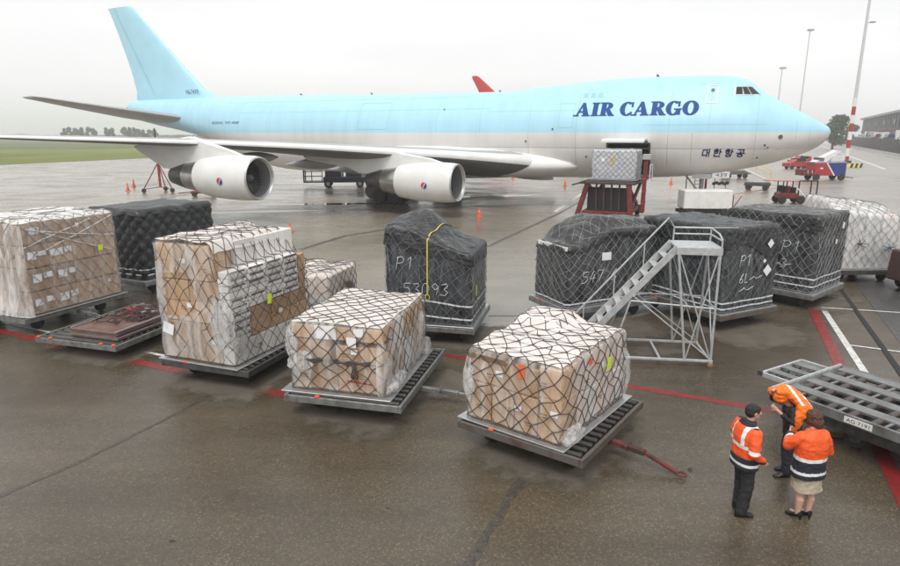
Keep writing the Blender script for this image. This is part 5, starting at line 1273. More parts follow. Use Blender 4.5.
block(ld, hx - 0.28, hx - 0.03, -hy + 0.04, -hy + 0.34, 1.22, 2.1, 1, 1, 2, [brown], rnd)
block(ld, -hx + 0.72, hx - 0.03, -hy + 0.36, hy - 0.03, 0.02, 2.74, 3, 3, 4, [whitebox, pinkbox], rnd, 0.025)
hyD = hy; hxD = hx
Hd = lambda x, y: 2.22 + 0.58 * smooth01((y + hyD - 0.22) / 0.3) - 0.25 * smooth01((x - hxD + 0.6) / 0.5) * smooth01((0.6 - y) / 0.4) + 0.05 * noise.noise((x * 2, y * 2, 1))
hD = Hull(hx, hy, 0.03, Hd, bulge=0.025, seed=12, nx=9, ny=6, m=6)
drape(hD, 'plastic_film', film3, ld, 0.008, 0.012)
# film over the top and the left end, thicker and torn
mb = MB(); vs = []
for a in range(49):
    for b in range(25):
        i = hD.cnt[0] + hD.cnt[1] + hD.cnt[2] - 3 + a / 48 * (hD.cnt[3] + 5.5); t = 0.02 + b / 24 * 0.98; p = hD.side(i, t, 0.02 + 0.035 * noise.noise((a * 0.2, b * 0.25, 3)) + 0.03 * (1 - 2 * abs(noise.noise((a * 0.16 + b * 0.1, b * 0.14, 7))))); vs.append(p)
fs = [(a * 25 + b, (a + 1) * 25 + b, (a + 1) * 25 + b + 1, a * 25 + b + 1) for a in range(48) for b in range(24) if ((a - 17) / 9) ** 2 + ((b - 13) / 5.0) ** 2 > 1]
mb.add(vs, fs).build('loose_film', film_mat('torn_film', 0.04, 0.55, bump=0.2), ld, smooth='all')
mb = MB(); vs = []; nn = 20
for a in range(nn + 1):
    for b in range(nn + 1):
        x = (-1 + 2 * a / nn) * (hx - 0.02); y = -hy + 0.36 + (2 * hy - 0.38) * b / nn; vs.append(hD.top(x, y, 0.02 + 0.02 * noise.noise((x * 4, y * 4, 1))))
mb.add(vs, [(a * (nn + 1) + b, (a + 1) * (nn + 1) + b, (a + 1) * (nn + 1) + b + 1, a * (nn + 1) + b + 1) for a in range(nn) for b in range(nn)]).build('top_sheet', sheetw, ld, smooth='all')
net(hD, cordm, ld, 0.0092, 0.033, 0.045, seed=9)
film_bunch(ld, (-hx - 0.03, -hy + 0.25, 1.05), (0.07, 0.3, 0.5), 31, film2); film_bunch(ld, (-hx - 0.02, hy - 0.12, 1.5), (0.06, 0.12, 0.75), 32, film); film_bunch(ld, (-hx + 0.2, -hy - 0.02, 0.6), (0.25, 0.05, 0.3), 33, film)
sticker(ld, hD, 'R', 1.25, 1.3, 0.14, 0.24, tagm, 0.05, 0.15, 'lime_tag'); sticker(ld, hD, 'L', 0.25, 0.75, 0.3, 0.26, labelm, 0.05, 0.25, 'label')

printm = mat('carton_print', (0.16, 0.10, 0.06), 0.7)
for (ld_, hh, face, spots) in ((lg, hG, 'L', ((0.3, 0.3), (0.9, 0.42), (1.3, 0.25), (0.5, 0.95), (1.55, 1.05), (1.6, 0.5))), (lf, hF, 'L', ((0.45, 0.85), (1.2, 0.85), (0.4, 0.3), (1.6, 0.35))), (ld, hD, 'L', ((0.5, 0.4), (1.3, 0.5), (0.7, 1.3), (1.4, 2.2), (0.6, 2.3))), (lg, hG, 'R', ((0.9, 0.9), (1.3, 0.95), (2.2, 0.9), (1.5, 0.4))), (ld, hD, 'R', ((1.5, 0.85), (2.3, 0.9), (0.9, 0.3)))):
    for (u, z) in spots:
        sticker(ld_, hh, face, u, z, rnd.uniform(0.10, 0.2), 0.022, printm, 0.004, 0, 'carton_print'); sticker(ld_, hh, face, u + 0.02, z - 0.05, rnd.uniform(0.06, 0.16), 0.018, printm, 0.004, 0, 'carton_print')
        if rnd.random() < 0.45: sticker(ld_, hh, face, u + 0.2, z + 0.05, 0.14, 0.1, labelm, 0.006, rnd.uniform(-0.08, 0.08), 'label')
# ---- load A: far left
dA = make_dolly(3.4, 2.7, 0.5, steel, 1, 'grey pallet dolly under the big carton pallet at the left edge', place((-11.98, 16.78), 68, 3.4, 2.8), R(68), barlen=1.3)
la, hx, hy = load_root((-11.96, 17.03), 68, 3.05, 2.6, 'large film wrapped pallet of brown cartons in four tiers at the left edge', group=GL)
rnd = random.Random(31); pallet(la, hx + 0.12, hy + 0.1, 0)
for k, (z0, z1, m_) in enumerate(((0.02, 0.66, tan), (0.69, 1.33, brown), (1.36, 2.0, tan), (2.03, 2.62, brown))):
    block(la, -hx + 0.03, hx - 0.03, -hy + 0.03, hy - 0.03, z0, z1, 4, 3, 1, [m_, brown], rnd, 0.02)
hA = Hull(hx, hy, 0.03, lambda x, y: 2.70 + 0.05 * noise.noise((x * 2, y * 2, 6)), bulge=0.025, seed=22, nx=9, ny=8, m=6)
drape(hA, 'plastic_film', film_mat('wrap_film', 0.10, 0.5, (0.80, 0.77, 0.74)), la, 0.01, 0.016)
# the end and top carry a heavier milky sheet
mb = MB(); vs = []
for a in range(49):
    for b in range(25):
        i = hA.cnt[0] + hA.cnt[1] + hA.cnt[2] - 0.5 + a / 48 * (hA.cnt[3] + 0.8); t = b / 24; p = hA.side(i, t, 0.03 + (0.25 * (1 - t) ** 4 if True else 0) + 0.03 * noise.noise((a * 0.3, b * 0.2, 3)) + 0.025 * (1 - 2 * abs(noise.noise((a * 0.4, b * 0.1, 7))))); vs.append(p)
mb.add(vs, [(a * 25 + b, (a + 1) * 25 + b, (a + 1) * 25 + b + 1, a * 25 + b + 1) for a in range(48) for b in range(24)]).build('end_sheet', film2, la, smooth='all')
mb = MB(); vs = []; nn = 24
for a in range(nn + 1):
    for b in range(nn + 1):
        x = (-1 + 2 * a / nn) * hx; y = (-1 + 2 * b / nn) * hy; vs.append(hA.top(x, y, 0.03 + 0.05 * noise.noise((x * 3, y * 3, 1))))
mb.add(vs, [(a * (nn + 1) + b, (a + 1) * (nn + 1) + b, (a + 1) * (nn + 1) + b + 1, a * (nn + 1) + b + 1) for a in range(nn) for b in range(nn)]).build('top_sheet', filmw, la, smooth='all')
net(hA, mat('net_cord_faded', (0.16, 0.14, 0.13), 0.8, 0, (0.30, 0.28, 0.26), 3), la, 0.0085, 0.04, 0.04, seed=13)
for (u, z, w1, h1) in ((0.42, 2.42, 0.3, 0.2), (1.75, 2.42, 0.1, 0.12), (0.25, 1.72, 0.25, 0.22), (0.55, 1.76, 0.25, 0.12), (0.98, 1.72, 0.4, 0.2), (1.35, 1.75, 0.22, 0.16), (0.3, 1.06, 0.26, 0.24), (0.62, 1.12, 0.26, 0.16), (1.08, 1.06, 0.28, 0.22), (1.4, 1.1, 0.22, 0.16), (0.28, 0.36, 0.24, 0.2), (0.62, 0.4, 0.24, 0.16), (1.05, 0.36, 0.28, 0.24), (1.38, 0.4, 0.24, 0.18), (2.62, 0.52, 0.12, 0.1)):
    sticker(la, hA, 'R', u, z, w1, h1, labelm, 0.012, rnd.uniform(-0.05, 0.05), 'label')
sticker(la, hA, 'R', 2.4, 1.62, 0.16, 0.17, tagm, 0.05, 0, 'lime_tag')
mb = MB()
for (a, b, c_, d_) in ((0.1, 0.62, 2.95, 0.98), (0.2, 0.95, 2.9, 0.55), (0.05, 0.75, 2.2, 0.98), (0.6, 0.9, 2.95, 0.74)):
    P = []
    for k in range(14):
        u = a + (c_ - a) * k / 13; t = b + (d_ - b) * k / 13; P.append(hA.side(u / (2 * hx) * hA.cnt[0], t, 0.03))
    mb.tube(P, 0.016, 4)
mb.build('twisted_film', film_mat('twist_film', 0.6, 0.95), la, smooth='all')

# ---- C: empty dolly with a stack of flat pallets and a heap of netting
dC = make_dolly(3.4, 2.62, 0.46, steel, 1, 'grey pallet dolly with orange stops carrying a flat stack of pallet sheets', place((-8.35, 14.66), 73, 3.4, 2.62), R(73), barlen=1.2, stops=((-1, 0.9), (-1, 0.6), (-1, -0.65), (-1, -0.95)))
for k in range(6): MB().box((-1.3 + 0.5 * k, 0, 0.425), (0.34, 2.3, 0.02)).build('deck_plate', steel, dC)
cst = place((-8.45, 14.98), 72, 2.5, 1.55); st = empty('pallet_sheet_stack', (cst[0], cst[1], 0.475), R(72), 'flat stack of reddish pallet sheets with heaped netting on the dolly', 'pallet stack')
for k in range(5): MB().box((0.01 * (k % 2), 0.012 * (k % 3), 0.03 + k * 0.042), (2.5, 1.55, 0.034)).build('pallet_sheet', [mat('red_brown_sheet', (0.13, 0.055, 0.042), 0.5, 0.1, (0.19, 0.13, 0.11), 3), alu][1 if k == 1 else 0], st, bevel=0.006)
for sy in (-1, 1): MB().box((0.0, sy * 0.735, 0.235), (2.5, 0.05, 0.03)).build('edge_rail', alu, st)
mb = MB(); rnd = random.Random(5)
for q in range(70):
    x, y = rnd.uniform(-0.5, 1.15), rnd.uniform(-0.5, 0.5); P = []; a_ = rnd.uniform(0, 6.3)
    for k in range(7): P.append((x, y, 0.24 + 0.05 * rnd.random() + 0.06 * max(0, noise.noise((x * 2, y * 2, 0))))); a_ += rnd.uniform(-0.9, 0.9); x = min(1.15, max(-0.7, x + 0.11 * math.cos(a_))); y = min(0.62, max(-0.62, y + 0.11 * math.sin(a_)))
    mb.tube(P, 0.014, 4)
mb.build('heaped_net', mat('maroon_net', (0.09, 0.03, 0.03), 0.8, 0, (0.05, 0.04, 0.04), 4), st, smooth='all')
rnd = random.Random(8)
for q in range(8): MB().box((rnd.uniform(0.2, 1.1), rnd.uniform(-0.4, 0.5), 0.31), (0.13, 0.08, 0.03), Matrix.Rotation(rnd.uniform(0, 3), 3, 'Z')).build('net_fitting', [redpaint, alu][q % 2], st)

# ---- E: small white load behind
dE = make_dolly(2.6, 2.2, 0.45, darksteel, 0, 'pallet dolly under the small white load behind the tall pallet', place((-3.55, 17.3), 76, 2.6, 2.2), R(76), stops=False)
le, hx, hy = load_root((-3.55, 17.5), 76, 2.1, 2.0, 'small white wrapped load half hidden between two carton pallets', group=GL)
rnd = random.Random(41); pallet(le, hx + 0.1, hy + 0.1, -0.04)
block(le, -hx + 0.04, hx - 0.04, -hy + 0.04, hy - 0.04, 0.02, 1.0, 3, 3, 2, [whitebox, pinkbox], rnd)
hE = Hull(hx, hy, 0.0, lambda x, y: 1.1 + 0.08 * noise.noise((x * 2, y * 2, 2)), bulge=0.03, seed=42, nx=6, ny=6, m=3)
drape(hE, 'plastic_film', film2, le, 0.01, 0.02); net(hE, cordm, le, 0.009, 0.034, 0.03, seed=43)
film_bunch(le, (hx * 0.3, -hy - 0.03, 0.35), (0.5, 0.06, 0.25), 44, mat('dark_film', (0.03, 0.03, 0.035), 0.3))

# ---- black wrapped loads
def black_load(front, yaw, ln, wd, ht, label, Hf=None, seed=1, cord=cordl, pillow=0.010, skirt=None, straps=(0.16, 0.28), quilt=False, r=0.0055, dl=None, dlabel=None, dbody=None, bar=0, cover=True, hx_in=0.15, band_m=None, m_=None):
    dd = make_dolly(ln + 0.3, wd + 0.3, 0.5, dbody or steel, bar, dlabel, place((front[0] - 0.15 * math.cos(R(yaw)) + 0.15 * math.sin(R(yaw)), front[1] - 0.15 * math.sin(R(yaw)) - 0.15 * math.cos(R(yaw))), yaw, ln + 0.3, wd + 0.3), R(yaw))
    lb, hx, hy = load_root(front, yaw, ln, wd, label, group=GB)
    pallet(lb, hx + 0.12, hy + 0.12, 0)
    Hf = Hf or (lambda x, y: ht - ZP + 0.05 * noise.noise((x * 2, y * 2, seed)))
    h = Hull(hx, hy, 0.02, Hf, bulge=0.03, seed=seed, rt=0.045, rc=0.06, nx=max(4, int(ln / (0.30 if not quilt else 0.42))), ny=max(4, int(wd / (0.30 if not quilt else 0.42))), m=m_ or max(3, int(ht / 0.40)))
    h.bulge = 0.018
    drape(h, 'black_cover' if not quilt else 'quilted_cover', blackfilm if not quilt else quiltm, lb, 0.0, 0.018 if not quilt else 0.006, 4.5, pillow=pillow, ntt=36 if quilt else 26)
    if skirt: drape(h, 'tarpaulin', tarpm, lb, 0.025, 0.035, 3.4, skirt=skirt, fold=0.03, ntt=14, nk=18)
    net(h, cord, lb, r, 0.035 if not skirt else 0.05, 0.03, seed=seed + 50)
    for t in straps: band_around(h, t, 0.045, band_m or strapw, lb, 0.045)
    if not quilt:
        rr = random.Random(seed)
        for face0, cnt_ in ((0, h.cnt[0]), (h.cnt[0] + h.cnt[1] + h.cnt[2], h.cnt[3])):
            for q in range(9):
                i0 = face0 + rr.uniform(0.03, 0.97) * cnt_; i1 = min(face0 + cnt_ * 0.98, max(face0 + 0.02 * cnt_, i0 + rr.uniform(-0.3, 0.3) * cnt_)); ta_, tb_ = rr.uniform(0.0, 0.3), rr.uniform(0.55, 0.95)
                P_ = [h.side(i0 + (i1 - i0) * k / 12, ta_ + (tb_ - ta_) * k / 12, 0.03 + 0.008 * math.sin(k)) for k in range(13)]
                MB().tube(P_, [0.004 + 0.010 * abs(noise.noise((k * 0.5, q, seed))) for k in range(13)], 4).build('film_crease', film_mat('crease_film', 0.08, 0.5, (0.6, 0.62, 0.65)), lb, smooth='all')
        drape(h, 'clear_overwrap', film_mat('overwrap_film', 0.0, 0.16, (0.62, 0.65, 0.68), 0.15, 3.0, 0.9), lb, 0.022, 0.02, 6.0, ntt=18)
    return lb, h
# B, quilted, behind the big left pallet
lb, h = black_load((-10.85, 21.5), 66, 3.35, 2.5, 3.0, 'black quilted cargo cover behind the big left carton pallet', seed=61, quilt=True, pillow=0.075, straps=(0.07, 0.15), dlabel='grey pallet dolly under the black quilted load', cord=mat('net_cord_black', (0.03, 0.033, 0.036), 0.7), r=0.010, m_=5)
drape(h, 'tarpaulin', tarpm, lb, 0.05, 0.03, 2.2, skirt=lambda s: 0.955 + 0.02 * noise.noise((s * 12, 0, 2)), fold=0.06, ntt=6, nk=14)
sticker(lb, h, 'R', 0.62, 1.15, 0.2, 0.26, tagm, 0.10, 0, 'lime_tag')
# H with the yellow strap
hyH = 1.17
HH = lambda x, y: 2.02 + 0.72 * smooth01((y + hyH + 0.1) / (2 * hyH)) + 0.42 * math.exp(-((x - 0.1) / 0.7) ** 2 - ((y - 0.25) / 0.65) ** 2) - 0.05 + 0.05 * noise.noise((x * 3, y * 3, 4))
lb, h = black_load((0.54, 16.08), 77, 2.3, 2.34, 2.8, 'black wrapped pallet with a yellow strap and chalked 53093, in the middle', Hf=HH, seed=71, skirt=lambda s: 0.84 + 0.03 * math.sin(s * 21) + 0.06 * noise.noise((s * 9, 0, 2)), straps=(0.09, 0.28), dlabel='pallet dolly under the black load with the yellow strap', cord=cordl)
chalk(lb, h, 'P1', 'L', 0.28, 1.50, 0.36, 0.05); chalk(lb, h, '53093', 'L', 0.46, 0.80, 0.34, 0.05)
P = []
iL = h.cnt[0] + h.cnt[1] + h.cnt[2] + 1.18 / (2 * h.hy) * h.cnt[3]
for k in range(10): P.append(h.side(iL, 0.36 + 0.64 * k / 9, 0.075))
yy = P[-1].y
for k in range(1, 16): x = -h.hx + 2 * h.hx * k / 16; q = h.top(x, yy - 0.35 * k / 16, 0.075); P.append(q)
mb = MB(); vs = []
for p_ in P: vs += [p_ + Vector((0, -0.02, 0)), p_ + Vector((0, 0.02, 0))]
mb.add(vs, [(2 * i, 2 * i + 1, 2 * i + 3, 2 * i + 2) for i in range(len(P) - 1)]); mb.tube([P[0] + Vector((0, 0.06 * math.cos(a_ * 0.63), -0.08 + 0.08 * math.sin(a_ * 0.63))) for a_ in range(10)], 0.014, 5, closed=True)
mb.build('yellow_strap', strapy, lb, fix=False)
sticker(lb, h, 'R', 0.5, 0.9, 0.08, 0.3, tagm, 0.06, 0, 'lime_tag')
# I, left of the steps
HI = lambda x, y: 1.84 + 0.42 * smooth01((x + 1.45) / 1.5) + 0.34 * smooth01((y + 0.65) / 0.45) * smooth01((x + 1.45) / 0.45) * (0.55 + 0.45 * smooth01((1.2 - x) / 1.6)) - 0.10 * smooth01((y - 0.5) / 0.6) + 0.04 * noise.noise((x * 2.4, y * 2.4, 8))
lb, h = black_load((3.5, 17.87), 25, 3.25, 1.75, 2.6, 'black wrapped pallet with white label, standing left of the metal steps', Hf=HI, seed=81, skirt=lambda s: 0.93 + 0.05 * noise.noise((s * 9, 0, 2)), straps=(0.06,), dlabel='pallet dolly under the black load left of the steps', cord=cordw)
chalk(lb, h, '547', 'R', 0.42, 0.72, 0.36, 0.05); sticker(lb, h, 'R', 1.32, 1.5, 0.34, 0.24, labelm, 0.06, 0, 'label')
chalk(lb, h, '6', 'R', 1.5, 0.72, 0.36, 0.05)
for k in range(10): carton(lb, (-1.56, -0.75 + k * 0.16, 1.78), (0.2, 0.13, 0.12), whitebox, 0, 'edge_protector')
# J, behind the steps
lb, h = black_load((7.85, 17.3), 27, 2.2, 3.3, 3.0, 'large black wrapped pallet behind the metal steps, with two white diamond labels', seed=91, skirt=lambda s: 0.70 + 0.10 * math.sin(s * 18 + 1) + 0.10 * noise.noise((s * 8, 0, 5)), straps=(0.05, 0.12), dlabel='pallet dolly with rusty end beam behind the steps', dbody=rustysteel, cord=cordl)
chalk(lb, h, 'P1', 'R', 0.5, 1.35, 0.34, 0.06); chalk(lb, h, '6L~', 'R', 0.55, 0.85, 0.28, 0.06); chalk(lb, h, '~', 'R', 0.6, 0.55, 0.3, 0.06)
for (u, z, s_) in ((1.75, 1.95, 0.2), (1.72, 1.15, 0.26), (1.55, 1.45, 0.1)): sticker(lb, h, 'R', u, z, s_, s_, labelm, 0.08, 0.78, 'diamond_label')
# K
lb, h = black_load((11.75, 19.6), 40, 2.5, 3.0, 3.05, 'black wrapped pallet chalked P1 between the steps load and the white one', seed=101, skirt=lambda s: 0.80 + 0.06 * math.sin(s * 20 + 2) + 0.10 * noise.noise((s * 8, 0, 7)), straps=(0.09, 0.19), dlabel='pallet dolly under the black load chalked P1', cord=cordw)
chalk(lb, h, 'P1', 'L', 1.95, 1.25, 0.42, 0.06); chalk(lb, h, '~3', 'L', 1.75, 0.75, 0.3, 0.06)
for (u, z, s_) in ((1.9, 2.1, 0.16), (1.4, 1.6, 0.12)): sticker(lb, h, 'R', u, z, s_, s_ * 1.3, labelm, 0.08, 0.2, 'label')
# L, white film load at the right edge
dL = make_dolly(2.75, 2.5, 0.48, darksteel, 0, 'pallet dolly under the white film wrapped load at the right edge', place((14.75, 23.3), 2, 2.75, 2.5), R(2), stops=False)
ll, hx, hy = load_root((14.8, 23.45), 2, 2.35, 2.3, 'white film wrapped netted pallet at the right edge', group=GL)
rnd = random.Random(111); pallet(ll, hx + 0.1, hy + 0.1, -0.01)
block(ll, -hx + 0.06, hx - 0.06, -hy + 0.06, hy - 0.06, 0.02, 2.1, 4, 3, 3, [whitebox, pinkbox, mat('grey_cardboard', (0.4, 0.39, 0.38), 0.8, 0, (0.5, 0.5, 0.49), 2, rand=0.15)], rnd, 0.04)
hyL = hy
hL = Hull(hx, hy, 0.0, lambda x, y: 2.16 + 0.36 * smooth01((y + hyL) / 1.2) - 0.13 * x + 0.08 * noise.noise((x * 2, y * 2, 3)), rc=0.1, rt=0.09, bulge=0.03, seed=112, nx=7, ny=6, m=5)
drape(hL, 'plastic_film', film_mat('cloudy_film', 0.45, 1.0, (0.80, 0.79, 0.78)), ll, 0.0, 0.035, 3.0); net(hL, cordl, ll, 0.007, 0.05, 0.04, seed=113)
for (u, z, m2) in ((0.85, 1.05, cordm), (2.05, 0.95, mat('blue_rope', (0.07, 0.10, 0.20), 0.7))):
    mb = MB(); c0 = hL.side(u / (2 * hx) * hL.cnt[0], z / 2.2, 0.08)
    for q in range(7):
        a_ = q * 0.9 + u; mb.tube([c0 + Vector((k * 0.075 * math.cos(a_ + 0.12 * k * math.sin(q * 2.7)), -0.01 - 0.02 * math.sin(k + q), k * (0.05 + 0.03 * math.sin(q * 1.9)) * math.sin(a_))) for k in range(6)], [0.018 - 0.0028 * k for k in range(6)], 5)
    mb.build('net_knot', m2, ll, smooth='all')

# dry patches of asphalt round the parked dollies
for k, (px, py, rx, ry, rz) in enumerate([(560, 440, 2.0, 1.45, 54), (372, 395, 2.2, 1.5, 76), (245, 372, 2.0, 1.5, 71), (475, 338, 1.5, 1.4, 77), (740, 330, 1.7, 2.0, 27), (660, 350, 0.9, 0.5, 20), (120, 345, 1.9, 1.5, 73), (810, 300, 1.6, 1.6, 40), (430, 385, 1.2, 0.9, 20), (620, 330, 1.6, 1.2, 25)]):
    blob('dry_patch', pix(px, py).xy, rx, ry, R(rz), drym, 0.0042 + 0.0006 * k, 60 + k)
blob('dry_patch', pix(845, 436).xy, 0.42, 0.12, -0.2, mat('sandy_patch', (0.32, 0.20, 0.11), 0.8, 0, (0.22, 0.14, 0.08), 6), 0.012, 77, 2)
#==REST==
# ================================================================== STEPS, TRAILER
stp = empty('maintenance_steps', (6.42, 14.42, 0), R(172), 'galvanised metal steps with platform on casters in front of the black loads', 'steps')
PH, PW, PL = 2.98, 1.05, 1.0      # platform height, depth (towards -y), length
mb = MB(); mb.box((PL / 2, -PW / 2, PH - 0.02), (PL, PW, 0.04)); mb.build('platform', galv_light, stp, bevel=0.006)
mb = MB(); mb.box((PL / 2, 0.012, PH - 0.08), (PL + 0.04, 0.03, 0.17)); mb.box((PL / 2, -PW - 0.012, PH - 0.08), (PL + 0.04, 0.03, 0.17)); mb.box((-0.022, -PW / 2, PH - 0.08), (0.03, PW - 0.01, 0.165)); mb.build('toe_board', galv_light, stp)
NST, X0, X1 = 11, PL + 0.02, PL + 2.5
def sx_(t): return X0 + (X1 - X0) * t, PH - 0.02 - (PH - 0.05) * t
for y in (-0.08, -0.86):
    mb = MB(); a = sx_(0); b = sx_(1); mb.bar((a[0] - 0.05, y, a[1] + 0.02), (b[0], y, b[1]), 0.035, 0.16); mb.build('stringer', galv_light, stp, bevel=0.005)
for k in range(1, NST + 1):
    x, z = sx_(k / (NST + 1)); mb = MB(); mb.box((x - 0.02, -0.47, z), (0.17, 0.745, 0.03)); mb.build('tread', galv_light, stp, bevel=0.004)
for y, dz in ((-0.88, 0.62),):
    mb = MB(); pts = [(-0.02, y - 0.16, PH + 0.34), (PL * 0.9, y - 0.16, PH + 0.34)]
    for t in (0.0, 0.2, 0.4, 0.6, 0.8, 1.0): x, z = sx_(t); pts.append((x + 0.05, y - 0.02, z + dz))
    mb.tube(pts, 0.024, 8)
    for t in (0.22, 0.5, 0.8): x, z = sx_(t); mb.tube([(x + 0.05, y - 0.02, z), (x + 0.05, y - 0.02, z + dz)], 0.018, 6)
    mb.build('stair_handrail', galv_light, stp, smooth=40)
mb = MB(); mb.tube([(PL * 0.9, -PW, PH + 0.18), (0, -PW, PH + 0.18), (0, 0, PH + 0.18)], 0.02, 6); mb.tube([(PL * 0.9, -PW, PH + 0.34), (0, -PW, PH + 0.34), (0, -0.3, PH + 0.3), (0, 0, PH + 0.2)], 0.02, 6)
for (x, y) in ((0, 0), (0, -PW), (PL * 0.9, -PW)): mb.tube([(x, y, PH), (x, y, PH + (0.34 if y else 0.2))], 0.02, 6)
mb.tube([(-0.02, -PW, PH + 0.34), (-0.75, -PW - 0.4, PH + 0.30)], 0.016, 6); mb.build('platform_rail', galv_light, stp, smooth=40)
foot = [(0.0, 0.0), (0.0, -1.45), (2.45, 0.0), (2.45, -1.45)]
for (tx, ty), (fx, fy) in zip(((0.02, 0), (0.02, -PW), (PL - 0.02, 0), (PL - 0.02, -PW)), ((0.0, 0.0), (0.0, -1.45), (0.62, 0.0), (0.62, -1.45))):
    mb = MB(); mb.tube([(fx, fy, 0.16), (tx, ty, PH - 0.05)], 0.03, 8); mb.build('post', galv_light, stp, smooth=40)
mb = MB()
for y in (0.0, -1.45): mb.bar((-0.05, y, 0.16), (2.5, y, 0.16), 0.06, 0.06)
for x in (0, 1.2, 2.4): mb.bar((x, 0.0, 0.157), (x, -1.45, 0.157), 0.055, 0.05)
mb.build('base_frame', galv_light, stp, bevel=0.006)
def brace(a, b, r=0.018): MB().tube([a, b], r, 6).build('brace', galv_light, stp, smooth=40)
for y, yt in ((0.0, -0.05), (-1.45, -0.9)):
    brace((0, y, 0.2), (1.95, yt, 1.75)); brace((0.01, y * 0.86, 1.5), (2.0, yt, 1.62), 0.022); brace((0.6, y, 0.2), (0.05, y * 0.8, 2.8)); brace((0.05, y, 0.3), (0.95, y * 0.75, 2.85)); brace((2.4, y, 0.2), (2.0, yt, 1.62), 0.022)
brace((0.0, 0.0, 1.5), (0.0, -1.25, 1.5)); brace((0.0, 0.0, 0.4), (0.0, -1.15, 2.7)); brace((0.6, 0.0, 1.5), (0.6, -1.25, 1.5))
for (x, y) in foot:
    c = MB().wheel((x, y, 0.075), 0.075, 0.05, 14).build('caster', mat('caster_tyre', (0.28, 0.15, 0.08), 0.6), stp, smooth=30); MB().box((x, y, 0.115), (0.05, 0.075, 0.06)).build('caster_fork', galv_light, stp)

# roller-deck trailer
TZ = 0.82
p0, p1 = pix(774, 388, TZ), pix(842.5, 365, TZ); te = (p1 - p0); TW = te.length; ta = math.atan2(te.y, te.x)
trl = empty('roller_trailer', (p0.x, p0.y, 0), ta, 'long grey roller deck cargo trailer with plate AG 7191 at the right edge', 'trailer')
TL = 6.0
frm_m = mat('trailer_grey', (0.20, 0.21, 0.21), 0.5, 0.3, (0.11, 0.11, 0.105), 4, 0.1)
for x in (0.03, TW - 0.03):
    mb = MB(); mb.box((x, -TL / 2, TZ - 0.09), (0.06, TL, 0.18)); mb.build('side_beam', frm_m, trl, bevel=0.008)
mb = MB(); mb.box((TW / 2, 0.03, TZ - 0.07), (TW, 0.05, 0.14)); mb.box((TW / 2, 0.035, TZ + 0.01), (TW, 0.04, 0.02)); mb.build('end_beam', galv_light, trl, bevel=0.006)
nb = 4; pitch = (TW - 0.12) / nb
bandm = mat('deck_band_grey', (0.23, 0.24, 0.24), 0.45, 0.35, (0.14, 0.14, 0.135), 3, 0.1)
for k in range(nb):
    x0 = 0.06 + k * pitch
    MB().box((x0 + pitch * 0.76, -TL / 2 - 0.02, TZ - 0.03), (pitch * 0.46, TL - 0.1, 0.05)).build('deck_band', bandm, trl, bevel=0.005)
    MB().box((x0 + pitch * 0.28, -TL / 2 - 0.02, TZ - 0.18), (pitch * 0.5, TL - 0.1, 0.02)).build('roller_tray', darksteel, trl)
    me = None
    for j in range(15):
        y = -0.22 - j * 0.38
        if me is None:
            o = MB().cyl((-pitch * 0.25, 0, 0), (pitch * 0.25, 0, 0), 0.065, 12).build('roller', mat('brown_roller', (0.055, 0.045, 0.042), 0.4, 0.2, (0.09, 0.07, 0.06), 5), trl, smooth=40); me = o.data; o.location = (x0 + pitch * 0.27, y, TZ - 0.065)
        else: link('roller', me, trl, (x0 + pitch * 0.27, y, TZ - 0.065))
        if j % 2 == 0: MB().box((x0 + pitch * 0.27, y - 0.19, TZ - 0.035), (pitch * 0.5, 0.05, 0.03)).build('cross_strip', bandm, trl)
ex0, ex1 = 0.62, 2.05
mb = MB(); mb.box((ex0, 0.36, TZ - 0.06), (0.05, 0.6, 0.1)); mb.box((ex1, 0.36, TZ - 0.06), (0.05, 0.6, 0.1)); mb.box(((ex0 + ex1) / 2, 0.66, TZ - 0.06), (ex1 - ex0, 0.05, 0.1)); mb.build('front_extension', galv_light, trl, bevel=0.006)
for k in range(3): MB().box((ex0 + 0.3 + k * 0.42, 0.35, TZ - 0.04), (0.2, 0.57, 0.04)).build('extension_band', bandm, trl)
for k in range(3):
    for j in range(2): MB().cyl((ex0 + 0.05 + k * 0.42, 0.2 + j * 0.28, TZ - 0.07), (ex0 + 0.2 + k * 0.42, 0.2 + j * 0.28, TZ - 0.07), 0.05, 10).build('roller', rollerm, trl, smooth=40)
MB().box((ex0 - 0.05, 0.66, TZ - 0.03), (0.06, 0.08, 0.1)).build('latch', darksteel, trl)
mb = MB(); mb.box((TW / 2, -TL / 2, 0.5), (TW * 0.8, TL - 0.5, 0.3)); mb.bar((TW / 2, 0, 0.45), (TW / 2, 0.6, 0.6), 0.12, 0.1); mb.build('chassis', darksteel, trl, bevel=0.01)
for y in (-1.3, -4.6):
    for x in (0.62, TW - 0.62):
        wh = MB().wheel((x, y, 0.22), 0.22, 0.2, 20, 'X').build('wheel', rubber, trl, smooth=30); MB().lathe([(-0.105, 0.11), (0.105, 0.11)], (x, y, 0.22), 'X', 14).build('rim', darksteel, wh)
pl = MB().box((-0.006, -1.55, TZ - 0.09), (0.012, 0.46, 0.11)).build('number_plate', whitepaint, trl)
text_on('plate_text', 'AG 7191', blackm, pl, lambda u, v: (-0.0145, -1.55 + 0.19 - 0.38 * u, TZ - 0.122 + 0.065 * v))

#==GSE==
# ================================================================== GROUND EQUIPMENT ROUND THE AIRCRAFT
PM = Matrix.Translation((26.0, 43.58, 0)) @ Matrix.Rotation(math.pi - AC_A, 4, 'Z')
def AC(X, Y, z=0): return PM @ Vector((X, Y, z))
PRZ = math.pi - AC_A
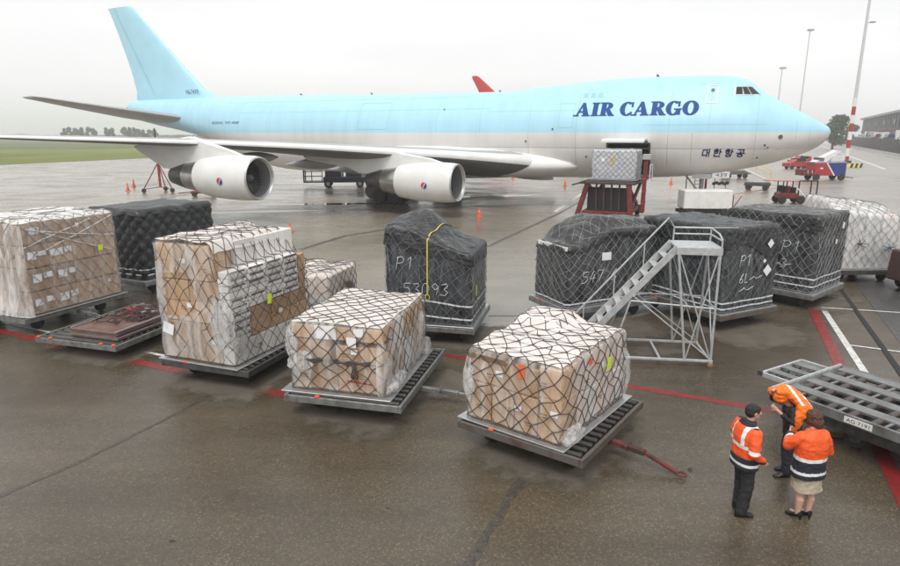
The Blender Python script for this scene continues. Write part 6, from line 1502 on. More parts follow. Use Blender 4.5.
# scissor cargo loader at the open lower door
ldr = empty('cargo_loader', AC(12.9, 6.2), PRZ, 'dark red scissor lift cargo loader raised at the open belly door', 'loader')
loadm = mat('loader_dark', (0.035, 0.03, 0.028), 0.6, 0, (0.07, 0.045, 0.04), 3)
mb = MB(); mb.box((0.3, 0.2, 0.5), (3.0, 5.6, 0.3)); mb.build('chassis', darkred, ldr, bevel=0.03)
mb = MB(); mb.box((0.2, 0.3, 2.5), (3.6, 5.6, 0.14)); mb.build('platform', loadm, ldr, bevel=0.02)
mb = MB(); mb.box((0.2, -2.75, 2.55), (3.9, 1.0, 0.12)); mb.build('bridge', loadm, ldr, bevel=0.02)
for k in range(7): MB().cyl((-1.4, -2.2 + k * 0.8, 2.6), (1.8, -2.2 + k * 0.8, 2.6), 0.05, 8).build('roller', rollerm, ldr)
for x in (-1.1, 1.5):
    for sgn in (1, -1):
        mb = MB(); mb.bar((x + 0.1 * sgn, -2.2 * sgn, 0.7), (x + 0.1 * sgn, 2.4 * sgn, 2.4), 0.16, 0.28); mb.build('scissor_arm', darkred, ldr, bevel=0.02)
for x in (-1.35, 1.75):
    mb = MB(); mb.bar((x + (0.42 if x > 0 else -0.1), 3.0, 0.0), (x - (0.25 if x > 0 else -0.15), 2.9, 2.42), 0.3, 0.3, (0, 1, 0)); mb.build('corner_leg', darkred, ldr, bevel=0.02)
for x in (-0.6, -0.1, 0.4, 0.9): MB().bar((x, 2.6, 0.7), (x + 0.06, 2.6, 2.4), 0.10, 0.14, (0, 1, 0)).build('upright', loadm, ldr)
mb = MB(); mb.box((0.2, 2.2, 1.3), (2.7, 0.6, 1.7)); mb.build('dark_filler', mat('loader_black', (0.014, 0.012, 0.012), 0.6), ldr, bevel=0.03)  # dark box added to fill the open frame under the platform
for (x, y) in ((-1.1, -2), (-1.1, 2.2), (1.6, -2), (1.6, 2.2)): MB().wheel((x, y, 0.35), 0.35, 0.3, 16, 'X').build('wheel', rubber, ldr, smooth=30)
mb = MB(); mb.bar((-2.0, 2.2, 0.6), (-2.05, 2.2, 4.3), 0.22, 0.26, (0, 1, 0)); mb.bar((-2.0, 1.6, 0.6), (-2.0, 1.6, 3.6), 0.16, 0.16, (0, 1, 0)); mb.build('control_mast', darkred, ldr, bevel=0.02)
for z in (1.2, 2.0, 2.8): MB().box((-2.02, 1.95, z), (0.18, 0.8, 0.14)).build('mast_step', redpaint, ldr)
MB().box((-2.1, 2.2, 4.2), (0.5, 0.5, 0.35)).build('control_box', acgrey, ldr, bevel=0.03)
mb = MB()
for y in (1.2, 2.3): mb.tube([(-2.35, y, 2.6), (-2.35, y, 3.7)], 0.03, 6)
mb.tube([(-2.35, 1.2, 3.7), (-2.35, 2.3, 3.7)], 0.03, 6); mb.build('guard_rail', whitepaint, ldr)
mb = MB(); mb.box((1.95, 3.4, 2.5), (0.9, 0.3, 0.1), Matrix.Rotation(0.3, 3, 'Y')); mb.build('side_wing', loadm, ldr)
# load on the loader
ul = empty('loaded_cargo_pallet', AC(12.95, 6.9, 2.66), PRZ, 'grey film wrapped pallet raised on the cargo loader', 'cargo')
MB().box((0, 0, 0.0), (3.1, 2.5, 0.04)).build('pallet_sheet', alu, ul)
hU = Hull(1.42, 1.12, 0.03, lambda x, y: 1.95 + 0.05 * noise.noise((x * 3, y * 3, 2)), bulge=0.03, seed=131, nx=8, ny=6, m=5)
drape(hU, 'grey_film', mat('grey_wrap', (0.42, 0.44, 0.48), 0.4, 0, (0.60, 0.61, 0.64), 6, 0.4, 9, stretch=(1, 1, 4)), ul, 0, 0.03, 4); net(hU, cordw, ul, 0.012, 0.03, 0.02, seed=132)
sticker(ul, hU, 'R', 1.9, 1.4, 0.28, 0.22, yellowpaint, 0.04, 0, 'label')
MB().box((0.1, 1.15, 1.35), (0.28, 0.01, 0.25)).build('label', yellowpaint, ul); MB().box((0.15, 1.15, 1.0), (0.2, 0.01, 0.2)).build('label', yellowpaint, ul); MB().box((0.75, 1.15, 1.3), (0.25, 0.01, 0.25)).build('label', labelm, ul)

def railing(name, parent, pts, h, m, r=0.025, mids=(0.5,)):
    mb = MB()
    for p in pts: mb.tube([p, (p[0], p[1], p[2] + h)], r, 6)
    for f in (1.0,) + tuple(mids): mb.tube([(p[0], p[1], p[2] + h * f) for p in pts], r, 6)
    return mb.build(name, m, parent, smooth=40)
# tail prop: red tripod with tall post
tp_ = pix(161, 192); tri = empty('tail_support_tripod', (tp_.x, tp_.y, 0), 0.3, 'red tripod tail stand with dark post under the tail', 'tripod')
MB().tube([(0, 0, 0.7), (0, 0, 6.2)], [0.09, 0.07], 10).build('post', mat('post_dark', (0.06, 0.05, 0.05), 0.5), tri, smooth=40)
MB().tube([(0, 0, 0.5), (0, 0, 3.0)], 0.12, 10).build('sleeve', redpaint, tri, smooth=40)
for k in range(3):
    a = R(200 + 120 * k); e = (1.55 * math.cos(a), 1.55 * math.sin(a), 0.35)
    MB().tube([(0, 0, 2.9), e], 0.05, 8).build('leg', darkred, tri, smooth=40); MB().tube([(0, 0, 0.5), e], 0.035, 8).build('spreader', darkred, tri, smooth=40)
    MB().wheel((e[0], e[1], 0.22), 0.22, 0.16, 14).build('wheel', rubber, tri, smooth=30)
# low red jack trolley beside the outer engine
tj = pix(204, 196); jk_ = empty('jack_trolley', (tj.x, tj.y, 0), 0.25, 'low dark red trolley on the ground behind the outer engine', 'trolley')
mb = MB(); mb.box((0, 0, 0.38), (2.2, 0.9, 0.22)); mb.box((0.5, 0, 0.58), (0.8, 0.7, 0.2)); mb.build('body', darkred, jk_, bevel=0.04); MB().bar((-1.0, 0, 0.4), (-2.2, 0, 0.3), 0.08, 0.08).build('drawbar', darkred, jk_)
mb = MB(); mb.cyl((0.6, 0, 0.6), (0.6, 0, 1.0), 0.12); mb.build('ram', redpaint, jk_)
for x in (-0.8, 0.8):
    for y in (-0.45, 0.45): MB().wheel((x, y, 0.2), 0.2, 0.14, 14).build('wheel', rubber, jk_, smooth=30)
# dark blue belt loader under the fuselage
g0 = pix(340, 187); bl = empty('belt_loader', (g0.x, g0.y, 0), 0.12, 'dark blue service truck with railed platform under the fuselage', 'service truck')
mb = MB(); mb.box((0.6, 0, 0.85), (4.6, 1.9, 0.6)); mb.build('body', navy, bl, bevel=0.05)
mb = MB(); mb.box((-2.7, 0, 0.62), (2.2, 1.9, 0.14)); mb.build('tail_platform', navy, bl, bevel=0.02)
railing('platform_rail', bl, [(-3.7, -0.9, 0.7), (-2.9, -0.9, 0.7), (-1.8, -0.9, 0.7)], 1.55, navy, 0.05, (0.35, 0.68)); railing('platform_rail', bl, [(-3.75, -0.9, 0.7), (-3.75, 0.9, 0.7)], 1.55, navy, 0.07, (0.35, 0.68))
mb = MB(); mb.prism([(-1.5, 1.15), (0.2, 1.15), (0.2, 2.1), (-0.3, 2.5), (-1.2, 2.5), (-1.5, 2.0)], -0.85, 0.85, lambda u, v, w_: (u, w_, v)); mb.build('cab', navy, bl, bevel=0.04)
MB().box((-0.6, -0.86, 1.95), (0.9, 0.02, 0.6)).build('window', glassd, bl)
mb = MB(); mb.box((1.7, 0, 1.6), (2.0, 1.7, 0.9)); mb.build('power_unit', navy, bl, bevel=0.05); MB().box((1.3, -0.86, 1.75), (0.5, 0.02, 0.3)).build('panel', acgrey, bl)
mb = MB(); mb.tube([(0.35, -0.85, 1.1), (0.35, -0.85, 2.6), (3.0, -0.85, 2.3)], 0.05, 6); mb.tube([(0.35, 0.85, 1.1), (0.35, 0.85, 2.6)], 0.05, 6); mb.build('frame', navy, bl)
mb = MB(); mb.bar((2.5, 0, 0.9), (4.4, 0, 0.9), 1.5, 0.3); mb.build('front_deck', darkred, bl, bevel=0.03)
for k in range(5): MB().box((2.9 + 0.35 * k, -0.6, 1.3), (0.12, 0.12, 0.6)).build('cylinder', [darkred, darksteel][k % 2], bl)
for x in (-1.2, 2.2):
    for y in (-0.85, 0.85):
        wh = MB().wheel((x, y, 0.42), 0.42, 0.28, 18).build('wheel', rubber, bl, smooth=30); MB().lathe([(-0.15, 0.2), (0.15, 0.2)], (x, y, 0.42), 'Y', 14).build('rim', acgrey, wh)
# ground power unit, white box
g1 = pix(711, 207); gp = empty('ground_power_unit', (pdist(711, 134, 44.3).x, 44.3, 0), R(-3), 'white box shaped ground power unit on wheels near the nose gear', 'power unit')
MB().box((0, 0, 1.15), (3.35, 1.5, 1.3)).build('housing', whitepaint, gp, bevel=0.06); MB().box((0, 0, 0.3), (3.6, 1.4, 0.22)).build('chassis', blackm, gp, bevel=0.02)
MB().box((0.25, -0.755, 0.95), (0.5, 0.02, 0.3)).build('hatch', mat('hatch_white', (0.68, 0.68, 0.66), 0.5), gp); MB().box((1.72, 0.0, 0.98), (0.1, 1.3, 1.0)).build('grille', acdark, gp)
MB().bar((1.85, -0.2, 0.4), (2.35, -0.5, 1.4), 0.06, 0.06).build('drawbar', redpaint, gp)
for x in (-1.2, 1.2):
    for y in (-0.65, 0.65): MB().wheel((x, y, 0.28), 0.28, 0.2, 16).build('wheel', rubber, gp, smooth=30)
# nose access ladder with white stand sign 439
g2 = pix(697, 203); ls = empty('nose_ladder', (g2.x, g2.y, 0), R(-10), 'thin metal access ladder beside the nose gear', 'ladder')
for x in (-0.3, 0.3): MB().tube([(x, 0, 0.1), (x, 0.25, 3.0)], 0.035, 6).build('rail', steel, ls)
for k in range(9): MB().bar((-0.3, 0.02 + 0.024 * k, 0.35 + 0.3 * k), (0.3, 0.02 + 0.024 * k, 0.35 + 0.3 * k), 0.05, 0.04).build('rung', steel, ls)
MB().tube([(0.6, 0.2, 0.1), (0.6, 0.25, 2.9)], 0.09, 8).build('red_post', darkred, ls); MB().bar((-1.2, 0, 0.5), (0.7, 0, 0.5), 0.08, 0.08).build('base_bar', steel, ls); MB().tube([(-1.0, 0, 0.3), (-1.0, 0, 2.2)], 0.05, 6).build('side_post', steel, ls)
for x in (-1.2, 0.7): MB().wheel((x, 0, 0.3), 0.3, 0.14, 14, 'X').build('wheel', rubber, ls, smooth=30)
g3 = pix(719, 196); sg_ = empty('stand_number_sign', (g3.x, g3.y, 0), R(-8), 'white stand sign reading 439 under the nose', 'sign')
MB().box((0, 0, 1.95), (1.5, 0.06, 0.6)).build('board', whitepaint, sg_, bevel=0.01)
text_on('number', '439', mat('number_blue', (0.03, 0.08, 0.16), 0.5), sg_, lambda u, v: (-0.5 + 1.0 * u, -0.035, 1.77 + 0.36 * v))
for x in (-0.5, 0.5): MB().tube([(x, 0.02, 0.05), (x, 0.02, 1.7)], 0.04, 6).build('post', steel, sg_)
mb = MB(); mb.box((0, 0, 0.05), (1.3, 0.6, 0.1)); mb.build('base', darksteel, sg_)
for k in range(6): MB().wheel((-0.6 + 0.24 * k, -0.1, 1.15 + 0.08 * (k % 2)), 0.16, 0.12, 10).build('hose_coil', rubber, sg_)
# flat dark trailer behind the nose
g4 = pix(734, 178); ft = empty('flat_dolly', (g4.x, g4.y, 0), R(4), 'low dark empty dolly on the apron under the nose', 'dolly')
MB().box((0, 0, 0.75), (3.4, 1.6, 0.5)).build('deck', mat('khaki_metal', (0.12, 0.12, 0.09), 0.6), ft, bevel=0.04); MB().bar((1.6, 0, 0.6), (2.7, 0, 0.5), 0.1, 0.1).build('drawbar', darksteel, ft)
for x in (-1.1, 1.1):
    for y in (-0.7, 0.7): MB().wheel((x, y, 0.32), 0.32, 0.22, 14).build('wheel', rubber, ft, smooth=30)
# red tractor with open cage and a boom
g5 = pix(773, 200); tg = empty('tow_tractor', (g5.x + 0.1, g5.y - 2.6, 0), R(-6), 'red tow tractor with dark open cab frame and flat roof', 'tractor')
mb = MB(); mb.box((-0.4, 0, 0.70), (1.7, 1.3, 0.5)); mb.build('body', darkred, tg, bevel=0.06); tg.scale = (0.92, 0.92, 0.92); MB().box((-1.0, 0, 2.05), (2.5, 1.5, 0.08)).build('roof', mat('pale_red', (0.50, 0.20, 0.18), 0.5), tg, bevel=0.02)
railing('cab_frame', tg, [(-1.0, -0.6, 0.95), (-0.2, -0.6, 0.95)], 1.1, blackm, 0.05, ()); railing('cab_frame', tg, [(-1.0, 0.6, 0.95), (-0.2, 0.6, 0.95)], 1.1, blackm, 0.05, ())
railing('rear_cage', tg, [(0.35, -0.6, 0.7), (1.9, -0.6, 0.7), (1.9, 0.6, 0.7)], 1.35, navy, 0.06, ()); MB().box((1.9, 0, 0.6), (2.6, 1.2, 0.18)).build('rear_deck', navy, tg, bevel=0.03)
for x, z, w1 in ((-0.9, 1.3, 0.3), (-0.4, 1.25, 0.35), (0.1, 1.15, 0.3)): MB().box((x, 0, z), (w1, 0.8, 0.6)).build('seat', [darkred, blackm][int(x * 10) % 2], tg, bevel=0.05)
MB().bar((0.2, -0.7, 1.4), (1.1, -0.7, 0.5), 0.1, 0.1).build('lever', whitepaint, tg)
for x in (-1.0, 0.6):
    for y in (-0.65, 0.65): MB().wheel((x, y, 0.36), 0.36, 0.26, 16).build('wheel', rubber, tg, smooth=30)
g6 = pix(760, 190); bm_ = empty('belt_conveyor', (g6.x, g6.y, 0), R(150), 'pale inclined conveyor with yellow handrail behind the red tractor', 'conveyor')
mb = MB(); mb.bar((-1.2, 0, 0.7), (2.6, 0, 2.5), 0.9, 0.16); mb.build('belt', mat('pale_belt', (0.55, 0.52, 0.48), 0.6), bm_, bevel=0.02); railing('handrail', bm_, [(-0.8, -0.45, 1.2), (0.6, -0.45, 1.9)], 0.8, yellowpaint, 0.04)
mb = MB(); mb.box((0.3, 0, 0.6), (2.4, 1.2, 0.35)); mb.build('chassis', darksteel, bm_, bevel=0.03)
for x in (-0.5, 1.1):
    for y in (-0.55, 0.55): MB().wheel((x, y, 0.3), 0.3, 0.2, 14).build('wheel', rubber, bm_, smooth=30)
# red and blue service unit beyond the nose
g7 = pix(820, 180); rb = empty('service_vehicle', (g7.x, g7.y, 0), R(4), 'red and blue service vehicle with white diagonal stripe beyond the nose', 'vehicle'); rb.scale = (0.86, 0.86, 0.86)
fnp = lambda u, v, w_: (u, w_, v)
MB().prism([(-1.7, 0.7), (1.2, 0.7), (-0.1, 2.5), (-1.7, 2.5)], -1.1, 1.1, fnp).build('red_body', redpaint, rb, bevel=0.03)
MB().prism([(1.42, 0.7), (3.0, 0.5), (3.0, 2.5), (0.12, 2.5)], -1.1, 1.1, fnp).build('blue_body', bluepaint, rb, bevel=0.03)
MB().prism([(1.2, 0.7), (1.42, 0.7), (0.12, 2.5), (-0.1, 2.5)], -1.115, 1.115, fnp).build('white_stripe', whitepaint, rb)
MB().box((0.6, 0, 2.58), (4.8, 2.22, 0.14)).build('top_trim', mat('trim_mix', (0.62, 0.6, 0.6), 0.5, 0, (0.1, 0.12, 0.3), 3), rb)
mb = MB(); mb.box((-2.5, 0, 1.15), (1.7, 2.0, 0.9)); mb.build('engine_block', darkred, rb, bevel=0.05)
for k in range(7): MB().box((-3.2 + 0.22 * k, -1.05, 1.0 + 0.12 * (k % 3)), (0.14, 0.2, 0.5)).build('engine_part', [redpaint, darksteel, acgrey][k % 3], rb)
MB().prism([(-1.6, 2.65), (0.2, 2.65), (2.3, 4.2), (1.7, 4.3)], -0.6, 0.6, fnp).build('raised_cover', mat('pale_cover', (0.72, 0.70, 0.70), 0.4), rb)
mb = MB(); mb.box((1.9, 0, 3.1), (2.0, 1.6, 0.9)); mb.build('clear_hood', film_mat('hood_film', 0.25, 0.6), rb, bevel=0.1)
mb = MB(); mb.box((-0.6, 0, 2.95), (0.9, 1.2, 0.6)); mb.build('machinery', darksteel, rb, bevel=0.05)
MB().box((-0.75, -1.112, 1.75), (0.45, 0.01, 0.2)).build('emblem', whitepaint, rb)
for x in (-1.3, 2.5):
    for y in (-0.95, 0.95): MB().wheel((x, y, 0.5), 0.5, 0.35, 18).build('wheel', rubber, rb, smooth=30)
MB().bar((3.0, 0, 0.6), (4.8, -0.3, 0.3), 0.12, 0.12).build('drawbar', darksteel, rb)
def van(name, loc, rz, m, label, cat='van', s=1.0, ln=4.6, ht=2.0, group=None):
    v = empty(name, loc, rz, label, cat, group); h = ln / 2
    MB().prism([(-h, 0.4), (h, 0.4), (h, 1.0), (h - 0.9, 1.15), (h - 1.5, ht - 0.05), (-h + 0.1, ht)], -0.9 * s, 0.9 * s, fnp).build('body', m, v, bevel=0.06)
    for sy in (-1, 1): MB().prism([(h - 1.7, 1.2), (h - 1.1, 1.2), (h - 1.55, ht - 0.2), (h - 1.75, ht - 0.2)], 0.9 * s * sy - 0.01, 0.9 * s * sy + 0.012 * sy, fnp).build('window', glassd, v); MB().box((-0.4, 0.9 * s * sy, 1.5), (ln * 0.4, 0.03, 0.45)).build('window', glassd, v)
    for x in (-h + 0.8, h - 0.8):
        for sy in (-1, 1): MB().wheel((x, 0.8 * s * sy, 0.34), 0.34, 0.22, 16).build('wheel', rubber, v, smooth=30)
    return v
g8 = pix(795, 169); van('tug', (g8.x, g8.y, 0), R(180), redpaint, 'small red airport tug parked behind the jet nose', 'tug', 1.0, 3.6, 1.6)
g9 = pix(806, 167); van('tug', (g9.x + 2, g9.y + 6, 0), R(178), redpaint, 'farther red airport tug, mostly hidden by the red and blue vehicle', 'tug', 1.0, 3.6, 1.7)
# cones
def cone(px, py, lab, h=0.62):
    h *= 0.85
    p = pix(px, py); c = empty('traffic_cone', (p.x, p.y, 0), 0, lab, 'cone', 'orange cones on the apron')
    MB().lathe([(0.03, 0.17), (h * 0.5, 0.1), (h, 0.035)], (0, 0, 0), 'Z', 16).build('cone', orangep, c, smooth=30); MB().box((0, 0, 0.02), (0.42, 0.42, 0.04)).build('base', orangep, c, bevel=0.008)
    MB().lathe([(h * 0.55, 0.099), (h * 0.66, 0.083)], (0, 0, 0), 'Z', 16, False).build('white_band', mat('dull_band', (0.62, 0.38, 0.30), 0.5), c)
cone(290, 232, 'orange cone on the apron above the tall carton pallet'); cone(479, 217, 'orange cone beyond the black load with the yellow strap', 0.8); cone(128, 191, 'nearer orange cone left of the red tripod', 0.95); cone(134, 187, 'farther orange cone left of the red tripod', 0.95)
cone(565, 186, 'orange cone under the wing root fairing', 0.85); cone(513, 178, 'small far orange cone behind the inner engine', 0.85); cone(671, 184, 'orange cone between the loader and the nose ladder', 0.85)
# ================================================================== BEYOND THE APRON
def mast(px, py, ytop, dist=None, label='', striped=True, arm=None):
    p = pix(px, py) if dist is None else Vector((pdist(px, 134, dist).x, dist, 0)); top = CAMH + pdist(px, ytop, p.y).z - CAMH
    m_ = empty('light_mast', (p.x, p.y, 0), 0, label, 'light mast', 'tall lighting masts'); k = p.y / 108.0
    MB().tube([(0, 0, 0), (0, 0, top)], [(0.34 if striped else 0.15) * k, (0.14 if striped else 0.07) * k], 14).build('pole', mat('mast_grey', (0.55, 0.55, 0.54), 0.5), m_, smooth=40)
    if striped:
        for q in range(8):
            r0 = 0.36; MB().tube([(0, 0, 0.3 + q * 1.45), (0, 0, 0.3 + (q + 1) * 1.45 - 0.004)], r0 - q * 0.004, 16).build('red_band' if q % 2 else 'white_band', [whitepaint, redpaint][(q + 1) % 2], m_, smooth=40)
        MB().box((0, 0, 0.5), (1.2, 1.2, 1.0)).build('foot_block', mat('dark_foot', (0.05, 0.04, 0.05), 0.7), m_, bevel=0.03)
    if arm:
        for (dx, z) in arm: MB().bar((0, 0, z), (dx, 0, z), 0.12 * k, 0.12 * k).build('arm', acgrey, m_); MB().box((dx, 0, z + 0.1), (0.8 * k, 0.4 * k, 0.2 * k)).build('lamp_head', acgrey, m_, bevel=0.03)
    else: MB().box((0.1 * k, 0, top), (0.9 * k, 0.6 * k, 0.25 * k)).build('lamp_head', acgrey, m_, bevel=0.03)
    return m_
mast(845.5, 166, -60, None, 'tall light mast with red and white striped foot right of the nose', True, [(1.1, 24.5)])
mast(797, 110, 30, 150, 'tall slim light mast rising behind the cockpit slope', False); mast(774.5, 110, 68, 230, 'farthest slim light mast behind the cockpit', False)
cb = pix(849, 167.5); ch = empty('chevron_block', (cb.x, cb.y - 1.2, 0), 0, 'yellow and black striped guard block at the striped mast foot', 'guard block')
for k in range(6): MB().prism([(-1.2 + 0.4 * k, 0.05), (-0.8 + 0.4 * k, 0.05), (-0.6 + 0.4 * k, 0.75), (-1.0 + 0.4 * k, 0.75)], -0.3, 0.3, fnp).build('stripe', [mat('guard_yellow', (0.70, 0.62, 0.12), 0.6), blackm][k % 2], ch)

# perimeter wall, fence, parked vans and terminal on the right
WD = Vector((0.47, 0.883, 0)); WN = Vector((0.883, -0.47, 0)); W0 = Vector((80, 100, 0)); WA = math.atan2(WD.y, WD.x)
def along(t, off, z=0): return W0 + WD * t + WN * off + Vector((0, 0, z))
sheet('access_road', [tuple(along(-20, -1).xy), tuple(along(330, -1).xy), tuple(along(330, -24).xy), tuple(along(60, -24).xy), tuple(along(-20, -16).xy)], 0.012, roadm)
line('white_line', along(0, -9).xy, along(300, -9).xy, 0.5, whiteline, 0.018)
wl_ = empty('barrier_wall', W0, WA, 'low pale concrete barrier along the far road', 'barrier')
for k in range(44): MB().prism([(-0.35, 0), (0.35, 0), (0.16, 0.5), (0.12, 1.1), (-0.12, 1.1), (-0.16, 0.5)], k * 7.0, k * 7.0 + 6.95, lambda u, v, w_: (w_, u, v)).build('barrier_segment', mat('pale_concrete', (0.50, 0.49, 0.47), 0.7, 0, (0.42, 0.41, 0.39), 1), wl_)
fe = empty('perimeter_fence', along(0, 2.5), WA, 'dark tall perimeter fence behind the barrier', 'fence'); fencem = mat('fence_dark', (0.028, 0.03, 0.028), 0.7, 0, (0.06, 0.06, 0.052), 1.2)
for k in range(52):
    x = k * 6.0; MB().box((x, 0, 2.4), (0.3, 0.24, 4.8)).build('post', mat('post_grey', (0.09, 0.09, 0.09), 0.6), fe); MB().box((x + 3.0, 0, 2.2), (5.66, 0.06, 4.2)).build('mesh_panel', fencem, fe)
    for q in (1.0, 2.0, 3.0, 4.0, 5.0): MB().box((x + q, -0.06, 2.2), (0.08, 0.05, 4.3)).build('upright', mat('post_grey', (0.09, 0.09, 0.09), 0.6), fe)
mb = MB(); a_, b_, c_, d_ = along(-10, 4), along(310, 4), along(310, 30), along(-10, 30)
mb.add([(p.x, p.y, z) for z in (0, 3.6) for p in (a_, b_, c_, d_)], [(0, 1, 2, 3), (4, 7, 6, 5), (0, 4, 5, 1), (1, 5, 6, 2), (2, 6, 7, 3), (3, 7, 4, 0)]); tag(mb.build('car_park_deck', roadm), kind='structure')
rnd = random.Random(77); cols = [('white', whitepaint), ('silver', alu), ('grey', acgrey), ('blue', bluepaint), ('red', darkred)]
ORD = ['nearest', 'second', 'third', 'fourth', 'fifth', 'sixth', 'seventh', 'eighth', 'ninth', 'tenth', 'eleventh', 'twelfth', 'thirteenth', 'fourteenth', 'fifteenth', 'sixteenth']
for k in range(16):
    cn, cm = cols[[0, 1, 2, 0, 1, 0, 3, 2, 0, 4, 0, 1, 2, 0, 1, 0][k]]; p = along(58 + k * 11.5, 6.6, 3.6)
    van('parked_van', p, WA + rnd.uniform(-0.06, 0.06) + (0 if k % 3 else math.pi / 2), cm, ORD[k] + f' of the vans behind the dark fence on the right, {cn}', 'van', 1.1, 5.4, rnd.choice([2.3, 2.8, 3.3]), 'vans parked behind the fence')
tb = empty('terminal_building', along(70, 11), WA, 'long grey terminal building with dark window bays behind the parked vans', 'building')
MB().box((110, -8, 6.7), (226, 15, 13.4)).build('wall', mat('terminal_grey', (0.13, 0.125, 0.13), 0.6, 0, (0.17, 0.165, 0.17), 0.2), tb)
MB().box((110, -7.6, 13.85), (228, 17, 0.9)).build('roof', mat('roof_pale', (0.34, 0.35, 0.36), 0.6), tb)
MB().box((110, -0.3, 7.2), (226, 0.3, 0.9)).build('fascia', mat('fascia_red', (0.12, 0.05, 0.05), 0.6), tb)
for k in range(30):
    x = 0 + k * 7.4; MB().box((x, -0.2, 10.5), (0.8, 0.7, 5.8)).build('pillar', mat('pillar_pale', (0.36, 0.36, 0.36), 0.6), tb); MB().box((x + 3.7, -0.42, 10.4), (6.4, 0.12, 4.6)).build('window', mat('terminal_glass', (0.018, 0.021, 0.026), 0.6, spec=0.1), tb)
    if k % 4 == 1: MB().box((x + 4.6, -0.30, 10.6), (2.2, 0.06, 1.6)).build('blind', whitepaint, tb)

# ---- trees
def leafmat(name, c, c2): return mat(name, c, 0.9, 0, c2, 0.6, spec=0.15)
def tree(loc, h, rx, rz0, label, lm, seed, name='broadleaf_tree', nleaf=2600, ls=0.55, group=None, lobes=9, zlo=0.36):
    t = empty(name, loc, 0, label, 'tree', group); rnd = random.Random(seed); z0 = h * 0.28
    mb = MB(); mb.tube([(0, 0, 0), (0.1, 0.05, h * 0.3), (0.0, 0.1, h * 0.7)], [h * 0.035, h * 0.026, h * 0.01], 8)
    for k in range(6): a = k * 1.1 + rnd.random(); mb.tube([(0.05, 0.05, h * (0.25 + 0.06 * k)), (rx * 0.6 * math.cos(a), rx * 0.6 * math.sin(a), h * (0.45 + 0.07 * k))], [h * 0.014, h * 0.004], 6)
    mb.build('trunk', mat('bark', (0.06, 0.05, 0.04), 0.9), t, smooth=60)
    L_ = []
    for k in range(lobes):
        a = rnd.uniform(0, 6.28); q = rnd.uniform(0.1, 0.62); zz = rnd.uniform(zlo, 0.86); f = 1 - abs(zz - 0.58) * 1.3
        L_.append((Vector((rx * q * f * math.cos(a), rx * q * f * math.sin(a), h * zz)), rx * rnd.uniform(0.28, 0.5), h * rnd.uniform(0.10, 0.17)))
    mb = MB()
    for k in range(nleaf):
        c, r1, r2 = rnd.choice(L_); v = Vector((rnd.gauss(0, 1), rnd.gauss(0, 1), rnd.gauss(0, 1))).normalized() * rnd.uniform(0.55, 1.12)
        p = c + Vector((v.x * r1, v.y * r1, v.z * r2)); n = Vector((rnd.gauss(0, 1), rnd.gauss(0, 1), rnd.gauss(0.3, 1))).normalized(); u = n.orthogonal().normalized(); w_ = n.cross(u); s_ = ls * rnd.uniform(0.5, 1.2)
        mb.add([p + u * s_, p + w_ * s_ * 0.6, p - u * s_, p - w_ * s_ * 0.6], [(0, 1, 2, 3)])
    o = mb.build('crown', lm, t, fix=False); return t
lg1 = leafmat('leaf_green', (0.045, 0.085, 0.025), (0.09, 0.14, 0.05)); lg2 = leafmat('leaf_far', (0.05, 0.075, 0.05), (0.075, 0.10, 0.07))
pt = pdist(834, 134, 245); tree((pt.x, pt.y, 0), 13.4, 5.5, 0, 'large green tree right of the jet nose', lg1, 3, nleaf=4600, ls=0.45, lobes=18, zlo=0.18)
pt = pdist(850, 134, 330); tree((pt.x, pt.y, 0), 11.5, 5.0, 0, 'smaller green tree behind the striped mast', lg1, 4, nleaf=1800, ls=0.5)
names = ['first', 'second', 'third', 'fourth', 'fifth', 'sixth', 'seventh', 'eighth', 'ninth', 'tenth', 'eleventh', 'twelfth', 'thirteenth', 'fourteenth', 'fifteenth', 'sixteenth', 'seventeenth']
xs = [64, 70, 76, 82, 88, 94, 107, 113, 124, 129, 134, 139, 144, 149, 154]; base = None
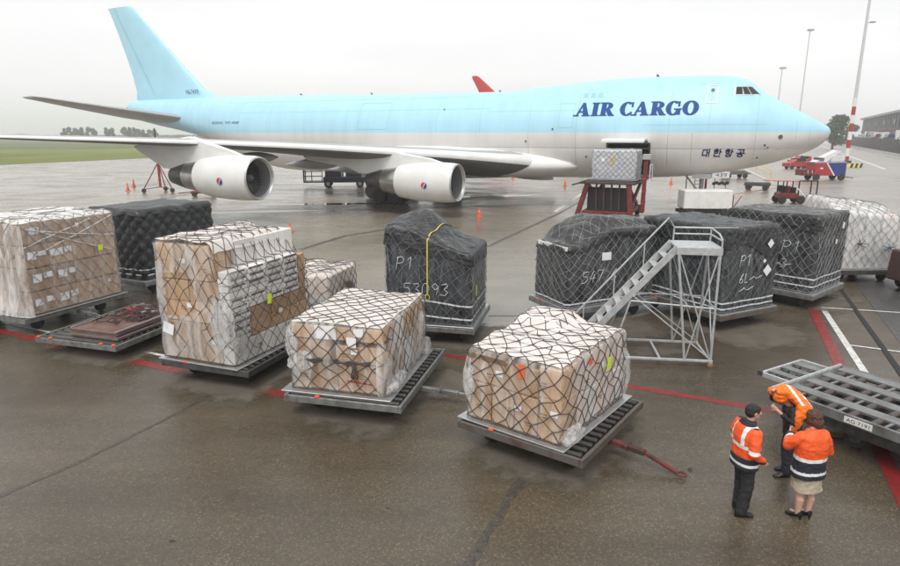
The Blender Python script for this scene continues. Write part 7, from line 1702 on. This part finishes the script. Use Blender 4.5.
for k, px in enumerate(xs):
    D = 520 + 25 * (k % 3); p = pdist(px, 134, D); hh = [11.5, 12, 11.6, 12.4, 12, 11.4, 12.2, 11.0, 12.6, 12.3, 11.4, 10.8, 10.2, 9.8, 10][k]
    if k < 3: t = tree((p.x, p.y, 0), 12, 3.6, 0, 'x', lg2, 20 + k, 'poplar_tree', 1300, 0.6, 'row of far trees beyond the field', 10, 0.14); base = (base or []) + [t]
    else: t = copy_tree(base[k % 3]); t.location = (p.x, p.y, 0)
    t.scale = (1, 1, hh / 12); t.rotation_euler.z = k * 1.3; t['label'] = names[k] + ' from the left in the row of trees beyond the field'
hedge = MB(); rnd = random.Random(9)
for k in range(9000):
    u = rnd.random(); p = pdist(-60 + 330 * u, 134, 900); hgt = 4.5 + 4.0 * max(0, noise.noise((u * 14, 0, 2))); z = rnd.random() * hgt; s_ = 1.1; n = Vector((rnd.gauss(0, 1), rnd.gauss(0, 1), rnd.gauss(0, 1))).normalized(); a = n.orthogonal().normalized(); b = n.cross(a); c = Vector((p.x, p.y + rnd.uniform(-6, 6), z))
    hedge.add([c + a * s_, c + b * s_, c - a * s_, c - b * s_], [(0, 1, 2, 3)])
tag(hedge.build('distant_wood', leafmat('wood_far', (0.06, 0.075, 0.06), (0.08, 0.095, 0.075)), fix=False), 'hazy line of woods on the horizon at the left', 'woods', kind='stuff')

# parked tug at the right edge, only its rear wheel in view
ge = pix(897, 294); te_ = van('tug', (ge.x + 1.62, ge.y + 0.45, 0), R(8), mat('tug_dark', (0.05, 0.02, 0.02), 0.5), 'dark tug at the right edge with one wheel in view', 'tug', 0.7, 3.0, 1.5)
# ---- damp air
hz_ = MB().box((0, 2960, 31), (8100, 6120, 66)).build('haze', mat('air', (1, 1, 1)), None); tag(hz_, kind='stuff')
hm = bpy.data.materials.new('damp_air'); hm.use_nodes = True; hm.node_tree.nodes.clear()
pv = hm.node_tree.nodes.new('ShaderNodeVolumePrincipled'); pv.inputs['Density'].default_value = 0.0007; pv.inputs['Color'].default_value = (0.97, 0.98, 1.0, 1); pv.inputs['Anisotropy'].default_value = 0.2
ho = hm.node_tree.nodes.new('ShaderNodeOutputMaterial'); hm.node_tree.links.new(pv.outputs[0], ho.inputs['Volume'])
hz_.data.materials.clear(); hz_.data.materials.append(hm)
#==END==
